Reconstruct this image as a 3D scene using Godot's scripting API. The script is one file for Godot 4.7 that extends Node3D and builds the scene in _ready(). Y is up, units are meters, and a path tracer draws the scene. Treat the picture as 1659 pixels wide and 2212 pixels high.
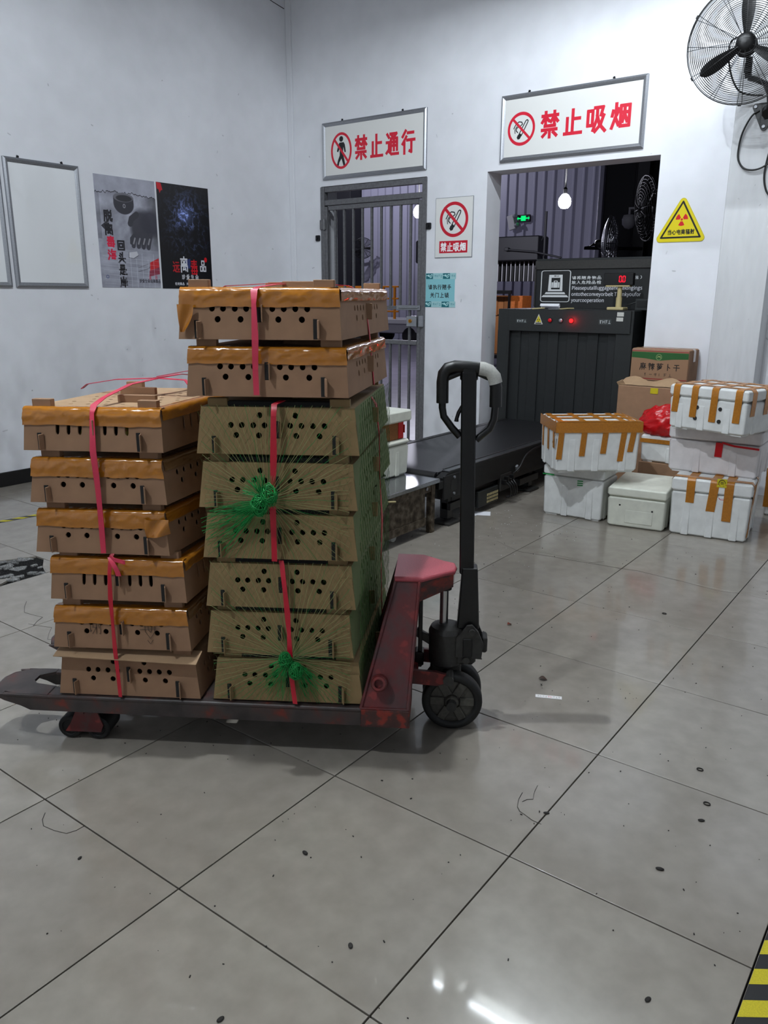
extends Node3D
# A freight room: two stacks of poultry cartons on a red pallet truck, foam boxes, a baggage scanner and a barred gate to a hall.

const ANG := 0.563741          # heading of the pallet truck, radians about y
const ES := Vector3(0.845262, 0, -0.534352)   # along the forks, towards the handle
const EN := Vector3(0.534352, 0, 0.845262)    # across the forks, towards the room
const WZ := -5.233             # face of the back wall
const WX := -3.25              # face of the left wall
const ROOM_H := 5.2

var M := {}
var rng := RandomNumberGenerator.new()
var taken := {}


class MB:
	var v := PackedVector3Array()
	var n := PackedVector3Array()
	var t := PackedVector2Array()

	func one(p: Vector3, m: Vector3, u = null) -> void:
		v.append(p)
		n.append(m)
		if u != null:
			t.append(u)
		else:
			var a := m.abs()
			if a.z >= a.x and a.z >= a.y:
				t.append(Vector2(p.x, p.y))
			elif a.x >= a.y:
				t.append(Vector2(p.z, p.y))
			else:
				t.append(Vector2(p.x, p.z))

	func tri(a: Vector3, b: Vector3, c: Vector3) -> void:      # counter-clockwise seen from outside
		var m := (b - a).cross(c - a)
		if m.length_squared() < 1e-18:
			return
		m = m.normalized()
		one(a, m); one(c, m); one(b, m)

	func quad(a: Vector3, b: Vector3, c: Vector3, d: Vector3) -> void:
		tri(a, b, c)
		tri(a, c, d)

	func trin(a: Vector3, b: Vector3, c: Vector3, na: Vector3, nb: Vector3, nc: Vector3) -> void:
		one(a, na); one(c, nc); one(b, nb)

	func quadn(a: Vector3, b: Vector3, c: Vector3, d: Vector3, na: Vector3, nb: Vector3, nc: Vector3, nd: Vector3) -> void:
		trin(a, b, c, na, nb, nc)
		trin(a, c, d, na, nc, nd)

	func uvquad(a: Vector3, b: Vector3, c: Vector3, d: Vector3) -> void:   # a lower left, counter-clockwise; picture upright
		var m := (b - a).cross(c - a).normalized()
		one(a, m, Vector2(0, 1)); one(c, m, Vector2(1, 0)); one(b, m, Vector2(1, 1))
		one(a, m, Vector2(0, 1)); one(d, m, Vector2(0, 0)); one(c, m, Vector2(1, 0))

	func box(c: Vector3, s: Vector3, r := 0.0, b := Basis(), top := 1.0, topz := -1.0) -> void:   # top: how wide the top is against the bottom
		var h := s * 0.5
		if topz < 0.0:
			topz = top
		r = minf(r, minf(h.x, minf(h.y, h.z)) * 0.98)
		var ax := [Vector3(1, 0, 0), Vector3(0, 1, 0), Vector3(0, 0, 1)]
		var at := func(x: float, y: float, z: float) -> Vector3:
			var f := 0.5 + 0.5 * y / h.y
			return c + b * Vector3(x * lerpf(1.0, top, f), y, z * lerpf(1.0, topz, f))
		for i in 3:
			for sg in [-1.0, 1.0]:
				var j := (i + 1) % 3
				var k := (i + 2) % 3
				var q := []
				for p in [[-1, -1], [1, -1], [1, 1], [-1, 1]]:
					var w := Vector3()
					w[i] = h[i] * sg
					w[j] = (h[j] - r) * p[0]
					w[k] = (h[k] - r) * p[1]
					q.append(at.call(w.x, w.y, w.z))
				if sg > 0:
					quad(q[0], q[1], q[2], q[3])
				else:
					quad(q[3], q[2], q[1], q[0])
		if r <= 0.0:
			return
		for i in 3:
			var j := (i + 1) % 3
			var k := (i + 2) % 3
			for sj in [-1.0, 1.0]:
				for sk in [-1.0, 1.0]:
					var q := []
					for e in [[-1.0, 0], [1.0, 0], [1.0, 1], [-1.0, 1]]:
						var w := Vector3()
						w[i] = (h[i] - r) * e[0]
						w[j] = (h[j] if e[1] == 0 else h[j] - r) * sj
						w[k] = (h[k] - r if e[1] == 0 else h[k]) * sk
						q.append(at.call(w.x, w.y, w.z))
					var nj: Vector3 = b * (ax[j] * sj)
					var nk: Vector3 = b * (ax[k] * sk)
					if sj * sk > 0:
						quadn(q[0], q[3], q[2], q[1], nj, nk, nk, nj)
						# orientation is corrected below through the normals
					else:
						quadn(q[0], q[1], q[2], q[3], nj, nj, nk, nk)
		for sx in [-1.0, 1.0]:
			for sy in [-1.0, 1.0]:
				for sz in [-1.0, 1.0]:
					var a: Vector3 = at.call(h.x * sx, (h.y - r) * sy, (h.z - r) * sz)
					var d: Vector3 = at.call((h.x - r) * sx, h.y * sy, (h.z - r) * sz)
					var e: Vector3 = at.call((h.x - r) * sx, (h.y - r) * sy, h.z * sz)
					var na: Vector3 = b * Vector3(sx, 0, 0)
					var nd: Vector3 = b * Vector3(0, sy, 0)
					var ne: Vector3 = b * Vector3(0, 0, sz)
					if sx * sy * sz > 0:
						trin(a, d, e, na, nd, ne)
					else:
						trin(a, e, d, na, ne, nd)

	func tube(p: Array, r, seg := 8, caps := true, closed := false) -> void:   # r: a number, or one per point
		var rings := []
		var outs := []
		var m := p.size()
		var prev := Vector3.ZERO
		for i in m:
			var a: Vector3 = p[(i - 1 + m) % m] if closed or i > 0 else p[i]
			var b: Vector3 = p[(i + 1) % m] if closed or i < m - 1 else p[i]
			var d := (b - a).normalized()
			var s := prev
			if s == Vector3.ZERO:
				s = d.cross(Vector3.UP)
				if s.length() < 0.05:
					s = d.cross(Vector3.RIGHT)
			s = (s - d * s.dot(d)).normalized()
			prev = s
			var w := d.cross(s)
			var rr: float = r[i] if r is Array else r
			var ring := []
			var out := []
			for k in seg:
				var g := TAU * k / seg
				var o := s * cos(g) + w * sin(g)
				ring.append(p[i] + o * rr)
				out.append(o)
			rings.append(ring)
			outs.append(out)
		for i in (m if closed else m - 1):
			var j := (i + 1) % m
			for k in seg:
				var l := (k + 1) % seg
				quadn(rings[i][k], rings[i][l], rings[j][l], rings[j][k], outs[i][k], outs[i][l], outs[j][l], outs[j][k])
		if caps and not closed:
			for k in range(1, seg - 1):
				tri(rings[0][0], rings[0][k + 1], rings[0][k])
				tri(rings[m - 1][0], rings[m - 1][k], rings[m - 1][k + 1])

	func lathe(prof: Array, seg: int, xf := Transform3D(), smooth := false) -> void:   # prof: Vector2(radius, y) from bottom to top outside
		for i in prof.size() - 1:
			var a: Vector2 = prof[i]
			var b: Vector2 = prof[i + 1]
			var d := b - a
			var nn := Vector2(d.y, -d.x).normalized()
			var n0 := nn
			var n1 := nn
			if smooth:
				if i > 0:
					var e: Vector2 = prof[i] - prof[i - 1]
					n0 = (nn + Vector2(e.y, -e.x).normalized()).normalized()
				if i < prof.size() - 2:
					var e2: Vector2 = prof[i + 2] - prof[i + 1]
					n1 = (nn + Vector2(e2.y, -e2.x).normalized()).normalized()
			for k in seg:
				var g := TAU * k / seg
				var g2 := TAU * (k + 1) / seg
				var c := Vector3(cos(g), 0, -sin(g))
				var c2 := Vector3(cos(g2), 0, -sin(g2))
				var up := Vector3.UP
				quadn(xf * (c * a.x + up * a.y), xf * (c2 * a.x + up * a.y), xf * (c2 * b.x + up * b.y), xf * (c * b.x + up * b.y),
					(xf.basis * (c * n0.x + up * n0.y)).normalized(), (xf.basis * (c2 * n0.x + up * n0.y)).normalized(), (xf.basis * (c2 * n1.x + up * n1.y)).normalized(), (xf.basis * (c * n1.x + up * n1.y)).normalized())

	func prism(poly: PackedVector2Array, z0: float, z1: float, xf := Transform3D()) -> void:
		if Geometry2D.is_polygon_clockwise(poly):
			poly.reverse()
		# is_polygon_clockwise reads y down; make sure the area is positive with y up
		var area := 0.0
		for i in poly.size():
			var a := poly[i]
			var b := poly[(i + 1) % poly.size()]
			area += a.x * b.y - b.x * a.y
		if area < 0.0:
			poly.reverse()
		var tr := Geometry2D.triangulate_polygon(poly)
		for i in range(0, tr.size(), 3):
			var a := poly[tr[i]]
			var b := poly[tr[i + 1]]
			var c := poly[tr[i + 2]]
			if (b - a).cross(c - a) < 0.0:
				var w := b
				b = c
				c = w
			tri(xf * Vector3(a.x, a.y, z1), xf * Vector3(b.x, b.y, z1), xf * Vector3(c.x, c.y, z1))
			tri(xf * Vector3(a.x, a.y, z0), xf * Vector3(c.x, c.y, z0), xf * Vector3(b.x, b.y, z0))
		for i in poly.size():
			var a := poly[i]
			var b := poly[(i + 1) % poly.size()]
			quad(xf * Vector3(a.x, a.y, z0), xf * Vector3(b.x, b.y, z0), xf * Vector3(b.x, b.y, z1), xf * Vector3(a.x, a.y, z1))

	func ribbon(p: Array, sides, th := 0.001, lift = null) -> void:   # a strip along p, sides: half width vector (or one per point)
		for i in p.size() - 1:
			var s0: Vector3 = sides[i] if sides is Array else sides
			var s1: Vector3 = sides[i + 1] if sides is Array else sides
			var d: Vector3 = p[i + 1] - p[i]
			var up: Vector3 = s0.cross(d).normalized() * th
			var d1: Vector3 = p[i + 2] - p[i + 1] if i + 2 < p.size() else d
			var d0: Vector3 = p[i] - p[i - 1] if i > 0 else d
			var u0: Vector3 = (up + s0.cross(d0).normalized() * th) * 0.5
			var u1: Vector3 = (up + s1.cross(d1).normalized() * th) * 0.5
			var a: Vector3 = p[i] - s0
			var b: Vector3 = p[i] + s0
			var c: Vector3 = p[i + 1] + s1
			var e: Vector3 = p[i + 1] - s1
			quadn(a + u0, b + u0, c + u1, e + u1, u0.normalized(), u0.normalized(), u1.normalized(), u1.normalized())
			quadn(e - u1, c - u1, b - u0, a - u0, -u1.normalized(), -u1.normalized(), -u0.normalized(), -u0.normalized())
			quad(b - u0, c - u1, c + u1, b + u0)
			quad(e - u1, a - u0, a + u0, e + u1)

	func perf(o: Vector3, ux: Vector3, uy: Vector3, w: float, h: float, holes: Array, taper := 1.0) -> void:   # a board with holes [x, y, rx, ry]; o is the middle of its lower edge, x from there
		var nn := ux.cross(uy).normalized()
		var at := func(x: float, y: float) -> Vector3:
			return o + ux * (x * lerpf(1.0, taper, y / h)) + uy * y
		var rows := {}
		for g in holes:
			var key := int(round(g[1] * 1000.0))
			if not rows.has(key):
				rows[key] = []
			rows[key].append(g)
		var keys := rows.keys()
		keys.sort()
		var cur := 0.0
		for key in keys:
			var row: Array = rows[key]
			row.sort_custom(func(a, b): return a[0] < b[0])
			var y: float = row[0][1]
			var y0: float = y - row[0][3] - 0.0015
			var y1: float = y + row[0][3] + 0.0015
			if y0 > cur:
				quad(at.call(-w / 2, cur), at.call(w / 2, cur), at.call(w / 2, y0), at.call(-w / 2, y0))
			var x := -w / 2
			for g in row:
				var hx: float = g[2] + 0.0015
				var hy: float = g[3] + 0.0015
				var xa: float = g[0] - hx
				quad(at.call(x, y0), at.call(xa, y0), at.call(xa, y1), at.call(x, y1))
				for k in 16:
					var pts := []
					for q in [k, k + 1]:
						var e: float = TAU * q / 16.0
						var ce := cos(e)
						var se := sin(e)
						var mx := maxf(absf(ce), absf(se))
						var sy := se
						if g[3] > g[2] * 1.3:
							sy = signf(se) * sqrt(absf(se))
						pts.append(at.call(g[0] + g[2] * ce, y + g[3] * sy))
						pts.append(at.call(g[0] + hx * ce / mx, y + hy * se / mx))
					quad(pts[0], pts[1], pts[3], pts[2])
					quad(pts[2], pts[2] - nn * 0.004, pts[0] - nn * 0.004, pts[0])
				x = g[0] + hx
			quad(at.call(x, y0), at.call(w / 2, y0), at.call(w / 2, y1), at.call(x, y1))
			cur = y1
		quad(at.call(-w / 2, cur), at.call(w / 2, cur), at.call(w / 2, h), at.call(-w / 2, h))

	func shear(k: float, z0: float) -> MB:      # rack the shape: the further behind z0, the further to +x
		for i in v.size():
			v[i].x += k * (z0 - v[i].z)
			n[i] = Vector3(n[i].x, n[i].y, n[i].z + k * n[i].x).normalized()
		return self

	func done() -> ArrayMesh:
		var a := []
		a.resize(Mesh.ARRAY_MAX)
		a[Mesh.ARRAY_VERTEX] = v
		a[Mesh.ARRAY_NORMAL] = n
		a[Mesh.ARRAY_TEX_UV] = t
		var m := ArrayMesh.new()
		m.add_surface_from_arrays(Mesh.PRIMITIVE_TRIANGLES, a)
		return m


func numbered(called: String) -> String:
	var k: int = taken.get(called, 0)
	taken[called] = k + 1
	return called if k == 0 else "%s_%03d" % [called, k]


func tag(o: Node, label: String, category: String, group := "", kind := "") -> Node:
	if label:
		o.set_meta("label", label)
	if category:
		o.set_meta("category", category)
	if group:
		o.set_meta("group", group)
	if kind:
		o.set_meta("kind", kind)
	return o


func thing(called: String, label: String, category: String, at := Vector3.ZERO, turn := 0.0, group := "") -> Node3D:
	var o := Node3D.new()
	o.name = numbered(called)
	add_child(o)
	o.position = at
	o.rotation.y = turn
	tag(o, label, category, group)
	return o


func part(called: String, shape, m: Material, parent: Node, label := "", kind := "") -> MeshInstance3D:
	var o := MeshInstance3D.new()
	o.name = called
	o.mesh = shape.done() if shape is MB else shape
	o.material_override = m
	parent.add_child(o, true)
	if label:
		o.set_meta("label", label)
	if kind:
		o.set_meta("kind", kind)
	return o


func single(called: String, shape, m: Material, label: String, category: String, group := "", kind := "", at := Vector3.ZERO, turn := 0.0) -> MeshInstance3D:
	var o := part(numbered(called), shape, m, self)
	o.position = at
	o.rotation.y = turn
	tag(o, label, category, group, kind)
	return o


func struct(called: String, shape, m: Material, label := "", category := "") -> MeshInstance3D:
	var o := part(called, shape, m, self)
	o.set_meta("kind", "structure")
	tag(o, label, category)
	return o


func noise(freq: float, octaves := 4, seed_ := 1, type := FastNoiseLite.TYPE_SIMPLEX_SMOOTH) -> FastNoiseLite:
	var f := FastNoiseLite.new()
	f.noise_type = type
	f.frequency = freq
	f.fractal_octaves = octaves
	f.seed = seed_
	return f


func ntex(freq: float, lo: Color, hi: Color, octaves := 4, seed_ := 1, size := 512, mid := -1.0, cmid := Color.WHITE) -> NoiseTexture2D:
	var x := NoiseTexture2D.new()
	x.width = size
	x.height = size
	x.seamless = true
	x.noise = noise(freq, octaves, seed_)
	var g := Gradient.new()
	g.set_color(0, lo)
	g.set_color(1, hi)
	if mid > 0.0:
		g.add_point(mid, cmid)
	x.color_ramp = g
	return x


func mat(called: String, c: Color, rough := 0.7, metal := 0.0, tex: Texture2D = null, scale := 1.0, bump := 0.0, bump_tex: Texture2D = null, world := false) -> StandardMaterial3D:
	var m := StandardMaterial3D.new()
	m.resource_name = called
	m.albedo_color = c
	m.roughness = rough
	m.metallic = metal
	if tex or bump_tex:
		m.uv1_triplanar = true
		m.uv1_world_triplanar = world
		m.uv1_scale = Vector3.ONE * scale
	if tex:
		m.albedo_texture = tex
	if bump_tex:
		m.heightmap_enabled = true
		m.heightmap_texture = bump_tex
		m.heightmap_scale = bump
	M[called] = m
	return m


# ---- lettering: each character as strokes on a 21 by 21 grid, a = 0 ... u = 20, x then y from the top ----
const GLYPH := {
	"禁": "bdjd fafj fdbi fejh ldtd papj pdli peti elql boso koku gqct oqst", "止": "kbkt kisi ehet btut",
	"通": "ccff bjfj fjfp fpbs eqjtut hcrc rcnf jdmf igiq igsg sgsq ijsj imsm ngnq", "行": "gbbg hgbm ekeu jdsd ijuj pjptms",
	"吸": "begegpbpbe icrc lclkht rcpi rjsi sippju liopuu", "烟": "cgbk ifgj fbfkbt fmir kdtdtskskd miri ofoimp ojrp",
	"当": "kakg ddfg rcog cisi sist cnsn ctst", "心": "cjbp ghgqjtotqp kdlh qhtm", "电": "cesesmcmce cisi kbkrmtstsp",
	"离": "kakc bdsd hfnj nfhj dfdkrkrf cmcu cmsm smst kkhr hrnq moos", "辐": "bdjd fbcj cjjj ghgu bojn lctc mfsfsjmjmf lmumutltlm lpup pmpt",
	"射": "faed dddm ddjd jdjt dgjg djjj bmkm jmct mfuf rbrtos niom", "请": "ccff bifi fifr frip jdtd kgsg ijuj oboj kmku kmsm smst kpsp krsr",
	"执": "bfhf fbftds bmhk igrg mbmiit rgrqttup jknn", "随": "bbbu bcgceigmdo hdif gjij ijip hrktut kdud obkj mgmq mgsg sgsq mjsj mmsm",
	"手": "pbed diri bmtm kdktgs", "关": "fbif pbmf dgrg bktk kgjmbu klsu", "门": "ebge cfcu idsd sdstps", "上": "kbkt kisi btut",
	"锁": "ebbh dfif cjij bnin fjftjq papg lcmf tcrf lilq liti titq pkopku pquu", "将": "fbfu ceeh bpfm maig mcsc scik lfmh hmum qjqtns komr",
	"身": "kaid dfdf fdfn fdpd pdpumt fgpg fjpj cnpn tict", "物": "dcbh cgig bmil fbfu mbij lftf tfsrpt ofio rfjt",
	"品": "gboboigigb blilitbtbl mltlttmtml", "包": "gabh fese serono eimimnen eiergtttto", "小": "kbkths fgbo pgto",
	"放": "ebfd bfjf ffenbt ekikisgs nbkj lgug sgpoju ljopuu", "入": "hbkd kdhnbu kdoouu", "危": "iadg hdnd ndlg cgtg egdobu ikpkppno ikirktstsp",
	"险": "bbbu bcgceigmdo oaih oauh lhrh kklp ojpo tkqr jtut", "检": "bfjf fbfu ffbn fhjl oaih oauh lhrh kklp ojpo tkqr jtut",
	"脱": "cccmbu cchc hcht cghg clhl kbme sbqe lfsfsklklf nkmpju qkqsttup", "毒": "ccrc dfqf bisi kaki ekds ekrk rkqtos boto dsrs klkn kpkr",
	"海": "ccee bhdj btfl laig keue likr lisi sirs hnun krsr ojol oopq", "回": "ccscstctcc ghohoogogh", "头": "gcjf eghj bmtm malmbu losu",
	"是": "fbpbpififb fepe bktk kkks koro fmcu eqjtut", "岸": "kakg dcdg dgrg rcrg djtj ejbu hmsm gqtq nmnu", "月": "fbfmcu fbpb pbpums fhph fnpn",
	"日": "ebpbpteteb ekpk", "珍": "bdid bkik bsiq fdfr oajh oaui pgkk qkkp rnju", "爱": "qaec edfg jcjf pdng bhbj bhth thsj dlql ijgpbu hnqnnreu jptu",
	"生": "fbci egsg dmrm lblt btut", "命": "kabi kati gioi dljljrdrdl mlmu mlsl slsrqr", "远": "ccff bjfj fjfp fpbs eqjtut jdsd hiui lilnir pipprquo",
	"拒": "bfhf fbftds bmhk kckt kcuc ktut khshsnkn", "绝": "gbchghcnhm bsip najg mdsdqh khththtmkm ohom khkrmtutuq", "共": "bfsf gbgm obom bmtm hocu nosu",
	"创": "habi hamh ejkjkoio ejesgtltlq odoo tbttqs", "平": "ccsc ffhj pfnj bltl kcku", "安": "kakd bdbg bdtd tdsg jfgnqt ojkqcu bktk", "广": "kakd ddtd edelbu",
	"铁": "ebbh dfif cjij bnin fjftjq nblh lftf klul pbplju pmuu", "麻": "kakc cctc dcdlau fhkh ififiu ihfo ijkn mhth pfpu phlp pjup",
	"辣": "fafc bcjc deef iehg bhjh clil fhfu ldud pbpu mgtgtlmlmg pllr pltr", "萝": "bcuc gage oaoe dgrgrldldg igil mgml jkeq inqneu jphr", "卜": "jbju jhqm", "干": "ddrd bktk kdku",
	"谢": "cbde bhdh dhdr drfp jaic hchm hcmc mcmt hfmf himi gmnm mmgt ogug scstqs pjqn", "一": "bktk", "青": "bdtd dgrg bjtj kakj fmfu fmpm pmpu fppp frpr", "瓜": "qaec ecelbu kckr krpp mcpmuu oomr",
	"0": "gchbmbncnrmshsgrgc", "(": "obkgkool", ")": "gbkgkogt",
}


class Pic:
	var im: Image
	var w: int
	var h: int
	var px := 1.0

	func _init(ww: int, hh: int, c: Color) -> void:
		w = ww
		h = hh
		im = Image.create(w, h, false, Image.FORMAT_RGB8)
		im.fill(c)

	func put(x: int, y: int, c: Color, a: float) -> void:
		if a <= 0.0 or x < 0 or y < 0 or x >= w or y >= h:
			return
		im.set_pixel(x, y, im.get_pixel(x, y).lerp(c, minf(a, 1.0)))

	func line(a: Vector2, b: Vector2, r: float, c: Color, alpha := 1.0, square := true) -> void:
		var d := b - a
		var l := d.length()
		var u := d / l if l > 0.001 else Vector2(1, 0)
		var e := r * 0.75 if square else 0.0
		for y in range(maxi(0, int(minf(a.y, b.y) - r - 2)), mini(h, int(maxf(a.y, b.y) + r + 3))):
			for x in range(maxi(0, int(minf(a.x, b.x) - r - 2)), mini(w, int(maxf(a.x, b.x) + r + 3))):
				var p := Vector2(x + 0.5, y + 0.5) - a
				var s := p.dot(u)
				var k := absf(p.cross(u))
				var q := 0.0
				if square:
					q = minf(r - k, minf(s + e, l + e - s))
				else:
					q = r - (p - u * clampf(s, 0.0, l)).length()
				put(x, y, c, (q + 0.5) * alpha)

	func path(pts: Array, r: float, c: Color, alpha := 1.0) -> void:
		for i in pts.size() - 1:
			line(pts[i], pts[i + 1], r, c, alpha, false)

	func ell(m: Vector2, rx: float, ry: float, c: Color, alpha := 1.0, soft := 1.0) -> void:
		for y in range(maxi(0, int(m.y - ry - 2 - soft)), mini(h, int(m.y + ry + 3 + soft))):
			for x in range(maxi(0, int(m.x - rx - 2 - soft)), mini(w, int(m.x + rx + 3 + soft))):
				var d := Vector2((x + 0.5 - m.x) / rx, (y + 0.5 - m.y) / ry).length()
				put(x, y, c, clampf((1.0 - d) * minf(rx, ry) / soft + 0.5, 0.0, 1.0) * alpha)

	func ring(m: Vector2, rx: float, ry: float, t: float, c: Color) -> void:
		var last := m + Vector2(rx, 0)
		for i in range(1, 65):
			var g := TAU * i / 64.0
			var p := m + Vector2(rx * cos(g), ry * sin(g))
			line(last, p, t, c, 1.0, false)
			last = p

	func poly(pts: PackedVector2Array, c: Color, alpha := 1.0) -> void:
		var lo := pts[0]
		var hi := pts[0]
		for p in pts:
			lo = lo.min(p)
			hi = hi.max(p)
		for y in range(maxi(0, int(lo.y)), mini(h, int(hi.y) + 1)):
			for x in range(maxi(0, int(lo.x)), mini(w, int(hi.x) + 1)):
				var k := 0
				for o in [Vector2(0.25, 0.25), Vector2(0.75, 0.25), Vector2(0.25, 0.75), Vector2(0.75, 0.75)]:
					if Geometry2D.is_point_in_polygon(Vector2(x, y) + o, pts):
						k += 1
				put(x, y, c, k * 0.25 * alpha)

	func rect(x: float, y: float, ww: float, hh: float, c: Color, alpha := 1.0) -> void:
		for j in range(int(y), int(y + hh)):
			for i in range(int(x), int(x + ww)):
				put(i, j, c, alpha)

	func glyph(s: String, x: float, y: float, cw: float, ch: float, weight: float, c: Color, wild := 0.0) -> void:   # x, y: upper left of the cell
		var k := 0
		for st in s.split(" "):
			var pts := []
			for i in range(0, st.length() - 1, 2):
				k += 1
				pts.append(Vector2(x + cw * (st.unicode_at(i) - 97) / 20.0 + wild * sin(k * 2.3 + x), y + ch * (st.unicode_at(i + 1) - 97) / 20.0 + wild * cos(k * 1.7)))
			for i in pts.size() - 1:
				line(pts[i], pts[i + 1], weight, c, 1.0, wild == 0.0)

	func tex() -> ImageTexture:
		im.generate_mipmaps()
		return ImageTexture.create_from_image(im)


func write(p: Pic, text: String, x: float, y: float, cw: float, ch: float, step: float, weight: float, c: Color, down := false, wild := 0.0) -> void:
	for s in text:
		if GLYPH.has(s):
			p.glyph(GLYPH[s], x, y, cw, ch, weight, c, wild)
		if down:
			y += step
		else:
			x += step


func printed(called: String, p: Pic, rough := 0.5) -> StandardMaterial3D:
	var m := StandardMaterial3D.new()
	m.resource_name = called
	m.albedo_texture = p.tex()
	m.texture_repeat = false
	m.roughness = rough
	M[called] = m
	return m


func no_smoking(p: Pic, m: Vector2, r: float, t: float, red: Color, ink: Color) -> void:
	# cigarette with a curl of smoke, the ring and the bar over it
	var k := r / 100.0
	var at := func(x: float, y: float) -> Vector2: return m + Vector2(x, y) * k
	p.path([at.call(-16, 34), at.call(34, -50), at.call(44, -56), at.call(52, -50), at.call(50, -40), at.call(2, 46)], 3.4 * k, ink)
	p.poly(PackedVector2Array([at.call(-26, 40), at.call(-10, 28), at.call(6, 40), at.call(-8, 66), at.call(-24, 70), at.call(-34, 56)]), ink)
	p.path([at.call(-60, -6), at.call(-44, -34), at.call(-20, -48), at.call(2, -44), at.call(8, -30), at.call(-10, -18), at.call(-34, -10), at.call(-42, 8), at.call(-28, 22)], 3.4 * k, ink)
	p.path([at.call(-48, 26), at.call(-52, 4), at.call(-34, -22)], 2.6 * k, ink)
	p.ring(m, r, r, t, red)
	p.line(m + Vector2(-0.72, -0.72) * r, m + Vector2(0.72, 0.72) * r, t * 0.95, red, 1.0, false)


func materials() -> void:
	var grain := ntex(0.012, Color(0.80, 0.80, 0.80), Color(1, 1, 1), 5, 3)
	var fine := ntex(0.06, Color(0.86, 0.86, 0.86), Color(1, 1, 1), 3, 8)
	var soft := ntex(0.012, Color(0.93, 0.93, 0.93), Color(1, 1, 1), 3, 15)
	var bumps := ntex(0.05, Color(0.3, 0.3, 0.3), Color(0.7, 0.7, 0.7), 4, 12)
	var worn := ntex(0.010, Color(0.32, 0.27, 0.25), Color(1, 1, 1), 5, 21, 512, 0.5, Color(0.96, 0.92, 0.9))
	mat("white_wall", Color(0.87, 0.875, 0.89), 0.75)
	mat("grey_paint", Color(0.60, 0.61, 0.63), 0.7, 0.0, fine, 1.0)
	mat("ceiling_paint", Color(0.74, 0.75, 0.77), 0.9)
	mat("black_base", Color(0.035, 0.037, 0.04), 0.35)
	mat("grout", Color(0.06, 0.058, 0.055), 0.95)
	mat("aluminium", Color(0.66, 0.67, 0.69), 0.38, 0.75, fine, 3.0)
	mat("steel", Color(0.42, 0.43, 0.44), 0.35, 0.85, grain, 3.0)
	mat("gate_steel", Color(0.46, 0.46, 0.47), 0.45, 0.35, grain, 5.0)
	mat("stainless", Color(0.62, 0.63, 0.65), 0.16, 0.95, fine, 2.0)
	mat("dirty_stainless", Color(0.50, 0.46, 0.40), 0.5, 0.55, ntex(0.02, Color(0.30, 0.24, 0.18), Color(1, 1, 1), 5, 31), 1.6)
	mat("screw", Color(0.13, 0.13, 0.14), 0.4, 0.6)
	mat("belt", Color(0.105, 0.107, 0.115), 0.42, 0.0, fine, 4.0, 0.03, bumps)
	mat("dark_frame", Color(0.10, 0.10, 0.10), 0.55, 0.2, grain, 3.0)
	mat("black_plastic", Color(0.018, 0.018, 0.02), 0.42)
	mat("black_paint", Color(0.022, 0.022, 0.024), 0.36, 0.0, fine, 6.0)
	mat("scanner_green", Color(0.115, 0.128, 0.128), 0.5, 0.0, fine, 3.0)
	mat("curtain", Color(0.07, 0.085, 0.09), 0.6)
	mat("cardboard", Color(0.60, 0.465, 0.355), 0.85, 0.0, soft, 2.2)
	mat("netted_cardboard", Color(0.575, 0.48, 0.325), 0.85, 0.0, soft, 2.2)
	mat("netted_side", Color(0.42, 0.47, 0.30), 0.85, 0.0, soft, 2.2)
	mat("chick_down", Color(0.86, 0.78, 0.38), 0.9)
	mat("pale_cardboard", Color(0.68, 0.56, 0.43), 0.85, 0.0, soft, 2.2)
	mat("tape", Color(0.70, 0.44, 0.10), 0.2, 0.0, soft, 4.0)
	M.tape.clearcoat_enabled = true
	M.tape.clearcoat = 0.6
	M.tape.clearcoat_roughness = 0.06
	mat("thin_tape", Color(0.72, 0.46, 0.13), 0.25, 0.0, fine, 2.0)
	mat("clear_tape", Color(0.50, 0.36, 0.22), 0.10, 0.0, soft, 5.0)
	M.clear_tape.clearcoat_enabled = true
	M.clear_tape.clearcoat = 1.0
	M.clear_tape.clearcoat_roughness = 0.05
	mat("strap", Color(0.80, 0.10, 0.20), 0.4, 0.0, fine, 12.0)
	mat("strap_pink", Color(0.86, 0.22, 0.34), 0.4, 0.0, fine, 12.0)
	mat("net_green", Color(0.05, 0.55, 0.24), 0.45)
	mat("net_pale", Color(0.60, 0.62, 0.40), 0.4)
	mat("net_dark", Color(0.24, 0.42, 0.17), 0.5)
	mat("foam", Color(0.91, 0.915, 0.905), 0.6, 0.0, soft, 2.0, 0.006, bumps)
	mat("foam_yellow", Color(0.88, 0.885, 0.83), 0.5, 0.0, soft, 2.0, 0.006, bumps)
	mat("foam_pink", Color(0.88, 0.86, 0.86), 0.6, 0.0, soft, 2.0, 0.006, bumps)
	mat("hole", Color(0.12, 0.12, 0.12), 0.9)
	mat("red_tape", Color(0.78, 0.02, 0.09), 0.35)
	mat("red_bag", Color(0.72, 0.015, 0.05), 0.28)
	M.red_bag.backlight_enabled = true
	M.red_bag.backlight = Color(0.3, 0.01, 0.02)
	mat("truck_red", Color(1, 1, 1), 0.5, 0.0, ramp(0.011, [[0.0, Color(0.24, 0.17, 0.17)], [0.34, Color(0.31, 0.18, 0.18)], [0.50, Color(0.36, 0.13, 0.13)], [0.66, Color(0.38, 0.12, 0.12)], [0.74, Color(0.52, 0.17, 0.16)], [1.0, Color(0.54, 0.18, 0.17)]], 5, 23), 1.5)
	mat("head_red", Color(0.70, 0.31, 0.35), 0.5, 0.0, fine, 5.0)
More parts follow.
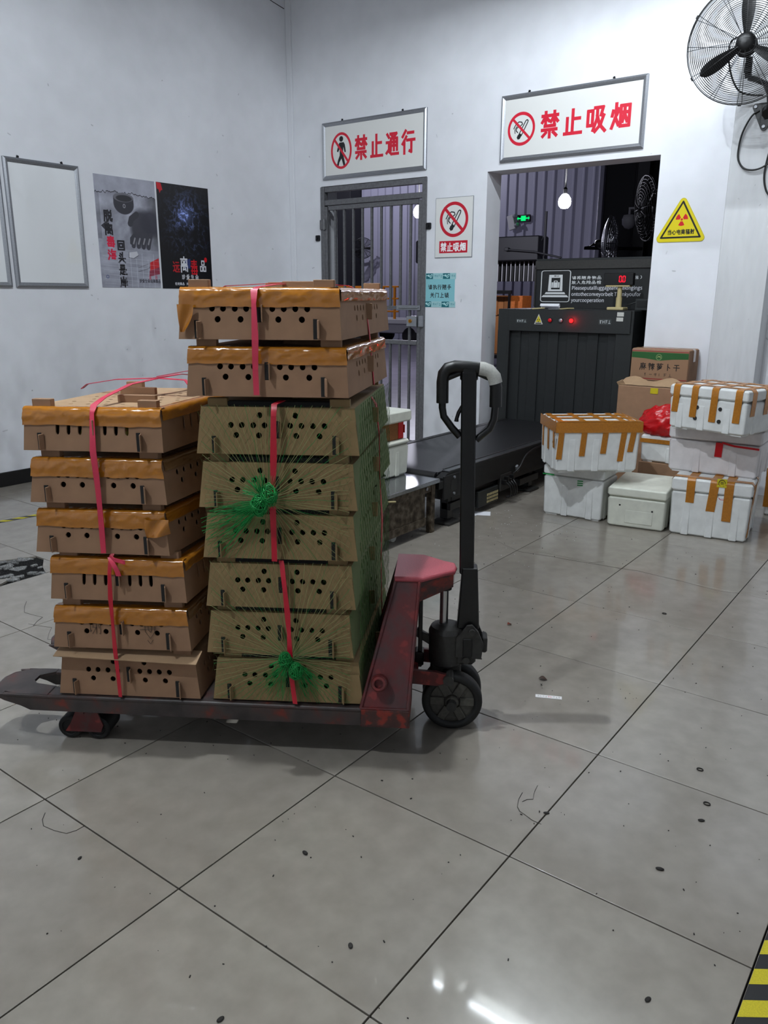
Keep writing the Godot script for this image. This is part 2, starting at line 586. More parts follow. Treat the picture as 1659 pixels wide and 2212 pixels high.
	mat("chip_red", Color(1, 1, 1), 0.5, 0.0, ramp(0.018, [[0.0, Color(0.18, 0.12, 0.11)], [0.5, Color(0.26, 0.13, 0.12)], [0.62, Color(0.46, 0.14, 0.10)], [1.0, Color(0.54, 0.16, 0.10)]], 5, 29), 2.2)
	mat("fork_black", Color(1, 1, 1), 0.45, 0.0, ramp(0.011, [[0.0, Color(0.13, 0.115, 0.11)], [0.45, Color(0.22, 0.19, 0.185)], [0.60, Color(0.25, 0.19, 0.18)], [0.72, Color(0.27, 0.17, 0.155)], [0.84, Color(0.42, 0.16, 0.11)], [1.0, Color(0.45, 0.16, 0.10)]], 5, 33), 1.4)
	mat("pump_grey", Color(0.22, 0.215, 0.205), 0.55, 0.2, grain, 6.0)
	mat("wheel_rubber", Color(0.035, 0.034, 0.033), 0.6)
	mat("hub_grey", Color(0.34, 0.33, 0.30), 0.55, 0.1, grain, 8.0)
	mat("chrome", Color(0.75, 0.75, 0.76), 0.2, 0.95)
	mat("dull_white", Color(0.80, 0.80, 0.77), 0.7, 0.0, fine, 4.0)
	mat("cream", Color(0.72, 0.66, 0.48), 0.55)
	mat("brass", Color(0.72, 0.52, 0.2), 0.3, 0.9)
	mat("teal", Color(0.02, 0.42, 0.46), 0.4)
	mat("yellow", Color(0.82, 0.76, 0.04), 0.5, 0.0, fine, 6.0)
	mat("hall_wall", Color(0.66, 0.66, 0.73), 0.32, 0.1)
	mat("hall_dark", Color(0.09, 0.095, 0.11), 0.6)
	mat("hall_floor", Color(0.50, 0.48, 0.54), 0.35, 0.0, grain, 0.5)
	mat("rail_yellow", Color(0.85, 0.52, 0.05), 0.5)
	mat("parcel", Color(0.60, 0.38, 0.18), 0.8, 0.0, fine, 2.0)
	mat("parcel_orange", Color(0.75, 0.40, 0.12), 0.6, 0.0, grain, 3.0)
	mat("van_white", Color(0.75, 0.75, 0.76), 0.4)
	mat("paper", Color(0.88, 0.88, 0.90), 0.8)
	mat("debris", Color(0.10, 0.085, 0.07), 0.8)
	mat("leaf_brown", Color(0.22, 0.13, 0.07), 0.7)
	mat("leaf_orange", Color(0.50, 0.17, 0.06), 0.7)
	mat("rubble", Color(0.70, 0.70, 0.69), 0.9, 0.0, ntex(0.03, Color(0.25, 0.25, 0.25), Color(1, 1, 1), 5, 77), 6.0)
	# polished floor tiles: four tones of the same tile, the marbling laid out in the room so that no two tiles repeat
	var dirt := ntex(0.016, Color(0.90, 0.895, 0.885), Color(1, 1, 1), 6, 41, 1024)
	var gloss := ntex(0.012, Color(0.17, 0.17, 0.17), Color(0.27, 0.27, 0.27), 3, 43, 512)
	for k in 4:
		var g: float = [0.0, 0.012, -0.014, 0.02][k]
		var m := mat("tile_%d" % k, Color(0.575 + g, 0.55 + g, 0.51 + g), 1.0, 0.0, dirt, 0.55, 0.0, null, true)
		m.roughness_texture = gloss
		m.clearcoat_enabled = true
		m.clearcoat = 0.35
		m.clearcoat_roughness = 0.05


func ramp(freq: float, stops: Array, octaves: int, seed_: int) -> NoiseTexture2D:
	var x := ntex(freq, stops[0][1], stops[stops.size() - 1][1], octaves, seed_)
	for i in range(1, stops.size() - 1):
		x.color_ramp.add_point(stops[i][0], stops[i][1])
	return x


func lamp_area(called: String, at: Vector3, size: Vector2, energy: float, c: Color, aim := Vector3.DOWN) -> AreaLight3D:
	var l := AreaLight3D.new()
	l.name = called
	add_child(l)
	l.area_size = size
	l.light_energy = energy
	l.light_color = c
	l.area_range = 30.0
	l.shadow_enabled = true
	l.position = at
	l.look_at_from_position(at, at + aim, Vector3.BACK if absf(aim.y) > 0.9 else Vector3.UP)
	return l


func bulb(called: String, at: Vector3, energy: float, c: Color, size := 0.09) -> void:
	var l := OmniLight3D.new()
	l.name = called
	add_child(l)
	l.position = at
	l.light_energy = energy
	l.light_color = c
	l.light_size = size
	l.omni_range = 40.0
	l.omni_attenuation = 2.0
	l.shadow_enabled = true


func camera_and_light() -> void:
	var cam := Camera3D.new()
	cam.name = "camera"
	add_child(cam)
	cam.keep_aspect = Camera3D.KEEP_HEIGHT
	cam.fov = rad_to_deg(2.0 * atan(1106.0 / 1710.03))
	cam.position = Vector3(2.5912, 1.4243, 1.0202)
	cam.rotation_order = EULER_ORDER_YXZ
	cam.rotation = Vector3(-0.267664, 0.640396, 0.004346)
	cam.near = 0.05
	cam.far = 100.0
	cam.current = true
	var e := Environment.new()
	e.background_mode = Environment.BG_COLOR
	e.background_color = Color(0.02, 0.02, 0.03)
	e.tonemap_mode = Environment.TONE_MAPPER_LINEAR
	e.tonemap_exposure = 1.0
	e.sdfgi_enabled = true
	e.ssao_enabled = true
	e.ssil_enabled = true
	var we := WorldEnvironment.new()
	we.name = "environment"
	we.environment = e
	add_child(we)
	var cool := Color(0.93, 0.965, 1.0)
	# the long tube near the back wall and the panel over the room; their glowing faces are built in lamps()
	lamp_area("tube_light", Vector3(0.75, 3.975, -3.41), Vector2(1.9, 0.04), 2.6, cool)
	lamp_area("tube_light_2", Vector3(0.75, 3.985, -3.43), Vector2(1.9, 0.03), 6.2, cool, Vector3(0, -0.3, -1))
	bulb("bulb_light", Vector3(0.5, 4.3, -0.46), 7.4, cool, 0.04)
	bulb("bulb_light_2", Vector3(0.7, 4.4, 1.8), 4.8, cool, 0.04)
	var lilac := Color(0.93, 0.93, 1.0)
	bulb("bulb_light_3", Vector3(-3.403, 2.93, -12.0), 5.0, lilac)
	bulb("bulb_light_4", Vector3(-6.326, 2.925, -12.0), 5.0, lilac)
	bulb("bulb_light_5", Vector3(-13.6, 5.9, -17.2), 13.0, lilac)


func room() -> void:
	# walls of 0.24 m with the gate opening and the scanner opening in the back one
	var w := MB.new()
	var zc := WZ - 0.12
	for r in [[-3.49, -2.85, 0.0, ROOM_H], [-2.85, -1.61, 2.435, ROOM_H], [-1.61, -1.0, 0.0, ROOM_H], [-1.0, 0.45, 2.425, ROOM_H], [0.45, 6.24, 0.0, ROOM_H]]:
		w.box(Vector3((r[0] + r[1]) / 2, (r[2] + r[3]) / 2, zc), Vector3(r[1] - r[0], r[3] - r[2], 0.24))
	var back := struct("wall_back", w, wall_picture("back_wall_paint", 11, Vector2(-3.25, 0.0), Vector2(5.0, 5.0)), "white plastered back wall with a barred gateway and a scanner opening", "wall")
	w = MB.new()
	w.box(Vector3(WX - 0.12, ROOM_H / 2, -0.12), Vector3(0.24, ROOM_H, 10.24))
	var left := struct("wall_left", w, wall_picture("left_wall_paint", 12, Vector2(-5.25, 0.0), Vector2(5.0, 5.0)), "white plastered left wall carrying the posters and empty notice frames", "wall")
	# plaster cracks near the corner, thin and proud of nothing: dark slivers set in the face
	w = MB.new()
	w.tube([Vector3(WX + 0.001, 4.13, -4.62), Vector3(WX + 0.001, 4.09, -4.85), Vector3(WX + 0.001, 4.05, -5.05), Vector3(WX + 0.001, 4.03, -5.2)], 0.0035, 4)
	part("crack", w, M.debris, left)
	w = MB.new()
	var p := []
	for i in 34:
		var y := 4.1 - i * 0.075
		p.append(Vector3(WX + 0.02 + 0.004 * sin(i * 2.1), y, WZ + 0.0025))
		if i % 7 == 6:
			w.tube(p, 0.0022 + 0.0012 * (i % 3), 4)
			p = []
	part("crack", w, M.screw, back)
	w = MB.new()
	w.box(Vector3(6.12, ROOM_H / 2, -0.12), Vector3(0.24, ROOM_H, 10.24))
	struct("wall_right", w, M.white_wall, "plain white wall to the right of the camera", "wall")
	w = MB.new()
	w.box(Vector3(1.375, ROOM_H / 2, 5.12), Vector3(9.49, ROOM_H, 0.24))
	struct("wall_front", w, M.white_wall, "plain white wall behind the camera", "wall")
	w = MB.new()
	w.box(Vector3(1.375, ROOM_H + 0.12, -0.12), Vector3(9.73, 0.24, 10.48))
	struct("ceiling", w, M.ceiling_paint, "plain pale ceiling over the freight room", "ceiling")
	w = MB.new()
	w.box(Vector3(1.155, ROOM_H / 2, WZ + 0.1), Vector3(0.325, ROOM_H, 0.2), 0.004)
	struct("pillar", w, wall_picture("pillar_paint", 13, Vector2(0.9, 0.0), Vector2(1.0, 5.0), Color(0.80, 0.805, 0.81)), "narrow scuffed white pillar standing out of the back wall under the fan", "pillar")
	w = MB.new()
	w.box(Vector3(WX + 0.03, ROOM_H / 2, WZ + 0.012), Vector3(0.06, ROOM_H, 0.024), 0.004)
	struct("trim_1", w, M.white_wall, "slim white corner strip where left and back wall meet", "trim")
	w = MB.new()
	w.box(Vector3(WX + 0.008, 0.055, -0.12), Vector3(0.016, 0.11, 10.2), 0.004)
	struct("baseboard_left", w, M.black_base, "black glossy skirting along the left wall", "baseboard")
	# floor: a dark bed, and on it each polished tile
	w = MB.new()
	w.box(Vector3(1.375, -0.06, -0.12), Vector3(9.73, 0.1, 10.48))
	var fl := struct("floor", w, M.grout, "floor of polished greyish beige tiles with dark joints", "floor")
	var tm := MB.new()
	tm.box(Vector3(0, -0.01, 0), Vector3(0.5965, 0.02, 0.5965), 0.0014)
	var mesh := tm.done()
	for i in range(-5, 10):
		for k in range(-8, 8):
			var c := Vector3(i * 0.6 + 0.3, 0, k * 0.6 + 0.3)
			if c.x < WX + 0.26 or c.z > 4.8:
				continue
			if i == -3 and k == -2:
				continue
			part("tile", mesh, M["tile_%d" % rng.randi_range(0, 3)], fl).position = c + Vector3(0, rng.randf_range(-0.0006, 0.0), 0)
	# cut tiles along the left and back walls
	var cut := MB.new()
	cut.box(Vector3(0, -0.01, 0), Vector3(0.246, 0.02, 0.5965), 0.0014)
	for k in range(-8, 8):
		part("tile", cut, M["tile_%d" % (absi(k) % 4)], fl).position = Vector3(-3.125, 0, k * 0.6 + 0.3)
	var cut2 := MB.new()
	cut2.box(Vector3(0, -0.01, 0), Vector3(0.5965, 0.02, 0.43), 0.0014)
	for i in range(-5, 10):
		part("tile", cut2, M["tile_%d" % (absi(i) % 4)], fl).position = Vector3(i * 0.6 + 0.3, 0, -5.017)
	# the broken tile by the left stack: shards around a hole filled with mortar
	w = MB.new()
	w.prism(PackedVector2Array([Vector2(-1.797, 1.197), Vector2(-1.797, 0.62), Vector2(-1.52, 0.62), Vector2(-1.47, 0.80), Vector2(-1.60, 1.0), Vector2(-1.50, 1.197)]), -0.019, 0.0, Transform3D(Basis(Vector3(1, 0, 0), -PI / 2), Vector3.ZERO))
	part("broken_tile", w, M.tile_1, fl)
	w = MB.new()
	w.prism(PackedVector2Array([Vector2(-1.203, 0.603), Vector2(-1.203, 0.80), Vector2(-1.27, 0.93), Vector2(-1.36, 0.76), Vector2(-1.45, 0.603)]), -0.019, 0.0, Transform3D(Basis(Vector3(1, 0, 0), -PI / 2), Vector3.ZERO))
	part("broken_tile", w, M.tile_2, fl)
	w = MB.new()
	w.prism(PackedVector2Array([Vector2(-1.203, 1.197), Vector2(-1.203, 1.08), Vector2(-1.30, 1.12), Vector2(-1.42, 1.197)]), -0.019, 0.0, Transform3D(Basis(Vector3(1, 0, 0), -PI / 2), Vector3.ZERO))
	part("broken_tile", w, M.tile_0, fl)
	w = MB.new()
	w.box(Vector3(-1.5, -0.0125, -0.9), Vector3(0.596, 0.005, 0.596))
	part("mortar", w, M.rubble, fl)
	w = MB.new()
	for i in 60:
		var a := Vector3(rng.randf_range(-1.6, -1.22), -0.008, rng.randf_range(-1.17, -0.66))
		w.box(a, Vector3(rng.randf_range(0.02, 0.07), rng.randf_range(0.004, 0.014), rng.randf_range(0.01, 0.05)), 0.002, Basis.from_euler(Vector3(rng.randf_range(-0.2, 0.2), rng.randf() * 3.0, rng.randf_range(-0.2, 0.2))))
	part("rubble", w, M.rubble, fl, "", "stuff")
	# hairline cracks in the tiles, filled with dirt
	for c in [[[0.42, -3.03], [0.62, -2.93], [0.80, -2.96], [1.02, -2.98], [1.08, -3.06]], [[1.02, -2.98], [1.18, -3.0], [1.28, -3.02], [1.52, -3.0], [1.72, -2.97], [1.80, -3.0]],
			[[1.70, -0.87], [1.72, -0.80], [1.755, -0.78], [1.81, -0.77]], [[1.72, -0.93], [1.74, -0.86], [1.72, -0.83]], [[0.66, 0.035], [0.71, 0.07], [0.79, 0.05], [0.80, 0.0]],
			[[-0.64, -0.66], [-0.52, -0.70], [-0.42, -0.62], [-0.36, -0.66]], [[-0.9, -0.80], [-0.78, -0.72], [-0.66, -0.74], [-0.6, -0.66]], [[-0.75, -0.35], [-0.6, -0.45], [-0.46, -0.43]]]:
		w = MB.new()
		for i in c.size() - 1:
			var a := Vector3(c[i][0], 0.0003, c[i][1])
			var b := Vector3(c[i + 1][0], 0.0003, c[i + 1][1])
			var s := (b - a).cross(Vector3.UP).normalized() * rng.randf_range(0.0004, 0.0009)
			w.ribbon([a, a.lerp(b, 0.5) + s * 6.0, b], -s, 0.0003)
		part("crack", w, M.debris, fl)
	# warning tape stuck to the floor, bottom right and far left
	hazard_tape(Vector3(2.438, 0.0005, 0.35), Vector3(0, 0, -1), 1.62, 0.07, "yellow and black warning tape on the floor at the right edge of the tiles")
	hazard_tape(Vector3(-2.40, 0.0005, -1.02), Vector3(0.16, 0, -1).normalized(), 1.4, 0.05, "yellow and black warning tape on the floor near the black skirting")
	hall()


func hazard_tape(a: Vector3, d: Vector3, l: float, w: float, label: String) -> void:
	var o := thing("hazard_tape", label, "tape", a, 0.0)
	var s := d.cross(Vector3.UP) * w * 0.5
	var b := MB.new()
	b.ribbon([Vector3.ZERO, d * l], s, 0.0003)
	part("backing", b, M.black_plastic, o)
	b = MB.new()
	var k := 0.0
	while k < l - 0.14:
		b.quad(d * k + Vector3.UP * 0.0006 - s, d * (k + 0.05) + Vector3.UP * 0.0006 + s, d * (k + 0.10) + Vector3.UP * 0.0006 + s, d * (k + 0.05) + Vector3.UP * 0.0006 - s)
		k += 0.10
	part("stripe", b, M.yellow, o, "", "stuff")


func wall_picture(called: String, seed_: int, at: Vector2, size: Vector2, c := Color(0.875, 0.88, 0.895)) -> StandardMaterial3D:
	# paint with faint clouding, scuffs and grime towards the floor
	var lowp := Image.create(200, 200, false, Image.FORMAT_RGB8)
	var f := noise(0.02, 5, seed_)
	var g := noise(0.09, 3, seed_ + 5)
	for y in 200:
		var hgt := size.y * y / 200.0
		for x in 200:
			var k := 1.0 + 0.035 * f.get_noise_2d(x, y) + 0.02 * g.get_noise_2d(x, y)
			if hgt < 1.3:
				k -= (1.3 - hgt) * 0.10 * maxf(0.0, 0.25 + g.get_noise_2d(x * 1.3, y * 0.7))
			lowp.set_pixel(x, y, Color(c.r * k, c.g * k, c.b * k))
	lowp.resize(1100, 1100, Image.INTERPOLATE_CUBIC)
	var p := Pic.new(4, 4, c)
	p.im = lowp
	p.w = 1100
	p.h = 1100
	var r := RandomNumberGenerator.new()
	r.seed = seed_
	for i in 90:
		var m := Vector2(r.randf() * 1100, pow(r.randf(), 1.8) * 700)
		var d := Vector2.from_angle(r.randf_range(0, PI)) * r.randf_range(0.5, 5.0 + 9.0 * float(i % 9 == 0))
		p.line(m, m + d, r.randf_range(0.4, 0.8), Color(0.4, 0.4, 0.41), r.randf_range(0.15, 0.55), false)
		if i % 8 == 0:
			p.ell(m + d * 2.0, r.randf_range(3, 13), r.randf_range(3, 16), Color(0.45, 0.45, 0.46), r.randf_range(0.03, 0.12), 6.0)
	var m2 := StandardMaterial3D.new()
	m2.resource_name = called
	m2.albedo_texture = p.tex()
	m2.roughness = 0.7
	m2.uv1_scale = Vector3(1.0 / size.x, 1.0 / size.y, 1)
	m2.uv1_offset = Vector3(-at.x / size.x, -at.y / size.y, 0)
	return m2


func hall() -> void:
	# the unlit hall behind: slab, ribbed sheet walls, roof
	var w := MB.new()
	w.box(Vector3(-6.0, -0.07, -13.5), Vector3(24.0, 0.1, 16.3))
	struct("floor_hall", w, M.hall_floor, "worn grey slab of the hall behind the gate", "floor")
	w = MB.new()
	w.box(Vector3(-6.0, 4.0, -21.32), Vector3(24.0, 8.1, 0.2))
	var far := struct("wall_far", w, M.hall_wall, "far lilac wall of ribbed metal sheet in the hall", "wall")
	w = MB.new()
	var x := -17.6
	while x < -1.0:
		w.prism(PackedVector2Array([Vector2(x - 0.05, 0), Vector2(x + 0.05, 0), Vector2(x + 0.022, 0.045), Vector2(x - 0.022, 0.045)]), 0.0, 8.0, Transform3D(Basis(Vector3(1, 0, 0), Vector3(0, 0, 1), Vector3(0, 1, 0)), Vector3(0, 0, -21.22)))
		x += 0.30
	part("rib", w, M.hall_wall, far, "", "stuff")
	w = MB.new()
	w.box(Vector3(-18.1, 4.0, -13.4), Vector3(0.2, 8.1, 16.3))
	struct("wall_hall_left", w, M.hall_wall, "side wall of the hall beyond the gate", "wall")
	w = MB.new()
	w.box(Vector3(6.0, 4.0, -13.4), Vector3(0.2, 8.1, 16.3))
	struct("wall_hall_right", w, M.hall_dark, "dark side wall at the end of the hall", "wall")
	w = MB.new()
	w.box(Vector3(-10.8, 4.0, WZ - 0.12), Vector3(14.7, 8.1, 0.24))
	w.box(Vector3(1.375, 6.7, WZ - 0.12), Vector3(9.73, 2.7, 0.24))
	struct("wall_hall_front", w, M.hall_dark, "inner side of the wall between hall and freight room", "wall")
	w = MB.new()
	w.box(Vector3(-6.0, 8.1, -13.4), Vector3(24.4, 0.2, 16.5))
	struct("ceiling_hall", w, M.hall_dark, "dark roof of the hall", "ceiling")
	# the dark sheet partition on the right, close behind the scanner
	w = MB.new()
	w.box(Vector3(1.83, 3.0, -9.6), Vector3(7.14, 6.0, 0.1))
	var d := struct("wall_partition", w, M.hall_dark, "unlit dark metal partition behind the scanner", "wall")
	w = MB.new()
	w.box(Vector3(-1.75, 3.0, -9.58), Vector3(0.06, 6.0, 0.18), 0.005)
	part("edge_post", w, M.hall_wall, d)
	w = MB.new()
	x = -1.3
	while x < 1.6:
		w.box(Vector3(x, 3.0, -9.535), Vector3(0.05, 6.0, 0.03), 0.01)
		x += 0.28
	part("rib", w, M.hall_dark, d, "", "stuff")
	w = MB.new()
	w.box(Vector3(-15.25, 4.0, -20.9), Vector3(0.6, 8.0, 0.6), 0.02)
	struct("column", w, M.hall_dark, "dark steel column in front of the far hall wall", "column")


func lamps() -> void:
	var glow := StandardMaterial3D.new()
	glow.resource_name = "tube_glow"
	glow.albedo_color = Color(0.9, 0.9, 0.9)
	glow.emission_enabled = true
	glow.emission = Color(0.95, 0.98, 1.0)
	glow.emission_energy_multiplier = 1.4
	var o := thing("tube_lamp", "long fluorescent tube lamp hanging near the back wall", "lamp", Vector3(0.75, 4.03, -3.41))
	var w := MB.new()
	w.box(Vector3(0, 0.03, 0), Vector3(2.1, 0.05, 0.20), 0.008)
	for sd in [-1.0, 1.0]:
		w.box(Vector3(0, -0.015, sd * 0.112), Vector3(2.1, 0.12, 0.004), 0.0, Basis(Vector3(1, 0, 0), -0.2 * sd))
	part("housing", w, M.dull_white, o)
	w = MB.new()
	w.tube([Vector3(-0.97, -0.03, 0), Vector3(0.97, -0.03, 0)], 0.016, 10)
	part("light_tube", w, glow, o)
	w = MB.new()
	for x in [-0.74, -0.60, 0.6]:
		w.box(Vector3(x, -0.092, 0), Vector3(0.035, 0.008, 0.28), 0.002)
		w.tube([Vector3(x, -0.09, 0.14), Vector3(x, 1.16, 0.14)], 0.005, 6)
	part("hanger", w, M.screw, o)
	# bare bulbs: three in the hall, two over the freight room
	var bg := glow.duplicate()
	bg.resource_name = "bulb_glow"
	bg.emission_energy_multiplier = 14.0
	var names := ["bare bulb hanging behind the scanner opening", "bare bulb seen through the bars of the gate", "bulb hanging high at the far side of the hall", "shaded bulb hanging over the pallet truck", "shaded bulb hanging over the camera side of the room"]
	var spots := [Vector3(-3.403, 2.93, -12.0), Vector3(-6.326, 2.925, -12.0), Vector3(-13.6, 5.9, -17.2), Vector3(0.5, 4.3, -0.46), Vector3(0.7, 4.4, 1.8)]
	for k in 5:
		o = thing("bulb_lamp", names[k], "lamp", spots[k], 0.0, "hanging bulbs")
		w = MB.new()
		w.lathe([Vector2(0, -0.115), Vector2(0.06, -0.105), Vector2(0.098, -0.06), Vector2(0.105, 0.0), Vector2(0.095, 0.05), Vector2(0.06, 0.10), Vector2(0.03, 0.12)], 24, Transform3D(), true)
		part("light_bulb", w, bg, o)
		w = MB.new()
		w.lathe([Vector2(0.0, 0.119), Vector2(0.034, 0.12), Vector2(0.036, 0.19), Vector2(0.02, 0.22), Vector2(0.0, 0.222)], 16)
		part("socket", w, M.black_plastic, o)
		if k >= 3:
			w = MB.new()
			w.lathe([Vector2(0.31, -0.044), Vector2(0.30, -0.035), Vector2(0.17, 0.12), Vector2(0.04, 0.19)], 40, Transform3D(), true)
			part("lamp_shade", w, M.dull_white, o)
		w = MB.new()
		w.tube([Vector3(0, 0.2, 0), Vector3(0, (8.05 if k < 3 else ROOM_H) - spots[k].y, 0)], 0.012, 6)
		part("cord", w, M.dull_white, o)


func L(s: float, y: float, n: float) -> Vector3:    # along the forks, height, across the forks -> room
	return ES * s + EN * n + Vector3.UP * y


func pallet_truck() -> void:
	var o := thing("pallet_truck", "worn red and black hand pallet truck with upright black handle, carrying both carton stacks", "pallet truck", L(1.0, 0, -0.235), ANG)
	var X := func(s: float, y: float, n: float) -> Vector3: return Vector3(s - 1.0, y, n + 0.235)
	var flat := Transform3D(Basis(Vector3(1, 0, 0), Vector3(0, 0, -1), Vector3(0, 1, 0)), Vector3.ZERO)   # polygon x,y -> x,-z; depth -> y
	for f in [-0.05, -0.42]:
		var c: float = f + 0.235
		var w := MB.new()
		var nose := PackedVector2Array()
		for p in [[0.345, 0.09], [0.29, 0.088], [0.245, 0.075], [0.215, 0.05], [0.20, 0.02], [0.198, -0.02], [0.21, -0.05], [0.24, -0.075], [0.29, -0.088], [0.395, -0.09], [0.395, -0.03], [0.32, -0.015], [0.302, 0.005], [0.302, 0.04], [0.345, 0.068]]:
			nose.append(Vector2(p[0] - 1.0, p[1] - c))
		w.prism(nose, 0.172, 0.181, flat)
		# rails beside the roller slot, then the closed plate
		w.box(X.call(0.475, 0.1765, f + 0.062), Vector3(0.17, 0.009, 0.056), 0.002)
		w.box(X.call(0.475, 0.1765, f - 0.077), Vector3(0.26, 0.009, 0.026), 0.002)
		w.box(X.call(0.98, 0.1765, f), Vector3(0.86, 0.009, 0.18), 0.003)
		w.box(X.call(1.48, 0.1765, f), Vector3(0.148, 0.009, 0.18), 0.003)
		# side flanges, cut back to a slope under the nose
		for sd in [-1.0, 1.0]:
			var z0: float = c + sd * 0.0865 - 0.0035
			w.prism(PackedVector2Array([Vector2(-0.79, 0.174), Vector2(-0.755, 0.155), Vector2(-0.70, 0.138), Vector2(-0.67, 0.124), Vector2(0.552, 0.120), Vector2(0.552, 0.177), Vector2(-0.76, 0.177)]), z0, z0 + 0.007)
			w.tube([X.call(0.245, 0.173, f + sd * 0.0845), X.call(0.9, 0.173, f + sd * 0.0845), X.call(1.55, 0.173, f + sd * 0.0845)], 0.0082, 8)
		# rounded lip around the nose
		var lip := []
		for p in [[0.245, 0.079], [0.215, 0.054], [0.20, 0.022], [0.197, -0.022], [0.21, -0.054], [0.245, -0.079]]:
			lip.append(X.call(p[0], 0.168, f + p[1]))
		w.tube(lip, 0.013, 8)
		part("fork", w, M.fork_black, o)
		# load rollers in their rocker
		for s in [0.433, 0.527]:
			w = MB.new()
			var xf := Transform3D(Basis(Vector3(1, 0, 0), Vector3(0, 0, 1), Vector3(0, -1, 0)), X.call(s, 0.041, f))
			w.lathe([Vector2(0.0, -0.043), Vector2(0.024, -0.043), Vector2(0.027, -0.047), Vector2(0.036, -0.047), Vector2(0.04, -0.043), Vector2(0.04, 0.043), Vector2(0.036, 0.047), Vector2(0.027, 0.047), Vector2(0.024, 0.043), Vector2(0.0, 0.043)], 28, xf)
			part("load_roller", w, M.wheel_rubber, o)
		w = MB.new()
		for sd in [-1.0, 1.0]:
			w.prism(PackedVector2Array([Vector2(-0.58, 0.03), Vector2(-0.46, 0.03), Vector2(-0.45, 0.055), Vector2(-0.475, 0.125), Vector2(-0.53, 0.125), Vector2(-0.56, 0.06)]), c + sd * 0.049 - 0.003, c + sd * 0.049 + 0.003)
		w.tube([X.call(0.48, 0.105, f - 0.06), X.call(0.48, 0.105, f + 0.06)], 0.012, 10)
		part("roller_bracket", w, M.truck_red, o)
		# red foot plate welded over the rear end of the fork
		w = MB.new()
		w.box(X.call(1.48, 0.149, f + (0.093 if f > -0.2 else -0.093)), Vector3(0.148, 0.058, 0.007), 0.002)
		w.box(X.call(1.5545, 0.149, f), Vector3(0.007, 0.058, 0.19), 0.002)
		part("foot_plate", w, M.chip_red, o)
	# the leaning side plates of the frame, one over each fork, closed by a back web and carrying the head
	for sd in [1.0, -1.0]:
		var w := MB.new()
		var b0 := Vector3(0.405, 0.178, sd * 0.272)
		var b1 := Vector3(0.552, 0.178, sd * 0.272)
		var t0 := Vector3(0.502, 0.552, sd * 0.112)
		var t1 := Vector3(0.577, 0.545, sd * 0.112)
		var inn := Vector3(0.0, 0.0, sd * -0.085)
		if sd > 0:
			w.quad(b0, b1, t1, t0)
			w.quad(t0 + inn * 0.3, t1 + inn * 0.3, b1 + inn, b0 + inn)
			w.quad(b1, b1 + inn, t1 + inn * 0.3, t1)
			w.quad(b0 + inn, b0, t0, t0 + inn * 0.3)
		else:
			w.quad(b1, b0, t0, t1)
			w.quad(t1 + inn * 0.3, t0 + inn * 0.3, b0 + inn, b1 + inn)
			w.quad(b1 + inn, b1, t1, t1 + inn * 0.3)
			w.quad(b0, b0 + inn, t0 + inn * 0.3, t0)
		w.tube([b0, t0], 0.006, 6)
		w.tube([b1, t1], 0.006, 6)
		w.box((b0 + b1) * 0.5 + Vector3(0, 0.0, 0.0), Vector3(0.15, 0.012, 0.012), 0.003)
		var pl := part("side_plate", w, M.truck_red, o)
		w = MB.new()
		var pc := Vector3(0.462, 0.255, sd * 0.242)
		var nrm := Vector3(0, 0.393, sd).normalized()
		w.lathe([Vector2(0.027, -0.01), Vector2(0.025, 0.04), Vector2(0.021, 0.047), Vector2(0.014, 0.047), Vector2(0.013, 0.03), Vector2(0.0, 0.03)], 24, Transform3D(Basis(Vector3(1, 0, 0), nrm, Vector3(1, 0, 0).cross(nrm)), pc))
		part("pivot_bush", w, M.truck_red, pl)
	var w := MB.new()
	w.quad(Vector3(0.545, 0.18, 0.2), Vector3(0.545, 0.18, -0.2), Vector3(0.572, 0.54, -0.1), Vector3(0.572, 0.54, 0.1))
	w.quad(Vector3(0.538, 0.18, -0.2), Vector3(0.538, 0.18, 0.2), Vector3(0.565, 0.54, 0.1), Vector3(0.565, 0.54, -0.1))
	w.box(Vector3(0.548, 0.15, 0), Vector3(0.014, 0.06, 0.36), 0.003)
	part("back_web", w, M.truck_red, o)
	# the head: a flat arm that narrows over the lifting piston
	w = MB.new()
	w.prism(PackedVector2Array([Vector2(0.497, 0.115), Vector2(0.585, 0.112), Vector2(0.655, 0.052), Vector2(0.685, 0.035), Vector2(0.69, 0.0), Vector2(0.685, -0.035), Vector2(0.655, -0.052), Vector2(0.585, -0.112), Vector2(0.497, -0.115)]), 0.545, 0.562, flat)
	w.tube([Vector3(0.499, 0.553, 0.113), Vector3(0.585, 0.553, 0.111), Vector3(0.655, 0.553, 0.051), Vector3(0.684, 0.553, 0.034), Vector3(0.689, 0.553, 0), Vector3(0.684, 0.553, -0.034), Vector3(0.655, 0.553, -0.051), Vector3(0.585, 0.553, -0.111), Vector3(0.499, 0.553, -0.113)], 0.009, 8)
	part("head_plate", w, M.head_red, o, "faded pink top of the head")
	w = MB.new()
	for sd in [-1.0, 1.0]:
		var a := Vector3(0.577, 0, sd * 0.108)
		var b := Vector3(0.686, 0, sd * 0.034)
		var up := Vector3.UP
		var pts := [a + up * 0.475, b + up * 0.502, b + up * 0.548, a + up * 0.548]
		if sd > 0:
			w.quad(pts[0], pts[1], pts[2], pts[3])
		else:
			w.quad(pts[1], pts[0], pts[3], pts[2])
	w.quad(Vector3(0.688, 0.502, 0.034), Vector3(0.688, 0.502, -0.034), Vector3(0.688, 0.548, -0.034), Vector3(0.688, 0.548, 0.034))
	w.box(Vector3(0.62, 0.53, 0), Vector3(0.13, 0.03, 0.06), 0.005)
	part("head_bracket", w, M.chip_red, o)
	w = MB.new()
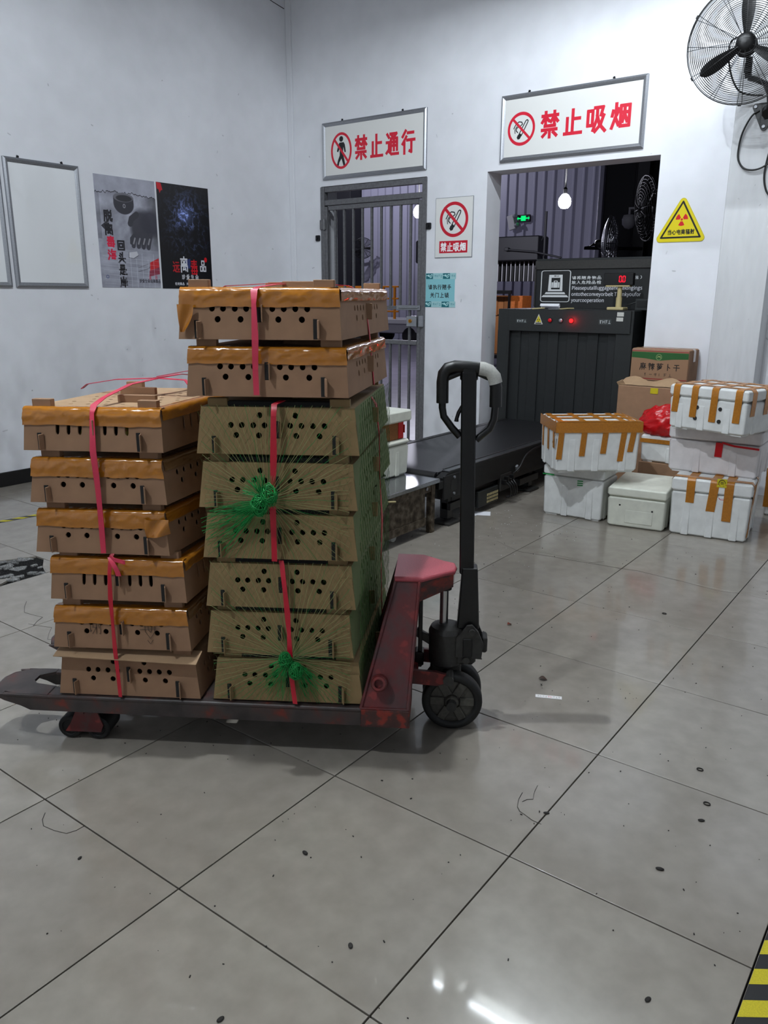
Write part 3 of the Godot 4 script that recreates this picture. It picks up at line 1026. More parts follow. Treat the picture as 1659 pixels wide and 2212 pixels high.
	w.tube([Vector3(0.658, 0.36, 0), Vector3(0.658, 0.505, 0)], 0.0145, 20)
	part("piston", w, M.chrome, o, "bare shiny piston rod")
	w = MB.new()
	w.tube([Vector3(0.658, 0.482, 0), Vector3(0.658, 0.51, 0)], 0.024, 16)
	part("piston_cap", w, M.wheel_rubber, o)
	# hydraulic pump over the steer axle
	w = MB.new()
	w.lathe([Vector2(0, 0.215), Vector2(0.05, 0.215), Vector2(0.058, 0.225), Vector2(0.06, 0.335), Vector2(0.052, 0.352), Vector2(0.03, 0.36), Vector2(0.0, 0.362)], 28, Transform3D(Basis(), Vector3(0.668, 0, 0)))
	w.box(Vector3(0.725, 0.285, 0), Vector3(0.085, 0.12, 0.085), 0.012)
	w.box(Vector3(0.668, 0.18, 0), Vector3(0.105, 0.09, 0.07), 0.01)
	w.tube([Vector3(0.665, 0.09, 0), Vector3(0.665, 0.2, 0)], 0.03, 16)
	part("pump_body", w, M.pump_grey, o)
	w = MB.new()
	for sd in [-1.0, 1.0]:
		w.prism(PackedVector2Array([Vector2(0.70, 0.26), Vector2(0.785, 0.255), Vector2(0.79, 0.31), Vector2(0.772, 0.352), Vector2(0.752, 0.375), Vector2(0.735, 0.372), Vector2(0.715, 0.345), Vector2(0.70, 0.33)]), sd * 0.046 - 0.006, sd * 0.046 + 0.006)
		w.tube([Vector3(0.752, 0.352, sd * 0.048), Vector3(0.752, 0.352, sd * 0.062)], 0.011, 12)
		w.tube([Vector3(0.735, 0.25, sd * 0.03), Vector3(0.735, 0.25, sd * 0.058)], 0.012, 12)
	w.box(Vector3(0.795, 0.295, 0), Vector3(0.02, 0.055, 0.06), 0.006)
	part("lever_bracket", w, M.pump_grey, o)
	w = MB.new()
	w.box(Vector3(0.738, 0.295, 0.054), Vector3(0.03, 0.065, 0.006), 0.002)
	part("pump_window", w, M.black_plastic, o)
	# towing link and the pull rods between frame and axle
	w = MB.new()
	for sd in [-1.0, 1.0]:
		w.prism(PackedVector2Array([Vector2(0.545, 0.225), Vector2(0.635, 0.222), Vector2(0.672, 0.212), Vector2(0.674, 0.185), Vector2(0.64, 0.172), Vector2(0.545, 0.178)]), sd * 0.085 - 0.007, sd * 0.085 + 0.007)
	w.box(Vector3(0.56, 0.2, 0), Vector3(0.03, 0.045, 0.17), 0.004)
	part("link_arm", w, M.truck_red, o)
	w = MB.new()
	w.box(Vector3(0.58, 0.33, 0.0), Vector3(0.014, 0.26, 0.03), 0.003)
	w.box(Vector3(0.60, 0.305, 0.0), Vector3(0.09, 0.028, 0.02), 0.003, Basis(Vector3(0, 0, 1), -0.55))
	w.box(Vector3(0.578, 0.235, 0.0), Vector3(0.03, 0.05, 0.05), 0.004)
	part("valve_linkage", w, M.black_paint, o)
	w = MB.new()
	w.tube([Vector3(0.678, 0.197, -0.105), Vector3(0.678, 0.197, 0.105)], 0.018, 14)
	w.tube([Vector3(0.69, 0.1, -0.10), Vector3(0.69, 0.1, 0.10)], 0.017, 14)
	part("axle", w, M.pump_grey, o)
	# the two steer wheels with six-spoked hubs
	for sd in [1.0, -1.0]:
		w = MB.new()
		var xf := Transform3D(Basis(Vector3(1, 0, 0), Vector3(0, 0, sd), Vector3(0, -sd, 0)), Vector3(0.692, 0.102, sd * 0.048))
		w.lathe([Vector2(0.08, -0.024), Vector2(0.094, -0.025), Vector2(0.10, -0.019), Vector2(0.102, -0.012), Vector2(0.102, 0.012), Vector2(0.10, 0.019), Vector2(0.094, 0.025), Vector2(0.08, 0.024), Vector2(0.074, 0.017)], 48, xf, true)
		var wh := part("steer_wheel", w, M.wheel_rubber, o)
		w = MB.new()
		w.lathe([Vector2(0.083, 0.021), Vector2(0.078, 0.019), Vector2(0.076, 0.010), Vector2(0.023, 0.012), Vector2(0.023, 0.022), Vector2(0.021, 0.026), Vector2(0.017, 0.026), Vector2(0.016, 0.028), Vector2(0.0, 0.028)], 40, xf)
		for k in 6:
			var g := TAU * k / 6.0
			var c := Vector3(cos(g) * 0.05, 0.013, sin(g) * 0.05)
			w.box(xf * c, Vector3(0.05, 0.012, 0.03), 0.003, xf.basis * Basis(Vector3.UP, -g))
		part("hub", w, M.hub_grey, wh)
	# handle: flared sleeve, square tube, looped grip with a torn white wrapping, trigger
	w = MB.new()
	w.box(Vector3(0.739, 0.458, 0), Vector3(0.074, 0.215, 0.062), 0.006, Basis(Vector3(0, 0, 1), 0.0), 0.68, 0.9)
	part("handle_sleeve", w, M.black_paint, o)
	w = MB.new()
	w.box(Vector3(0.722, 0.87, 0), Vector3(0.047, 0.66, 0.044), 0.006, Basis(Vector3(0, 0, 1), 0.02))
	part("handle_tube", w, M.black_paint, o)
	w = MB.new()
	w.tube([Vector3(0.693, 0.995, 0), Vector3(0.668, 1.022, 0), Vector3(0.641, 1.058, 0), Vector3(0.636, 1.085, 0), Vector3(0.635, 1.15, 0)], 0.0115, 12)
	w.tube([Vector3(0.745, 0.985, 0), Vector3(0.785, 1.02, 0), Vector3(0.797, 1.05, 0), Vector3(0.80, 1.09, 0), Vector3(0.798, 1.15, 0)], 0.0115, 12)
	w.tube([Vector3(0.632, 1.17, 0), Vector3(0.715, 1.205, 0), Vector3(0.80, 1.17, 0)], 0.01, 10)
	part("handle_loop", w, M.black_paint, o)
	w = MB.new()
	var grip := [Vector3(0.636, 1.10, 0), Vector3(0.635, 1.165, 0), Vector3(0.638, 1.19, 0), Vector3(0.65, 1.206, 0), Vector3(0.672, 1.212, 0), Vector3(0.715, 1.210, 0), Vector3(0.755, 1.206, 0), Vector3(0.778, 1.198, 0), Vector3(0.792, 1.182, 0), Vector3(0.80, 1.15, 0), Vector3(0.801, 1.09, 0)]
	w.tube(grip, 0.0195, 14)
	w.box(Vector3(0.716, 1.19, 0), Vector3(0.055, 0.055, 0.04), 0.012)
	part("grip", w, M.black_plastic, o)
	w = MB.new()
	w.tube([Vector3(0.747, 1.207, 0), Vector3(0.757, 1.206, 0), Vector3(0.778, 1.199, 0), Vector3(0.793, 1.182, 0), Vector3(0.799, 1.162, 0)], [0.0212, 0.0222, 0.0215, 0.022, 0.0212], 14)
	part("grip_wrap", w, M.dull_white, o, "torn white wrapping on the grip")
	w = MB.new()
	w.tube([Vector3(0.708, 1.105, 0), Vector3(0.698, 1.088, 0), Vector3(0.687, 1.07, 0), Vector3(0.682, 1.052, 0), Vector3(0.681, 1.042, 0)], [0.007, 0.007, 0.006, 0.006, 0.007], 8)
	part("trigger", w, M.black_paint, o)


# ---------------------------------------------------------------- poultry cartons
const W0 := 0.46


func hole_rows(kind: String, w: float, full: bool) -> Array:
	var h := []
	var k := w / 0.46
	if kind == "slots":
		for x in [-0.117, -0.08, -0.042, 0.041, 0.078, 0.114]:
			h.append([x * k, 0.069, 0.0062, 0.022])
		return h
	for x in [-0.137, -0.105, -0.071, -0.038, 0.037, 0.07, 0.103, 0.137]:
		h.append([x * k, 0.084, 0.0088, 0.0088])
	for x in [-0.12, -0.054, 0.054, 0.121]:
		h.append([x * k, 0.055, 0.0088, 0.0088])
	if full:
		for x in [-0.053, 0.053]:
			h.append([x * k, 0.113, 0.0088, 0.0088])
	return h


func carton(label: String, group: String, s0: float, s1: float, y: float, n: float, turn: float, kind: String, netted: bool, taped: bool, top := false, h := 0.132, depth := 0.68, taper := 0.935, skew := 0.06) -> Node3D:
	var w := s1 - s0
	var o := thing("poultry_carton", label, "carton", L((s0 + s1) / 2, y, n) - (EN * depth / 2), ANG + turn, group)
	var m: Material = M.netted_cardboard if netted else M.cardboard
	var d := depth / 2
	var ins := w * (1.0 - taper) / 2.0
	var lean := 0.012
	var b := MB.new()
	var upf := Vector3(0, 1, -lean / h)
	b.perf(Vector3(0, 0, d), Vector3(1, 0, 0), upf, w, h, hole_rows(kind, w, netted or kind == "full"), taper)
	b.perf(Vector3(0, 0, -d), Vector3(-1, 0, 0), Vector3(0, 1, lean / h), w, h, [], taper)
	var sd := []
	var rows: Array = hole_rows(kind, 0.46, true)
	for r in rows:
		sd.append([r[0] * 1.25, r[1], r[2] * 0.95, r[3]])
	b.perf(Vector3(-w / 2, 0, 0), Vector3(0, 0, 1), Vector3(ins / h, 1, 0), depth, h, [], 1.0 - 2.0 * lean / depth)
	b.quad(Vector3(-w / 2, 0.001, -d), Vector3(w / 2, 0.001, -d), Vector3(w / 2, 0.001, d), Vector3(-w / 2, 0.001, d))
	part("body", b.shear(skew, d), m, o)
	b = MB.new()
	b.perf(Vector3(w / 2, 0, 0), Vector3(0, 0, -1), Vector3(-ins / h, 1, 0), depth, h, sd, 1.0 - 2.0 * lean / depth)
	part("side_wall", b.shear(skew, d), M.netted_side if netted else m, o)
	# lid, with vent holes where it can be seen
	b = MB.new()
	var lw := w * taper
	var ld := depth - 2.0 * lean
	var lh := []
	if top:
		for i in 12:
			for k in 7:
				if (i + k) % 2 == 0 and absi(i - 6) > 0:
					lh.append([(i - 5.5) * lw * 0.066, (k - 3.0) * ld * 0.11 + ld / 2 - 0.06, 0.0065, 0.0065])
	b.perf(Vector3(0, h, ld / 2), Vector3(1, 0, 0), Vector3(0, 0, -1), lw, ld, lh)
	b.perf(Vector3(0, h - 0.005, -ld / 2), Vector3(1, 0, 0), Vector3(0, 0, 1), lw, ld, [])
	part("lid", b.shear(skew, d), M.pale_cardboard if not netted else m, o)
	# stacking tabs: folded board standing up at the corners and in the middle
	for c in [[-1, 1], [1, 1], [1, -1], [-1, -1]]:
		b = MB.new()
		b.box(Vector3(c[0] * (lw / 2 - 0.045), h + 0.011, c[1] * (ld / 2 - 0.022)), Vector3(0.058, 0.026, 0.02), 0.002)
		part("corner_tab", b.shear(skew, d), m, o)
	for c in [-0.5, 0.5]:
		b = MB.new()
		b.box(Vector3(0.0 + c * 0.11, h + 0.011, 0.02 + c * 0.2), Vector3(0.12, 0.024, 0.016), 0.002)
		part("top_tab", b.shear(skew, d), m, o)
	# locking flaps pushed out of slits in the front and the right side
	for x in [[-w / 2 + 0.06, 0.0, 0.05, -0.35], [w / 2 - 0.065, 0.0, 0.055, 0.35], [0.008, 0.045, 0.05, 0.25]]:
		var q: float = rng.randf_range(-0.15, 0.15) + x[3]
		b = MB.new()
		b.box(Vector3(x[0] - 0.008, x[1] + x[2] / 2 + 0.002, d - 0.002 - x[1] * lean / h), Vector3(0.011, x[2], 0.004), 0.0)
		part("slit", b, M.hole, o)
		b = MB.new()
		b.box(Vector3(x[0] + 0.002, x[1] + x[2] / 2 + 0.002, d + 0.008 - x[1] * lean / h), Vector3(0.004, x[2] - 0.004, 0.021), 0.0015, Basis(Vector3.UP, q))
		part("locking_flap", b, m, o)
	b = MB.new()
	b.box(Vector3(w / 2 - ins * 0.4 + 0.006, h * 0.52, 0.0), Vector3(0.02, 0.05, 0.005), 0.0015, Basis(Vector3.UP, 0.3))
	part("locking_flap", b.shear(skew, d), m, o)
	if netted:
		# the corner board folded over the right edge of the front
		b = MB.new()
		b.prism(PackedVector2Array([Vector2(w / 2 - 0.055, 0.002), Vector2(w / 2 + 0.0, 0.002), Vector2(w / 2 - 0.012, 0.10), Vector2(w / 2 - 0.05, 0.098), Vector2(w / 2 - 0.05, 0.055)]), d - 0.004, d + 0.003)
		part("corner_flap", b, m, o)
		b = MB.new()
		b.box(Vector3(-0.02, h + 0.006, ld / 2 - 0.03), Vector3(lw * 0.78, 0.016, 0.03), 0.001)
		part("slot", b, M.hole, o)
	if taped:
		wrap_tape(o, w, h, d, taper, lean, skew)
	return o


func wrap_tape(o: Node3D, w: float, h: float, d: float, taper: float, lean: float, skew: float) -> void:
	# wrinkled brown tape folded over the front upper edge, and a shorter piece over the right one
	var f := noise(1.0, 3, rng.randi_range(1, 9999))
	var b := MB.new()
	var cols := 60
	var drop := rng.randf_range(0.046, 0.056)
	var grid := []
	for i in cols + 1:
		var u := float(i) / cols
		var row := []
		for k in 12:
			var t := k / 11.0
			var wr := f.get_noise_2d(u * 7.0 + t * 1.5, t * 2.2 - u * 1.5) * 0.0052 + f.get_noise_2d(u * 26.0, t * 6.0 + 40.0 + u * 8.0) * 0.0012
			var low := drop + f.get_noise_2d(u * 5.0, 90.0) * 0.004
			var p: Vector3
			if t < 0.3:
				var q := t / 0.3
				p = Vector3(0, h + 0.0028 + absf(wr) * 0.5, d - lean - 0.024 * (1.0 - q))
			else:
				var q := (t - 0.3) / 0.7
				p = Vector3(0, h - low * q + 0.002, d - lean * (1.0 - q * low / h) + 0.0032 + (wr + 0.003) * sin(minf(q * 1.25, 1.0) * PI * 0.9 + 0.1))
			var yy := clampf(p.y / h, 0.0, 1.0)
			p.x = (u - 0.5) * w * lerpf(1.0, taper, yy) * 1.012
			row.append(p)
		grid.append(row)
	sheet(b, grid)
	part("tape", b.shear(skew, d), M.tape, o)
	b = MB.new()
	grid = []
	var ins := w * (1.0 - taper) / 2.0
	for i in 31:
		var u := i / 30.0
		var row := []
		for k in 8:
			var t := k / 7.0
			var wr := f.get_noise_2d(u * 7.0 + 200.0, t * 5.0) * 0.004
			var p: Vector3
			if t < 0.3:
				p = Vector3(w / 2 - ins - 0.024 * (1.0 - t / 0.3), h + 0.003 + absf(wr) * 0.5, 0)
			else:
				var q := (t - 0.3) / 0.7
				p = Vector3(w / 2 - ins * (1.0 - q * 0.035 / h) + 0.003 + (wr + 0.002), h - 0.035 * q + 0.002, 0)
			p.z = d - lean - u * (2.0 * d - 2.0 * lean)
			row.append(p)
		grid.append(row)
	sheet(b, grid)
	part("tape", b.shear(skew, d), M.tape if rng.randf() < 0.6 else M.clear_tape, o)


func sheet(b: MB, g: Array, th := 0.0) -> void:   # smooth grid of points; g[i][k], i to the right, k downwards as seen from outside
	var nr := []
	for i in g.size():
		var r := []
		for k in g[i].size():
			var du: Vector3 = g[mini(i + 1, g.size() - 1)][k] - g[maxi(i - 1, 0)][k]
			var dv: Vector3 = g[i][mini(k + 1, g[i].size() - 1)] - g[i][maxi(k - 1, 0)]
			r.append(dv.cross(du).normalized())
		nr.append(r)
	for i in g.size() - 1:
		for k in g[i].size() - 1:
			b.quadn(g[i][k + 1], g[i + 1][k + 1], g[i + 1][k], g[i][k], nr[i][k + 1], nr[i + 1][k + 1], nr[i + 1][k], nr[i][k])


func stacks() -> void:
	var gl := "poultry cartons of the left stack on the pallet truck"
	var gr := "poultry cartons of the right stack on the pallet truck"
	# left stack from the fork up
	var c := carton("untaped carton at the bottom of the left stack, a loose lid flap above it", gl, 0.431, 0.893, 0.184, 0.03, 0.0, "full", false, false, false, 0.132, 0.5, 0.935, 0.04)
	var b := MB.new()
	b.box(Vector3(0.0, 0.140, 0.235), Vector3(0.46, 0.004, 0.07), 0.001, Basis(Vector3(0, 0, 1), -0.025) * Basis(Vector3(1, 0, 0), 0.22))
	part("lid_flap", b, M.pale_cardboard, c, "loose pale lid flap sticking out in front")
	c = carton("taped carton with black handwriting, second from the bottom of the left stack", gl, 0.428, 0.870, 0.347, 0.03, 0.01, "round", false, true, false, 0.132, 0.5, 0.94, 0.07)
	var ink := MB.new()
	pen(ink, GLYPH["谢"], Vector3(-0.105, 0.075, 0.26), 0.043, 0.062)
	part("handwriting", ink, M.black_plastic, c)
	ink = MB.new()
	for st in [[[-0.0, 0.075], [0.002, 0.04], [0.018, 0.018], [0.032, 0.04], [0.034, 0.078]], [[0.0, 0.076], [0.02, 0.08], [0.034, 0.078]], [[-0.015, 0.046], [0.02, 0.049], [0.048, 0.05]], [[0.011, 0.075], [0.012, 0.045], [0.02, 0.038], [0.026, 0.07]], [[0.008, 0.012], [0.018, 0.0], [0.026, 0.014]]]:
		var p := []
		for q in st:
			p.append(Vector3(q[0] + 0.075, q[1] + 0.02, 0.2525 - 0.09 * (q[1] + 0.02) ))
		ink.tube(p, 0.0007, 4)
	part("handwriting", ink, M.black_plastic, c)
	carton("slotted taped carton, third from the bottom of the left stack, under the strap knot", gl, 0.437, 0.869, 0.509, 0.03, 0.0, "slots", false, true, false, 0.132, 0.5, 0.95, 0.11)
	carton("taped carton, third from the top of the left stack, crumpled tape at its right corner", gl, 0.409, 0.829, 0.661, 0.03, -0.01, "round", false, true, false, 0.132, 0.5, 0.93, 0.19)
	carton("taped carton with round holes, second from the top of the left stack", gl, 0.407, 0.827, 0.819, 0.03, 0.005, "round", false, true, false, 0.132, 0.5, 0.93, 0.22)
	carton("slotted carton with yellow edge tape on top of the left stack", gl, 0.407, 0.832, 0.977, 0.03, -0.01, "slots", false, true, true, 0.125, 0.56, 0.965, 0.17)
	# right stack
	var names := ["netted carton at the bottom of the right stack, resting on the fork", "netted carton just above the lower green knot", "netted carton between the two green knots, third from the bottom", "netted carton under the upper green knot, its lower left corner veiled green", "netted carton behind the upper green knot", "uppermost netted carton of the right stack, a dark slot along its top"]
	var sp := [[0.931, 1.408, 0.186], [0.925, 1.387, 0.343], [0.925, 1.387, 0.5], [0.926, 1.396, 0.656], [0.924, 1.4, 0.812], [0.92, 1.398, 0.975]]
	for i in 6:
		c = carton(names[i], gr, sp[i][0], sp[i][1], sp[i][2], 0.025 - 0.002 * i, [0.01, -0.012, 0.008, 0.0, -0.01, 0.012][i], "round", true, false, false, 0.136)
		if i == 3:
			b = MB.new()
			var tg := []
			for u in 7:
				var tr := []
				for t in 5:
					tr.append(Vector3(0.235 + 0.028 * t / 4.0 + 0.012 * sin(u * 1.1 + t), 0.135 - 0.03 * u / 6.0 + 0.012 * t / 4.0, -0.02 - 0.05 * u - 0.012 * t))
				tg.append(tr)
			sheet(b, tg)
			part("torn_flap", b, M.dull_white, c, "torn whitish flap on the right side")
	carton("brown taped carton right above the netted ones in the right stack", gr, 0.906, 1.373, 1.143, 0.022, 0.0, "round", false, true, false, 0.136, 0.62, 0.955, 0.10)
	carton("topmost brown taped carton of the right stack, tape hanging off its left corner", gr, 0.893, 1.354, 1.302, 0.022, 0.0, "round", false, true, true, 0.138, 0.72, 0.96, 0.11)
	# a strip of tape hanging loose from the topmost carton's left corner
	b = MB.new()
	var g := []
	for i in 9:
		var r := []
		for k in 9:
			var u := i / 8.0
			var t := k / 8.0
			r.append(Vector3(-0.008 + u * 0.045 * (1.0 - 0.75 * t * t) + t * 0.006, 0.022 - t * 0.075, 0.004 * sin(u * 5.0 + t * 3.0)))
		g.append(r)
	sheet(b, g)
	single("loose_tape", b, M.tape, "loose end of brown tape hanging at the left corner of the topmost carton", "tape", "", "", L(0.905, 1.375, 0.034), ANG)
	# the bulge of tape at the right corner of the third carton from the top
	b = MB.new()
	g = []
	for i in 11:
		var r := []
		for k in 9:
			var u := i / 10.0
			var t := k / 8.0
			r.append(Vector3(-0.065 + u * 0.075, 0.0 - t * 0.06 + 0.014 * u * t, 0.006 * sin(u * 7.0 + t * 4.0) + 0.010 * sin(u * PI)))
		g.append(r)
	sheet(b, g)
	single("loose_tape", b, M.tape, "crumpled patch of brown tape on a left-stack carton corner, third from the top", "tape", "", "", L(0.822, 0.775, 0.033), ANG)
	chicks()
	straps()
	nets()


func chicks() -> void:
	# the yellow chicks that show in three slots of the topmost left carton
	for q in [[0.578, "third"], [0.698, "fifth"], [0.734, "sixth"]]:
		var o := thing("chick", "yellow chick showing through the %s slot of the top left carton" % q[1], "chick", L(q[0], 0.981, -0.012), ANG + 0.6)
		var f := noise(60.0, 2, 7)
		var b := MB.new()
		var g := []
		for i in 21:
			var row := []
			for k in 17:
				var a := -TAU * i / 20.0
				var e := PI * k / 16.0
				var d := Vector3(cos(a) * sin(e), cos(e), sin(a) * sin(e))
				var p := Vector3(d.x * 0.019, d.y * 0.022 + 0.024, d.z * 0.024)
				if d.y > 0.1:     # neck and head rise in front of the body
					p = p.lerp(Vector3(d.x * 0.012, 0.052 + d.y * 0.013, 0.012 + d.z * 0.013), smoothstep(0.1, 0.7, d.y))
				row.append(p + d * 0.0012 * f.get_noise_3dv(d))
			g.append(row)
		sheet(b, g)
		part("body", b, M.chick_down, o)
		b = MB.new()
		b.prism(PackedVector2Array([Vector2(-0.003, -0.002), Vector2(0.003, -0.002), Vector2(0, 0.0035)]), 0.0, 0.007, Transform3D(Basis(), Vector3(0, 0.057, 0.022)))
		part("beak", b, M.parcel_orange, o)
		b = MB.new()
		for x in [-0.010, 0.010]:
			b.lathe([Vector2(0, -0.0015), Vector2(0.0015, 0), Vector2(0, 0.0015)], 8, Transform3D(Basis(), Vector3(x, 0.061, 0.015)), true)
		part("eye", b, M.black_plastic, o)


func pen(b: MB, s: String, at: Vector3, w: float, h: float) -> void:
	for st in s.split(" "):
		var p := []
		for i in range(0, st.length() - 1, 2):
			var y := at.y + h * (10 - (st.unicode_at(i + 1) - 97)) / 20.0
			p.append(Vector3(at.x + w * (st.unicode_at(i) - 97) / 20.0, y, 0.2525 - 0.09 * y))
		b.tube(p, 0.0007, 4)


func strap(label: String, pts: Array, w: float, m: Material, across := Vector3.ZERO) -> Node3D:
	var o := thing("plastic_strap", label, "strap", pts[0], 0.0, "plastic straps around the stacks")
	var q := []
	var sides := []
	for i in pts.size():
		q.append(pts[i] - pts[0])
		var a: Vector3 = across if across != Vector3.ZERO else ES
		var tw := 0.25 * sin(i * 1.9)
		sides.append((a * cos(tw) + a.cross(Vector3.UP) * sin(tw)).normalized() * w * 0.5 * (1.0 + 0.15 * sin(i * 2.7)))
	var b := MB.new()
	b.ribbon(q, sides, 0.0009)
	part("band", b, m, o)
	return o


func straps() -> void:
	# left stack, upper three cartons: down the front, over the top both ways
	var zt := 1.145
	var o := strap("pink strap around the upper three cartons of the left stack", [L(0.70, zt + 0.012, -0.30), L(0.66, zt + 0.006, -0.18), L(0.635, 1.128, -0.04), L(0.628, 1.112, 0.022), L(0.6265, 1.09, 0.036), L(0.624, 0.98, 0.046), L(0.627, 0.88, 0.044), L(0.629, 0.804, 0.047), L(0.6275, 0.72, 0.045), L(0.627, 0.668, 0.046)], 0.017, M.strap_pink)
	var b := MB.new()
	var base := L(0.70, zt + 0.012, -0.30)
	b.ribbon([L(0.40, 1.11, -0.40) - base, L(0.43, 1.128, -0.38) - base, L(0.55, zt + 0.004, -0.34) - base, L(0.70, zt + 0.013, -0.31) - base, L(0.80, zt + 0.010, -0.29) - base, L(0.83, 1.118, -0.285) - base], EN * 0.012, 0.001)
	b.ribbon([L(0.70, zt + 0.014, -0.30) - base, L(0.74, zt + 0.016, -0.42) - base, L(0.77, 1.135, -0.62) - base], ES * 0.01, 0.001)
	b.ribbon([L(0.70, zt + 0.018, -0.31) - base, L(0.77, zt + 0.028, -0.40) - base, L(0.83, zt + 0.03, -0.46) - base, L(0.85, 1.135, -0.48) - base], EN * 0.008, 0.001)
	part("band", b, M.strap_pink, o)
	o = strap("red strap with a loose knot around the lower three cartons of the left stack", [L(0.648, 0.662, 0.03), L(0.645, 0.652, 0.042), L(0.638, 0.60, 0.044), L(0.635, 0.524, 0.046), L(0.634, 0.44, 0.044), L(0.635, 0.354, 0.047), L(0.637, 0.28, 0.047), L(0.638, 0.188, 0.046)], 0.012, M.strap)
	b = MB.new()
	base = L(0.648, 0.662, 0.03)
	b.ribbon([L(0.645, 0.655, 0.045) - base, L(0.655, 0.645, 0.056) - base, L(0.67, 0.615, 0.058) - base, L(0.672, 0.60, 0.056) - base], ES * 0.008, 0.001)
	b.ribbon([L(0.645, 0.657, 0.045) - base, L(0.665, 0.652, 0.058) - base, L(0.695, 0.643, 0.055) - base], Vector3.UP * 0.006, 0.001)
	part("loose_end", b, M.strap_pink, o)
	# right stack
	o = strap("pink strap around the two top cartons of the right stack", [L(1.16, 1.458, -0.34), L(1.14, 1.452, -0.12), L(1.12, 1.444, 0.0), L(1.115, 1.436, 0.03), L(1.1145, 1.40, 0.036), L(1.116, 1.302, 0.043), L(1.112, 1.22, 0.037), L(1.114, 1.15, 0.042)], 0.017, M.strap_pink)
	base = L(1.16, 1.458, -0.34)
	b = MB.new()
	b.ribbon([L(0.895, 1.43, -0.36) - base, L(0.93, 1.45, -0.36) - base, L(1.16, 1.462, -0.34) - base, L(1.33, 1.452, -0.34) - base, L(1.378, 1.43, -0.345) - base, L(1.384, 1.40, -0.345) - base, L(1.397, 1.302, -0.345) - base, L(1.412, 1.142, -0.345) - base], EN * 0.011, 0.001)
	part("band", b, M.strap, o)
	strap("red strap down the front of the upper three netted cartons", [L(1.175, 1.128, -0.02), L(1.162, 1.124, 0.034), L(1.159, 1.09, 0.036), L(1.157, 0.967, 0.046), L(1.152, 0.89, 0.04), L(1.15, 0.815, 0.046), L(1.15, 0.74, 0.044), L(1.15, 0.658, 0.046)], 0.017, M.strap)
	strap("red strap down the front of the lower three netted cartons", [L(1.166, 0.656, 0.03), L(1.17, 0.646, 0.036), L(1.178, 0.56, 0.042), L(1.184, 0.494, 0.046), L(1.187, 0.42, 0.044), L(1.189, 0.35, 0.05), L(1.193, 0.26, 0.047), L(1.2, 0.19, 0.046)], 0.015, M.strap)
	strap("dark red strap down the right side of the netted cartons", [L(1.40, 1.11, -0.33), L(1.418, 1.08, -0.34), L(1.428, 0.97, -0.36), L(1.426, 0.84, -0.40), L(1.432, 0.66, -0.44), L(1.428, 0.5, -0.45), L(1.432, 0.3, -0.45)], 0.018, M.strap, EN)


func nets() -> void:
	net_bag("green net bag gathered in a thick knot over the upper three netted cartons", Vector3(1.135, 0.845, 0.045), 0.66, 1.12, 3)
	net_bag("green net bag with a smaller knot over the lower three netted cartons", Vector3(1.19, 0.345, 0.045), 0.19, 0.65, 5)


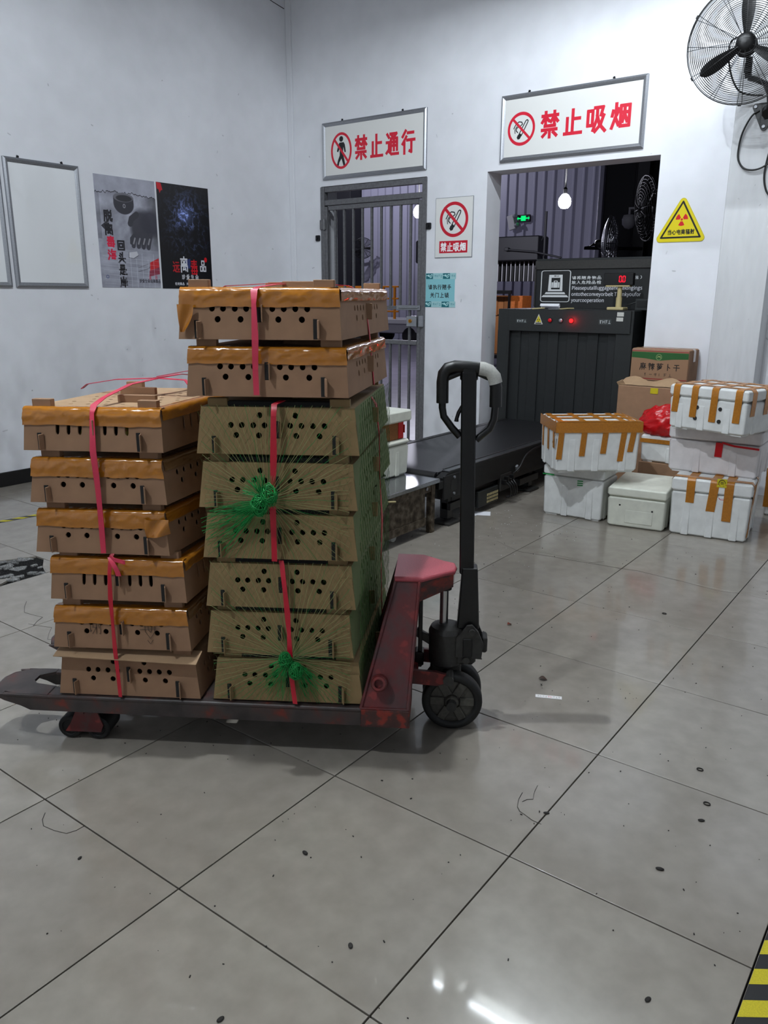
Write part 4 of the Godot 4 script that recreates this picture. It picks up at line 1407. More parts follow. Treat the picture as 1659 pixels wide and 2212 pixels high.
func net_bag(label: String, k: Vector3, lo: float, hi: float, seed_: int) -> void:
	var o := thing("net_bag", label, "net", L(k.x, k.y, k.z), ANG, "net bags over the right stack")
	var r := RandomNumberGenerator.new()
	r.seed = seed_
	var at := func(s: float, y: float, n: float) -> Vector3: return Vector3(s - k.x, y - k.y, n - k.z)
	# threads gathered from the edges of the front towards the knot
	var pale := MB.new()
	var green := MB.new()
	for i in 84:
		var g := TAU * i / 84.0 + r.randf_range(-0.02, 0.02)
		var d := Vector2(cos(g), sin(g))
		var tx := (1.372 - k.x) / d.x if d.x > 0.001 else ((0.945 - k.x) / d.x if d.x < -0.001 else 9.0)
		var ty := (hi - k.y) / d.y if d.y > 0.001 else ((lo - k.y) / d.y if d.y < -0.001 else 9.0)
		var l := minf(tx, ty)
		var p := []
		var stop := 9
		for j in stop:
			var q := j / (stop - 1.0)
			var sag := 0.018 * (1.0 - q) * (1.0 - q)
			var y := k.y + d.y * l * q
			p.append(at.call(k.x + d.x * l * q + r.randf_range(-0.0025, 0.0025), y + r.randf_range(-0.0025, 0.0025), 0.031 + sag + r.randf_range(0.0, 0.002)))
		var dark := seed_ == 3 and d.x < -0.1 and d.y < -0.08 or seed_ == 5 and d.y < -0.55
		(green if dark or i % 4 == 0 else pale).tube(p, r.randf_range(0.00045, 0.0007), 4, false)
	# the veil of bunched netting that runs down from the knot
	for i in 70:
		var g := r.randf_range(3.28, 4.02) if seed_ == 3 else (r.randf_range(3.9, 4.45) if i % 2 == 0 else r.randf_range(5.0, 5.6))
		var far := r.randf_range(0.10, 0.235) if seed_ == 3 else r.randf_range(0.08, 0.16)
		var p := []
		for j in 7:
			var q := j / 6.0
			var e := Vector2(cos(g + 0.05 * sin(j + i)), sin(g + 0.05 * sin(j + i))) * far * q
			if k.x + e.x > 0.93 and k.y + e.y > lo - 0.02:
				p.append(at.call(k.x + e.x, k.y + e.y, 0.034 + 0.018 * (1.0 - q) * (1.0 - q) + r.randf_range(0.0, 0.003)))
		if p.size() > 2:
			green.tube(p, 0.0007, 4, false)
	# the fine mesh itself, in crossing threads over front and right side
	var fine := MB.new()
	var m := 26
	for i in range(-m, m * 2):
		for sg in [-1.0, 1.0]:
			var p := []
			for j in 25:
				var y := lo + (hi - lo) * j / 24.0
				var s: float = 0.92 + (1.405 - 0.92) * i / m + sg * (y - lo) * 0.55 + 0.004 * sin(j * 2.1 + i)
				if s > 0.935 and s < 1.385:
					p.append(at.call(s, y, 0.031 + 0.0012 * sin(i * 1.3 + j)))
			if p.size() > 1:
				fine.tube(p, 0.00026, 3, false)
	var side := MB.new()
	var md := 18
	for i in range(-md, md * 2):
		for sg in [-1.0, 1.0]:
			var p := []
			for j in 19:
				var y := lo + (hi - lo) * j / 18.0
				var n: float = 0.02 - 0.68 * i / md + sg * (y - lo) * 0.5
				if n < 0.02 and n > -0.66:
					p.append(at.call(1.402 + 0.06 * (0.02 - n), y, n))
			if p.size() > 1:
				side.tube(p, 0.0007, 3, false)
	part("threads", pale, M.net_pale, o, "", "stuff")
	part("threads", green, M.net_green, o, "", "stuff")
	part("mesh", fine, M.net_dark, o, "", "stuff")
	part("mesh", side, M.net_dark, o, "", "stuff")
	# the knot: a tangle of green thread with a frayed tail
	var kn := MB.new()
	var big := 1.0 if seed_ == 3 else 0.85
	for i in 130:
		var p := []
		var c := Vector3(-0.018, -0.008, 0.028) * big if i % 3 else Vector3(0.012, 0.022, 0.026) * big
		if seed_ == 5:
			c = Vector3(0.018, -0.03, 0.024) if i % 3 else Vector3(-0.012, 0.004, 0.022)
		var a := Vector3(r.randfn(), r.randfn(), r.randfn()).normalized()
		var e := a.cross(Vector3(r.randfn(), r.randfn(), r.randfn())).normalized()
		var rad := Vector3(0.024, 0.033, 0.020) * big * r.randf_range(0.72, 1.05)
		var g0 := r.randf() * TAU
		for j in 9:
			var g := g0 + j * 0.42
			p.append(c + (a * cos(g) + e * sin(g)) * rad + Vector3(r.randfn(), r.randfn(), r.randfn()) * 0.0012)
		kn.tube(p, 0.0012, 4, false)
	for i in 26:
		var p := []
		var g := r.randf_range(1.4, 3.1) if seed_ == 3 else r.randf_range(3.6, 5.6)
		for j in 6:
			p.append(Vector3(cos(g) * j * 0.012 - 0.006, sin(g) * j * 0.013 + 0.018 * big, 0.026 + 0.004 * sin(j + i)) + Vector3(r.randfn(), r.randfn(), r.randfn()) * 0.0018)
		kn.tube(p, 0.001, 4, false)
	part("knot", kn, M.net_green, o, "bright green knot", "stuff")


# ---------------------------------------------------------------- foam boxes and other goods
func foam_box(label: String, at: Vector3, turn: float, w: float, h: float, d: float, m: Material, lid_h := 0.07, ribs := [], group := "foam boxes by the scanner") -> Node3D:
	# at: middle of the underside
	var o := thing("foam_box", label, "foam box", at, turn, group)
	var b := MB.new()
	var hb := h - lid_h
	b.box(Vector3(0, hb / 2, 0), Vector3(w * 0.955, hb, d * 0.955), 0.016, Basis(), 1.0 / 0.97)
	for x in ribs:
		b.box(Vector3(x * w, hb * 0.40, d * 0.478), Vector3(0.045, hb * 0.78, 0.014), 0.006)
		b.box(Vector3(x * w, hb * 0.40, -d * 0.478), Vector3(0.045, hb * 0.78, 0.014), 0.006)
	for s in [-1.0, 1.0]:
		for x in [-0.25, 0.25]:
			b.box(Vector3(s * w * 0.478, hb * 0.42, x * d), Vector3(0.014, hb * 0.8, 0.04), 0.006)
		for q in [-1.0, 1.0]:
			b.box(Vector3(s * w * 0.34, 0.0, q * d * 0.34), Vector3(w * 0.2, 0.016, d * 0.2), 0.004)
	part("body", b, m, o)
	b = MB.new()
	b.box(Vector3(0, h - lid_h / 2, 0), Vector3(w, lid_h - 0.003, d), 0.014)
	part("lid", b, m, o)
	return o


func tape_down(o: Node3D, x: float, w: float, h: float, d: float, down: float, m: Material, width := 0.048, tilt := 0.0, back := -1.0) -> void:
	# a strip over the lid and down the front; back: how far it runs over the lid, the whole depth when negative
	var b := MB.new()
	var z0 := -d / 2 + 0.01 if back < 0.0 else d / 2 - back
	var e := 0.0016
	var p := [Vector3(x - tilt * 0.3, h + e, z0), Vector3(x, h + e, d / 2 - 0.014), Vector3(x + tilt * 0.02, h - 0.004 + e, d / 2 - 0.003), Vector3(x + tilt * 0.04, h - 0.016, d / 2 + e), Vector3(x + tilt * 0.2, h - 0.06, d / 2 + e)]
	if down > 0.075:
		p.append(Vector3(x + tilt * 0.3, h - 0.075, d / 2 * 0.992 + e))
		p.append(Vector3(x + tilt, h - down, d / 2 * 0.972 + e + 0.002))
	b.ribbon(p, Vector3(width / 2, 0, 0), 0.0007)
	part("tape", b, m, o)


func tape_over(o: Node3D, z: float, w: float, h: float, d: float, down: float, m: Material, width := 0.048) -> void:
	var b := MB.new()
	var e := 0.0023
	var p := [Vector3(-w / 2 * 0.98 - e, h - down, z), Vector3(-w / 2 - e, h - 0.016, z), Vector3(-w / 2 + 0.012, h + e, z), Vector3(w / 2 - 0.012, h + e, z), Vector3(w / 2 + e, h - 0.016, z), Vector3(w / 2 * 0.98 + e, h - down, z)]
	b.ribbon(p, Vector3(0, 0, -width / 2), 0.0007)
	part("tape", b, m, o)


func dots(o: Node3D, spots: Array, z: float, r := 0.01, called := "vent_hole") -> void:
	for s in spots:
		var b := MB.new()
		b.tube([Vector3(s[0], s[1], z - 0.01), Vector3(s[0], s[1], z + 0.0008)], r, 14)
		part(called, b, M.hole, o)


func goods() -> void:
	var gf := "foam boxes by the scanner"
	# lower right, with tape over its lid, and the two on top of it
	var o := foam_box("white foam box with three brown tape strips at the bottom of the right pile", Vector3(1.375, 0, -4.10), 0.125, 0.46, 0.36, 0.50, M.foam, 0.085, [-0.28, 0.02, 0.32])
	tape_down(o, -0.115, 0.46, 0.36, 0.5, 0.15, M.thin_tape)
	tape_down(o, 0.018, 0.46, 0.36, 0.5, 0.19, M.thin_tape, 0.05, -0.012)
	tape_down(o, 0.10, 0.46, 0.36, 0.5, 0.24, M.thin_tape, 0.05, 0.0)
	tape_over(o, 0.20, 0.46, 0.36, 0.5, 0.05, M.thin_tape, 0.05)
	tape_over(o, -0.02, 0.46, 0.36, 0.5, 0.05, M.thin_tape, 0.05)
	for z in [0.12, 0.2]:
		var t := MB.new()
		t.ribbon([Vector3(0.2325, 0.34, z - 0.05), Vector3(0.226, 0.2, z - 0.03), Vector3(0.223, 0.03, z)], Vector3(0, 0, -0.03), 0.0008)
		part("tape", t, M.thin_tape, o)
	var b := MB.new()
	b.box(Vector3(0.056, 0.352, 0.2505), Vector3(0.055, 0.05, 0.0012), 0.0, Basis(Vector3(1, 0, 0), -0.1))
	part("label_sticker", b, M.yellow, o, "small yellow sticker with a brown ring")
	b = MB.new()
	var ring := []
	for i in 14:
		ring.append(Vector3(0.056 + 0.018 * cos(i * 0.42), 0.352 + 0.02 * sin(i * 0.42), 0.2515))
	b.tube(ring, 0.0018, 5)
	b.tube([Vector3(0.048, 0.357, 0.2522), Vector3(0.065, 0.357, 0.2522)], 0.002, 5)
	b.tube([Vector3(0.048, 0.348, 0.2512), Vector3(0.066, 0.348, 0.2512)], 0.002, 5)
	part("ring_print", b, M.leaf_brown, o)
	b = MB.new()
	var arc := []
	for i in 8:
		arc.append(Vector3(0.065 + 0.018 * cos(PI + i * 0.4), 0.262 + 0.012 * sin(PI + i * 0.4), 0.2455))
	b.tube(arc, 0.0018, 5)
	part("pink_mark", b, M.strap_pink, o)
	o = foam_box("pinkish white foam box with a red tape tab, middle of the right pile", Vector3(1.345, 0.362, -4.20), 0.03, 0.545, 0.288, 0.38, M.foam_pink, 0.085, [-0.17, 0.22])
	b = MB.new()
	b.ribbon([Vector3(0.035, 0.204, 0.1925), Vector3(0.035, 0.19, 0.1925), Vector3(0.032, 0.115, 0.1885)], Vector3(0.021, 0, 0), 0.0007)
	b.ribbon([Vector3(0.05, 0.206, 0.1935), Vector3(0.12, 0.192, 0.193), Vector3(0.26, 0.186, 0.1925)], Vector3(0, 0.006, 0), 0.0008)
	part("red_tape", b, M.red_tape, o, "red tape tab and band below the lid")
	o = foam_box("white foam box with four tape strips and round holes on top of the right pile", Vector3(1.383, 0.652, -4.03), -0.257, 0.50, 0.262, 0.42, M.foam, 0.07, [-0.34, -0.06, 0.26])
	for x in [[-0.195, 0.165], [-0.075, 0.185], [0.05, 0.20], [0.195, 0.19]]:
		tape_down(o, x[0], 0.5, 0.262, 0.42, x[1], M.thin_tape, 0.042, -0.008)
	for z in [0.14, -0.01, -0.15]:
		tape_over(o, z, 0.5, 0.262, 0.42, 0.15, M.thin_tape, 0.046)
	dots(o, [[-0.055, 0.138], [-0.065, 0.073], [0.087, 0.142], [0.086, 0.07]], 0.2075, 0.0115)
	# the middle one on the floor
	o = foam_box("yellowish wrapped foam box on the floor between the two piles", Vector3(0.95, 0, -4.03), 0.145, 0.365, 0.262, 0.50, M.foam_yellow, 0.065, [])
	b = MB.new()
	b.box(Vector3(0.02, 0.075, 0.2415), Vector3(0.17, 0.085, 0.006), 0.003)
	part("panel_relief", b, M.foam_yellow, o)
	dots(o, [[-0.10, 0.145], [0.10, 0.125]], 0.2445, 0.006)
	# left pile: box with the blue print under the taped one
	o = foam_box("white foam box with blue vertical print and green stripes under the taped box", Vector3(0.545, 0, -3.94), 0.06, 0.42, 0.345, 0.30, M.foam, 0.075, [-0.12, 0.28])
	b = MB.new()
	var col := 0
	for s in ["一", "品", "青", "瓜"]:
		for st in GLYPH[s].split(" "):
			var p := []
			for i in range(0, st.length() - 1, 2):
				var gx: float = (st.unicode_at(i) - 97) / 20.0
				var gy: float = (st.unicode_at(i + 1) - 97) / 20.0
				# the print runs up the box, turned a quarter to the left
				p.append(Vector3(0.045 + 0.028 * gy - 0.006, 0.10 + col * 0.036 + 0.028 * gx, 0.1435))
			b.tube(p, 0.0016, 4)
		col += 1
	part("blue_print", b, M.ink_blue, o)
	b = MB.new()
	for i in 3:
		b.ribbon([Vector3(0.03, 0.225 + i * 0.014, 0.1475), Vector3(0.068, 0.227 + i * 0.014, 0.1475)], Vector3(0, 0.0035, 0), 0.0008)
	b.ribbon([Vector3(-0.21, 0.276, 0.1512), Vector3(-0.13, 0.275, 0.1512)], Vector3(0, 0.004, 0), 0.0008)
	part("green_stripes", b, M.net_green, o)
	o = foam_box("big foam box wrapped in brown tape, perched askew on the left pile", Vector3(0.612, 0.347, -3.866), 0.697, 0.545, 0.318, 0.395, M.foam, 0.05, [-0.3, -0.02, 0.3])
	for x in [[-0.235, 0.235], [-0.09, 0.215], [0.045, 0.20], [0.165, 0.25], [0.225, 0.19]]:
		tape_down(o, x[0], 0.545, 0.318, 0.395, x[1], M.thin_tape, 0.036, -0.012 if x[0] < 0.1 else -0.02)
	for x in [-0.13, 0.0, 0.13]:
		var t := MB.new()
		var e := 0.0023
		t.ribbon([Vector3(-0.2725 + 0.012, 0.318 + e, x), Vector3(-0.2725 - e, 0.30, x), Vector3(-0.267 - e, 0.318 - (0.2 if x < 0.1 else 0.17), x + 0.01)], Vector3(0, 0, -0.016), 0.0007)
		part("tape", t, M.thin_tape, o)
	# bands right round under the lid and along the lid's edges
	b = MB.new()
	var y := 0.286
	b.ribbon([Vector3(-0.275, y, 0.2), Vector3(0.275, y, 0.2)], Vector3(0, 0.034, 0), 0.0007)
	b.ribbon([Vector3(-0.275, y, -0.2), Vector3(-0.275, y, 0.2)], Vector3(0, 0.034, 0), 0.0007)
	b.ribbon([Vector3(0.275, y, 0.2), Vector3(0.275, y, -0.2)], Vector3(0, 0.034, 0), 0.0007)
	b.ribbon([Vector3(-0.277, 0.24, 0.2), Vector3(-0.292, 0.215, 0.205), Vector3(-0.295, 0.20, 0.21)], Vector3(0, 0.01, 0.01), 0.0007)
	part("tape_band", b, M.thin_tape, o)
	b = MB.new()
	for z in [0.175, 0.03, -0.09]:
		b.ribbon([Vector3(-0.262, 0.3215, z), Vector3(0.262, 0.3215, z)], Vector3(0, 0, -0.022), 0.0007)
	part("tape_band", b, M.thin_tape, o)
	# between the piles: carton, small foam box, red bag
	b = MB.new()
	b.box(Vector3(0, 0.155, 0), Vector3(0.36, 0.31, 0.28), 0.004)
	var c := thing("brown_carton", "plain brown carton half hidden under the small taped foam box", "carton", Vector3(0.945, 0, -4.55), 0.0)
	part("body", b, M.cardboard, c)
	b = MB.new()
	b.ribbon([Vector3(-0.175, 0.3115, 0), Vector3(0.175, 0.3115, 0)], Vector3(0, 0, -0.024), 0.0007)
	part("tape", b, M.thin_tape, c)
	o = foam_box("small taped foam box under the red plastic bag", Vector3(0.935, 0.312, -4.55), 0.0, 0.34, 0.19, 0.27, M.foam, 0.05, [0.1])
	b = MB.new()
	b.ribbon([Vector3(-0.172, 0.148, 0.1365), Vector3(0.172, 0.148, 0.1365)], Vector3(0, 0.014, 0), 0.0007)
	b.ribbon([Vector3(0.172, 0.148, 0.1365), Vector3(0.172, 0.148, -0.135)], Vector3(0, 0.014, 0), 0.0007)
	part("tape_band", b, M.thin_tape, o)
	var bag := MB.new()
	var f := noise(1.0, 4, 91)
	var g := []
	for i in 49:
		var row := []
		for k in 25:
			var a := TAU * i / 48.0
			var e := PI * k / 24.0
			var dir := Vector3(cos(a) * sin(e), cos(e), sin(a) * sin(e))
			var q := dir * 2.6
			var rr := 1.0 + 0.16 * f.get_noise_3dv(q) + 0.10 * absf(f.get_noise_3dv(q * 2.6)) + 0.05 * f.get_noise_3dv(q * 6.0)
			var p := Vector3(dir.x * 0.21, maxf(dir.y, -0.55) * 0.125 + 0.068, dir.z * 0.15) * rr
			p.y = maxf(p.y, 0.0)
			row.append(p)
		g.append(row)
	g.reverse()
	sheet(bag, g)
	bag.tube([Vector3(0.0, 0.17, 0), Vector3(0.02, 0.20, 0.01), Vector3(0.05, 0.205, 0.03)], [0.03, 0.016, 0.022], 8)
	single("plastic_bag", bag, M.red_bag, "crumpled red plastic bag lying on the small foam box", "bag", "", "", Vector3(0.93, 0.5, -4.54), 0.2)
	# the opened carton behind, and the printed one on it
	c = thing("brown_carton", "battered brown carton with crumpled open flaps under the printed carton", "carton", Vector3(0.655, 0.0, -4.955), 0.0)
	b = MB.new()
	b.box(Vector3(0, 0.395, 0), Vector3(0.40, 0.79, 0.44), 0.006)
	part("body", b, M.cardboard, c)
	b = MB.new()
	g = []
	for i in 13:
		var row := []
		for k in 5:
			row.append(Vector3(-0.21 + i * 0.034, 0.795 + 0.035 * k / 4.0 + 0.016 * sin(i * 0.8) * k / 4.0, 0.20 - 0.16 * k / 4.0 + 0.012 * sin(i * 1.7)))
		row.reverse()
		g.append(row)
	sheet(b, g)
	b.box(Vector3(-0.185, 0.80, 0.20), Vector3(0.05, 0.05, 0.006), 0.002, Basis.from_euler(Vector3(0.3, 0.2, 0.5)))
	part("flap", b, M.pale_cardboard, c)
	b = MB.new()
	b.box(Vector3(0.07, 0.765, 0.2215), Vector3(0.055, 0.04, 0.002), 0.0)
	part("tape", b, M.yellow, c)
	radish_carton()
	# on the steel table: foam box, carton, foam lid
	o = foam_box("white foam box standing on the steel table", Vector3(-0.40, 0.337, -2.74), 0.0, 0.40, 0.225, 0.52, M.foam_yellow, 0.03, [0.2], "foam boxes by the scanner")
	b = MB.new()
	b.box(Vector3(0, 0.055, 0), Vector3(0.34, 0.11, 0.47), 0.004)
	c = thing("brown_carton", "brown carton wrapped in film between foam box and foam lid", "carton", Vector3(-0.405, 0.562, -2.74))
	part("body", b, M.parcel, c)
	b = MB.new()
	b.box(Vector3(0.171, 0.055, -0.2), Vector3(0.004, 0.10, 0.05), 0.0)
	b.box(Vector3(0.165, 0.06, -0.2375), Vector3(0.02, 0.05, 0.004), 0.0)
	part("red_mark", b, M.red_tape, c)
	b = MB.new()
	b.box(Vector3(0, 0.035, 0), Vector3(0.41, 0.07, 0.54), 0.012)
	o = thing("foam_slab", "thick pale foam cover lying on the film-wrapped carton", "foam slab", Vector3(-0.40, 0.673, -2.74))
	part("slab", b, M.foam_yellow, o)
	b = MB.new()
	b.box(Vector3(-0.02, 0.0706, -0.1), Vector3(0.05, 0.0012, 0.04), 0.0, Basis(Vector3.UP, 0.5))
	part("red_mark", b, M.strap_pink, o)
	# one more taped box at the right edge
	o = foam_box("foam box with orange tape standing behind the right pile at the pillar", Vector3(1.79, 0, -4.83), 0.05, 0.5, 0.33, 0.36, M.foam, 0.08, [0.1])
	for x in [-0.21, -0.05]:
		tape_down(o, x, 0.5, 0.33, 0.36, 0.27, M.thin_tape, 0.07)
	tape_over(o, 0.12, 0.5, 0.33, 0.36, 0.1, M.thin_tape, 0.09)


func radish_carton() -> void:
	var o := thing("printed_carton", "brown carton with a green band and brushed black writing, on the battered carton", "carton", Vector3(0.665, 0.812, -5.09), 0.0)
	var w := 0.43
	var h := 0.235
	var d := 0.24
	var b := MB.new()
	b.box(Vector3(0, h / 2, 0), Vector3(w, h, d), 0.01)
	part("body", b, M.cardboard, o)
	var p := Pic.new(512, 280, Color(0.56, 0.43, 0.325))
	p.rect(0, 0, 512, 14, Color(0.62, 0.47, 0.40))
	p.rect(0, 12, 512, 6, Color(0.55, 0.12, 0.12))
	p.poly(PackedVector2Array([Vector2(0, 24), Vector2(512, 24), Vector2(512, 76), Vector2(380, 82), Vector2(256, 98), Vector2(130, 82), Vector2(0, 76)]), Color(0.13, 0.34, 0.15))
	p.ring(Vector2(250, 66), 24, 26, 3.0, Color(0.45, 0.55, 0.35))
	p.path([Vector2(236, 70), Vector2(244, 56), Vector2(252, 66), Vector2(258, 56), Vector2(266, 74)], 2.5, Color(0.6, 0.62, 0.4))
	write(p, "麻辣萝卜干", 84, 124, 54, 60, 76, 3.6, Color(0.07, 0.05, 0.04), false, 1.6)
	for i in 6:
		p.glyph(["bdid fafu bjij", "bktk", "bdtd kaku bltl", "cbct", "bbsb ekpk gagu", "btut kbkt"][i], 130 + i * 44, 214, 26, 26, 1.6, Color(0.08, 0.06, 0.05), 0.8)
	p.rect(0, 262, 512, 8, Color(0.55, 0.12, 0.12))
	b = MB.new()
	b.uvquad(Vector3(-w / 2 + 0.006, 0.004, d / 2 + 0.0008), Vector3(w / 2 - 0.006, 0.004, d / 2 + 0.0008), Vector3(w / 2 - 0.006, h - 0.006, d / 2 + 0.0008), Vector3(-w / 2 + 0.006, h - 0.006, d / 2 + 0.0008))
	part("print", b, printed("radish_print", p, 0.8), o)
	b = MB.new()
	b.ribbon([Vector3(-w / 2 + 0.01, h + 0.0012, 0), Vector3(w / 2 - 0.008, h + 0.0012, 0), Vector3(w / 2 + 0.002, h - 0.012, 0), Vector3(w / 2 + 0.002, h - 0.09, 0)], Vector3(0, 0, -0.028), 0.0006)
	part("tape", b, M.clear_tape, o)
	b = MB.new()
	for i in 5:
		b.box(Vector3(-0.07 + i * 0.035, h + 0.0006, 0.07), Vector3(0.02, 0.0006, 0.02), 0.0)
	part("red_print", b, M.red_tape, o)


# ---------------------------------------------------------------- signs, posters, frames
func framed(called: String, label: String, cat: String, at: Vector3, turn: float, w: float, h: float, face: Material, group := "", fw := 0.035) -> Node3D:
	var o := thing(called, label, cat, at, turn, group)
	var b := MB.new()
	b.box(Vector3(0, 0, 0.006), Vector3(w - 0.02, h - 0.02, 0.012))
	part("back_board", b, M.dull_white, o)
	b = MB.new()
	b.uvquad(Vector3(-w / 2 + fw, -h / 2 + fw, 0.0126), Vector3(w / 2 - fw, -h / 2 + fw, 0.0126), Vector3(w / 2 - fw, h / 2 - fw, 0.0126), Vector3(-w / 2 + fw, h / 2 - fw, 0.0126))
	part("panel", b, face, o)
	# four mitred rails with a stepped profile
	for k in 4:
		var l := w if k % 2 == 0 else h
		var off := (h if k % 2 == 0 else w) / 2
		b = MB.new()
		var xf := Transform3D(Basis(Vector3(0, 0, 1), PI / 2 * k), Vector3.ZERO)
		for s in [[0.0, fw * 0.38, 0.018, 0.026], [fw * 0.38, fw * 0.72, 0.026, 0.020], [fw * 0.72, fw, 0.020, 0.014]]:
			var a := Vector3(-l / 2 + s[0], -off + s[0], s[2])
			var c := Vector3(l / 2 - s[0], -off + s[0], s[2])
			var d := Vector3(l / 2 - s[1], -off + s[1], s[3])
			var e := Vector3(-l / 2 + s[1], -off + s[1], s[3])
			b.quad(xf * a, xf * c, xf * d, xf * e)
		b.quad(xf * Vector3(-l / 2, -off, 0), xf * Vector3(l / 2, -off, 0), xf * Vector3(l / 2, -off, 0.018), xf * Vector3(-l / 2, -off, 0.018))
		b.quad(xf * Vector3(l / 2 - fw, -off + fw, 0.0), xf * Vector3(-l / 2 + fw, -off + fw, 0.0), xf * Vector3(-l / 2 + fw, -off + fw, 0.014), xf * Vector3(l / 2 - fw, -off + fw, 0.014))
		part("frame_rail", b, M.aluminium, o)
	b = MB.new()
	for x in [-0.3, 0.28]:
		b.box(Vector3(x * w, h / 2 + 0.008, 0.006), Vector3(0.018, 0.02, 0.008), 0.002, Basis(Vector3(0, 0, 1), x))
	part("wall_hook", b, M.screw, o)
	return o


func signs() -> void:
	var red := Color(0.80, 0.08, 0.19)
	var ink := Color(0.07, 0.07, 0.08)
	var white := Color(0.86, 0.86, 0.845)
	# 1: no passing
	var p := Pic.new(1130, 430, white)
	p.ell(Vector2(196, 120), 24, 24, ink)
	p.poly(PackedVector2Array([Vector2(176, 150), Vector2(226, 150), Vector2(240, 172), Vector2(252, 236), Vector2(236, 240), Vector2(222, 190), Vector2(216, 250), Vector2(232, 300), Vector2(246, 356), Vector2(222, 356), Vector2(198, 290), Vector2(172, 322), Vector2(160, 362), Vector2(136, 360), Vector2(156, 300), Vector2(176, 262), Vector2(178, 200), Vector2(158, 232), Vector2(142, 224), Vector2(160, 170)]), ink)
	p.ring(Vector2(196, 222), 116, 148, 11, red)
	p.line(Vector2(112, 118), Vector2(282, 326), 11, red, 1.0, false)
	write(p, "禁止通行", 366, 118, 138, 196, 178, 12.5, red)
	framed("prohibition_sign", "framed white sign with a crossed out walker over the gate", "sign", Vector3(-2.212, 2.74, WZ), 0.0, 1.196, 0.50, printed("no_passing_print", p, 0.4), "framed signs over the openings")
	# 2: no smoking
	p = Pic.new(1130, 430, white)
	no_smoking(p, Vector2(150, 226), 112, 10, red, ink)
	p.ring(Vector2(150, 226), 112, 116, 10, red)
	write(p, "禁止吸烟", 326, 128, 148, 186, 192, 12.5, red)
	framed("prohibition_sign", "framed white no smoking sign above the scanner opening", "sign", Vector3(-0.283, 2.73, WZ), 0.0, 1.196, 0.497, printed("no_smoking_print", p, 0.4), "framed signs over the openings")
	# small one between gate and opening
	p = Pic.new(400, 520, white)
	no_smoking(p, Vector2(200, 190), 140, 14, Color(0.75, 0.05, 0.16), ink)
	p.rect(46, 376, 308, 108, Color(0.75, 0.05, 0.16))
	write(p, "禁止吸烟", 62, 392, 62, 76, 70, 5.0, Color(0.95, 0.95, 0.95))
	var o := thing("smoking_sign", "small upright no smoking sign between gate and scanner opening", "sign", Vector3(-1.315, 1.996, WZ))
	var b := MB.new()
	b.box(Vector3(0, 0, 0.004), Vector3(0.386, 0.50, 0.008), 0.002)
	part("plate", b, M.aluminium, o)
	b = MB.new()
	b.uvquad(Vector3(-0.189, -0.246, 0.0086), Vector3(0.189, -0.246, 0.0086), Vector3(0.189, 0.246, 0.0086), Vector3(-0.189, 0.246, 0.0086))
	part("print", b, printed("small_no_smoking_print", p, 0.35), o)
	# radiation triangle: a rounded yellow plate with the trefoil and writing
	p = Pic.new(520, 460, Color(0.86, 0.79, 0.02))
	p.path([Vector2(260, 44), Vector2(472, 410), Vector2(48, 410), Vector2(260, 44)], 9.0, Color(0.05, 0.04, 0.03))
	for k in 3:
		var pts := PackedVector2Array()
		for i in 9:
			var g := -PI / 2 + PI + TAU * k / 3.0 + (i - 4) * PI / 24.0
			pts.append(Vector2(260, 226) + Vector2.from_angle(g) * 66)
		for i in 9:
			var g := -PI / 2 + PI + TAU * k / 3.0 - (i - 4) * PI / 24.0
			pts.append(Vector2(260, 226) + Vector2.from_angle(g) * 20)
		p.poly(pts, Color(0.80, 0.05, 0.10))
	p.ell(Vector2(260, 226), 12, 12, Color(0.80, 0.05, 0.10))
	write(p, "当心电离辐射", 118, 328, 42, 52, 49, 3.6, Color(0.05, 0.04, 0.03))
	o = thing("radiation_sign", "yellow triangular radiation warning sign right of the scanner opening", "sign", Vector3(0.648, 1.955, WZ))
	var tri := PackedVector2Array()
	var cs := [Vector2(0, 0.135), Vector2(-0.148, -0.118), Vector2(0.148, -0.118)]
	for k in 3:
		for i in 7:
			var g := PI / 2 + TAU * k / 3.0 + (i - 3) * TAU / 18.0
			tri.append(cs[k] + Vector2.from_angle(g) * 0.026)
	b = MB.new()
	b.prism(tri, 0.0, 0.004)
	part("plate", b, M.yellow, o)
	b = MB.new()
	var q := Geometry2D.offset_polygon(tri, -0.004)[0]
	var idx := Geometry2D.triangulate_polygon(q)
	for i in range(0, idx.size(), 3):
		var a := q[idx[i]]
		var c := q[idx[i + 1]]
		var d := q[idx[i + 2]]
		if (c - a).cross(d - a) < 0.0:
			var t := c
			c = d
			d = t
		for v in [a, d, c]:
			b.one(Vector3(v.x, v.y, 0.0045), Vector3(0, 0, 1), Vector2((v.x + 0.174) / 0.348, (0.165 - v.y) / 0.311))
	part("print", b, printed("radiation_print", p, 0.35), o)
	# taped notice by the lock
	p = Pic.new(400, 320, Color(0.52, 0.76, 0.79))
	write(p, "请执行随手", 34, 84, 54, 60, 66, 3.4, ink)
	write(p, "关门上锁", 66, 182, 54, 60, 66, 3.4, ink)
	o = thing("notice_sheet", "pale blue paper notice taped beside the gate lock", "notice", Vector3(-1.447, 1.462, WZ))
	b = MB.new()
	b.box(Vector3(0, 0, 0.0008), Vector3(0.31, 0.23, 0.0012))
	part("sheet", b, M.paper, o)
	b = MB.new()
	b.uvquad(Vector3(-0.155, -0.115, 0.0018), Vector3(0.155, -0.115, 0.0018), Vector3(0.155, 0.115, 0.0018), Vector3(-0.155, 0.115, 0.0018))
	part("print", b, printed("notice_print", p, 0.7), o)
	p = Pic.new(512, 64, Color(0.62, 0.79, 0.80))
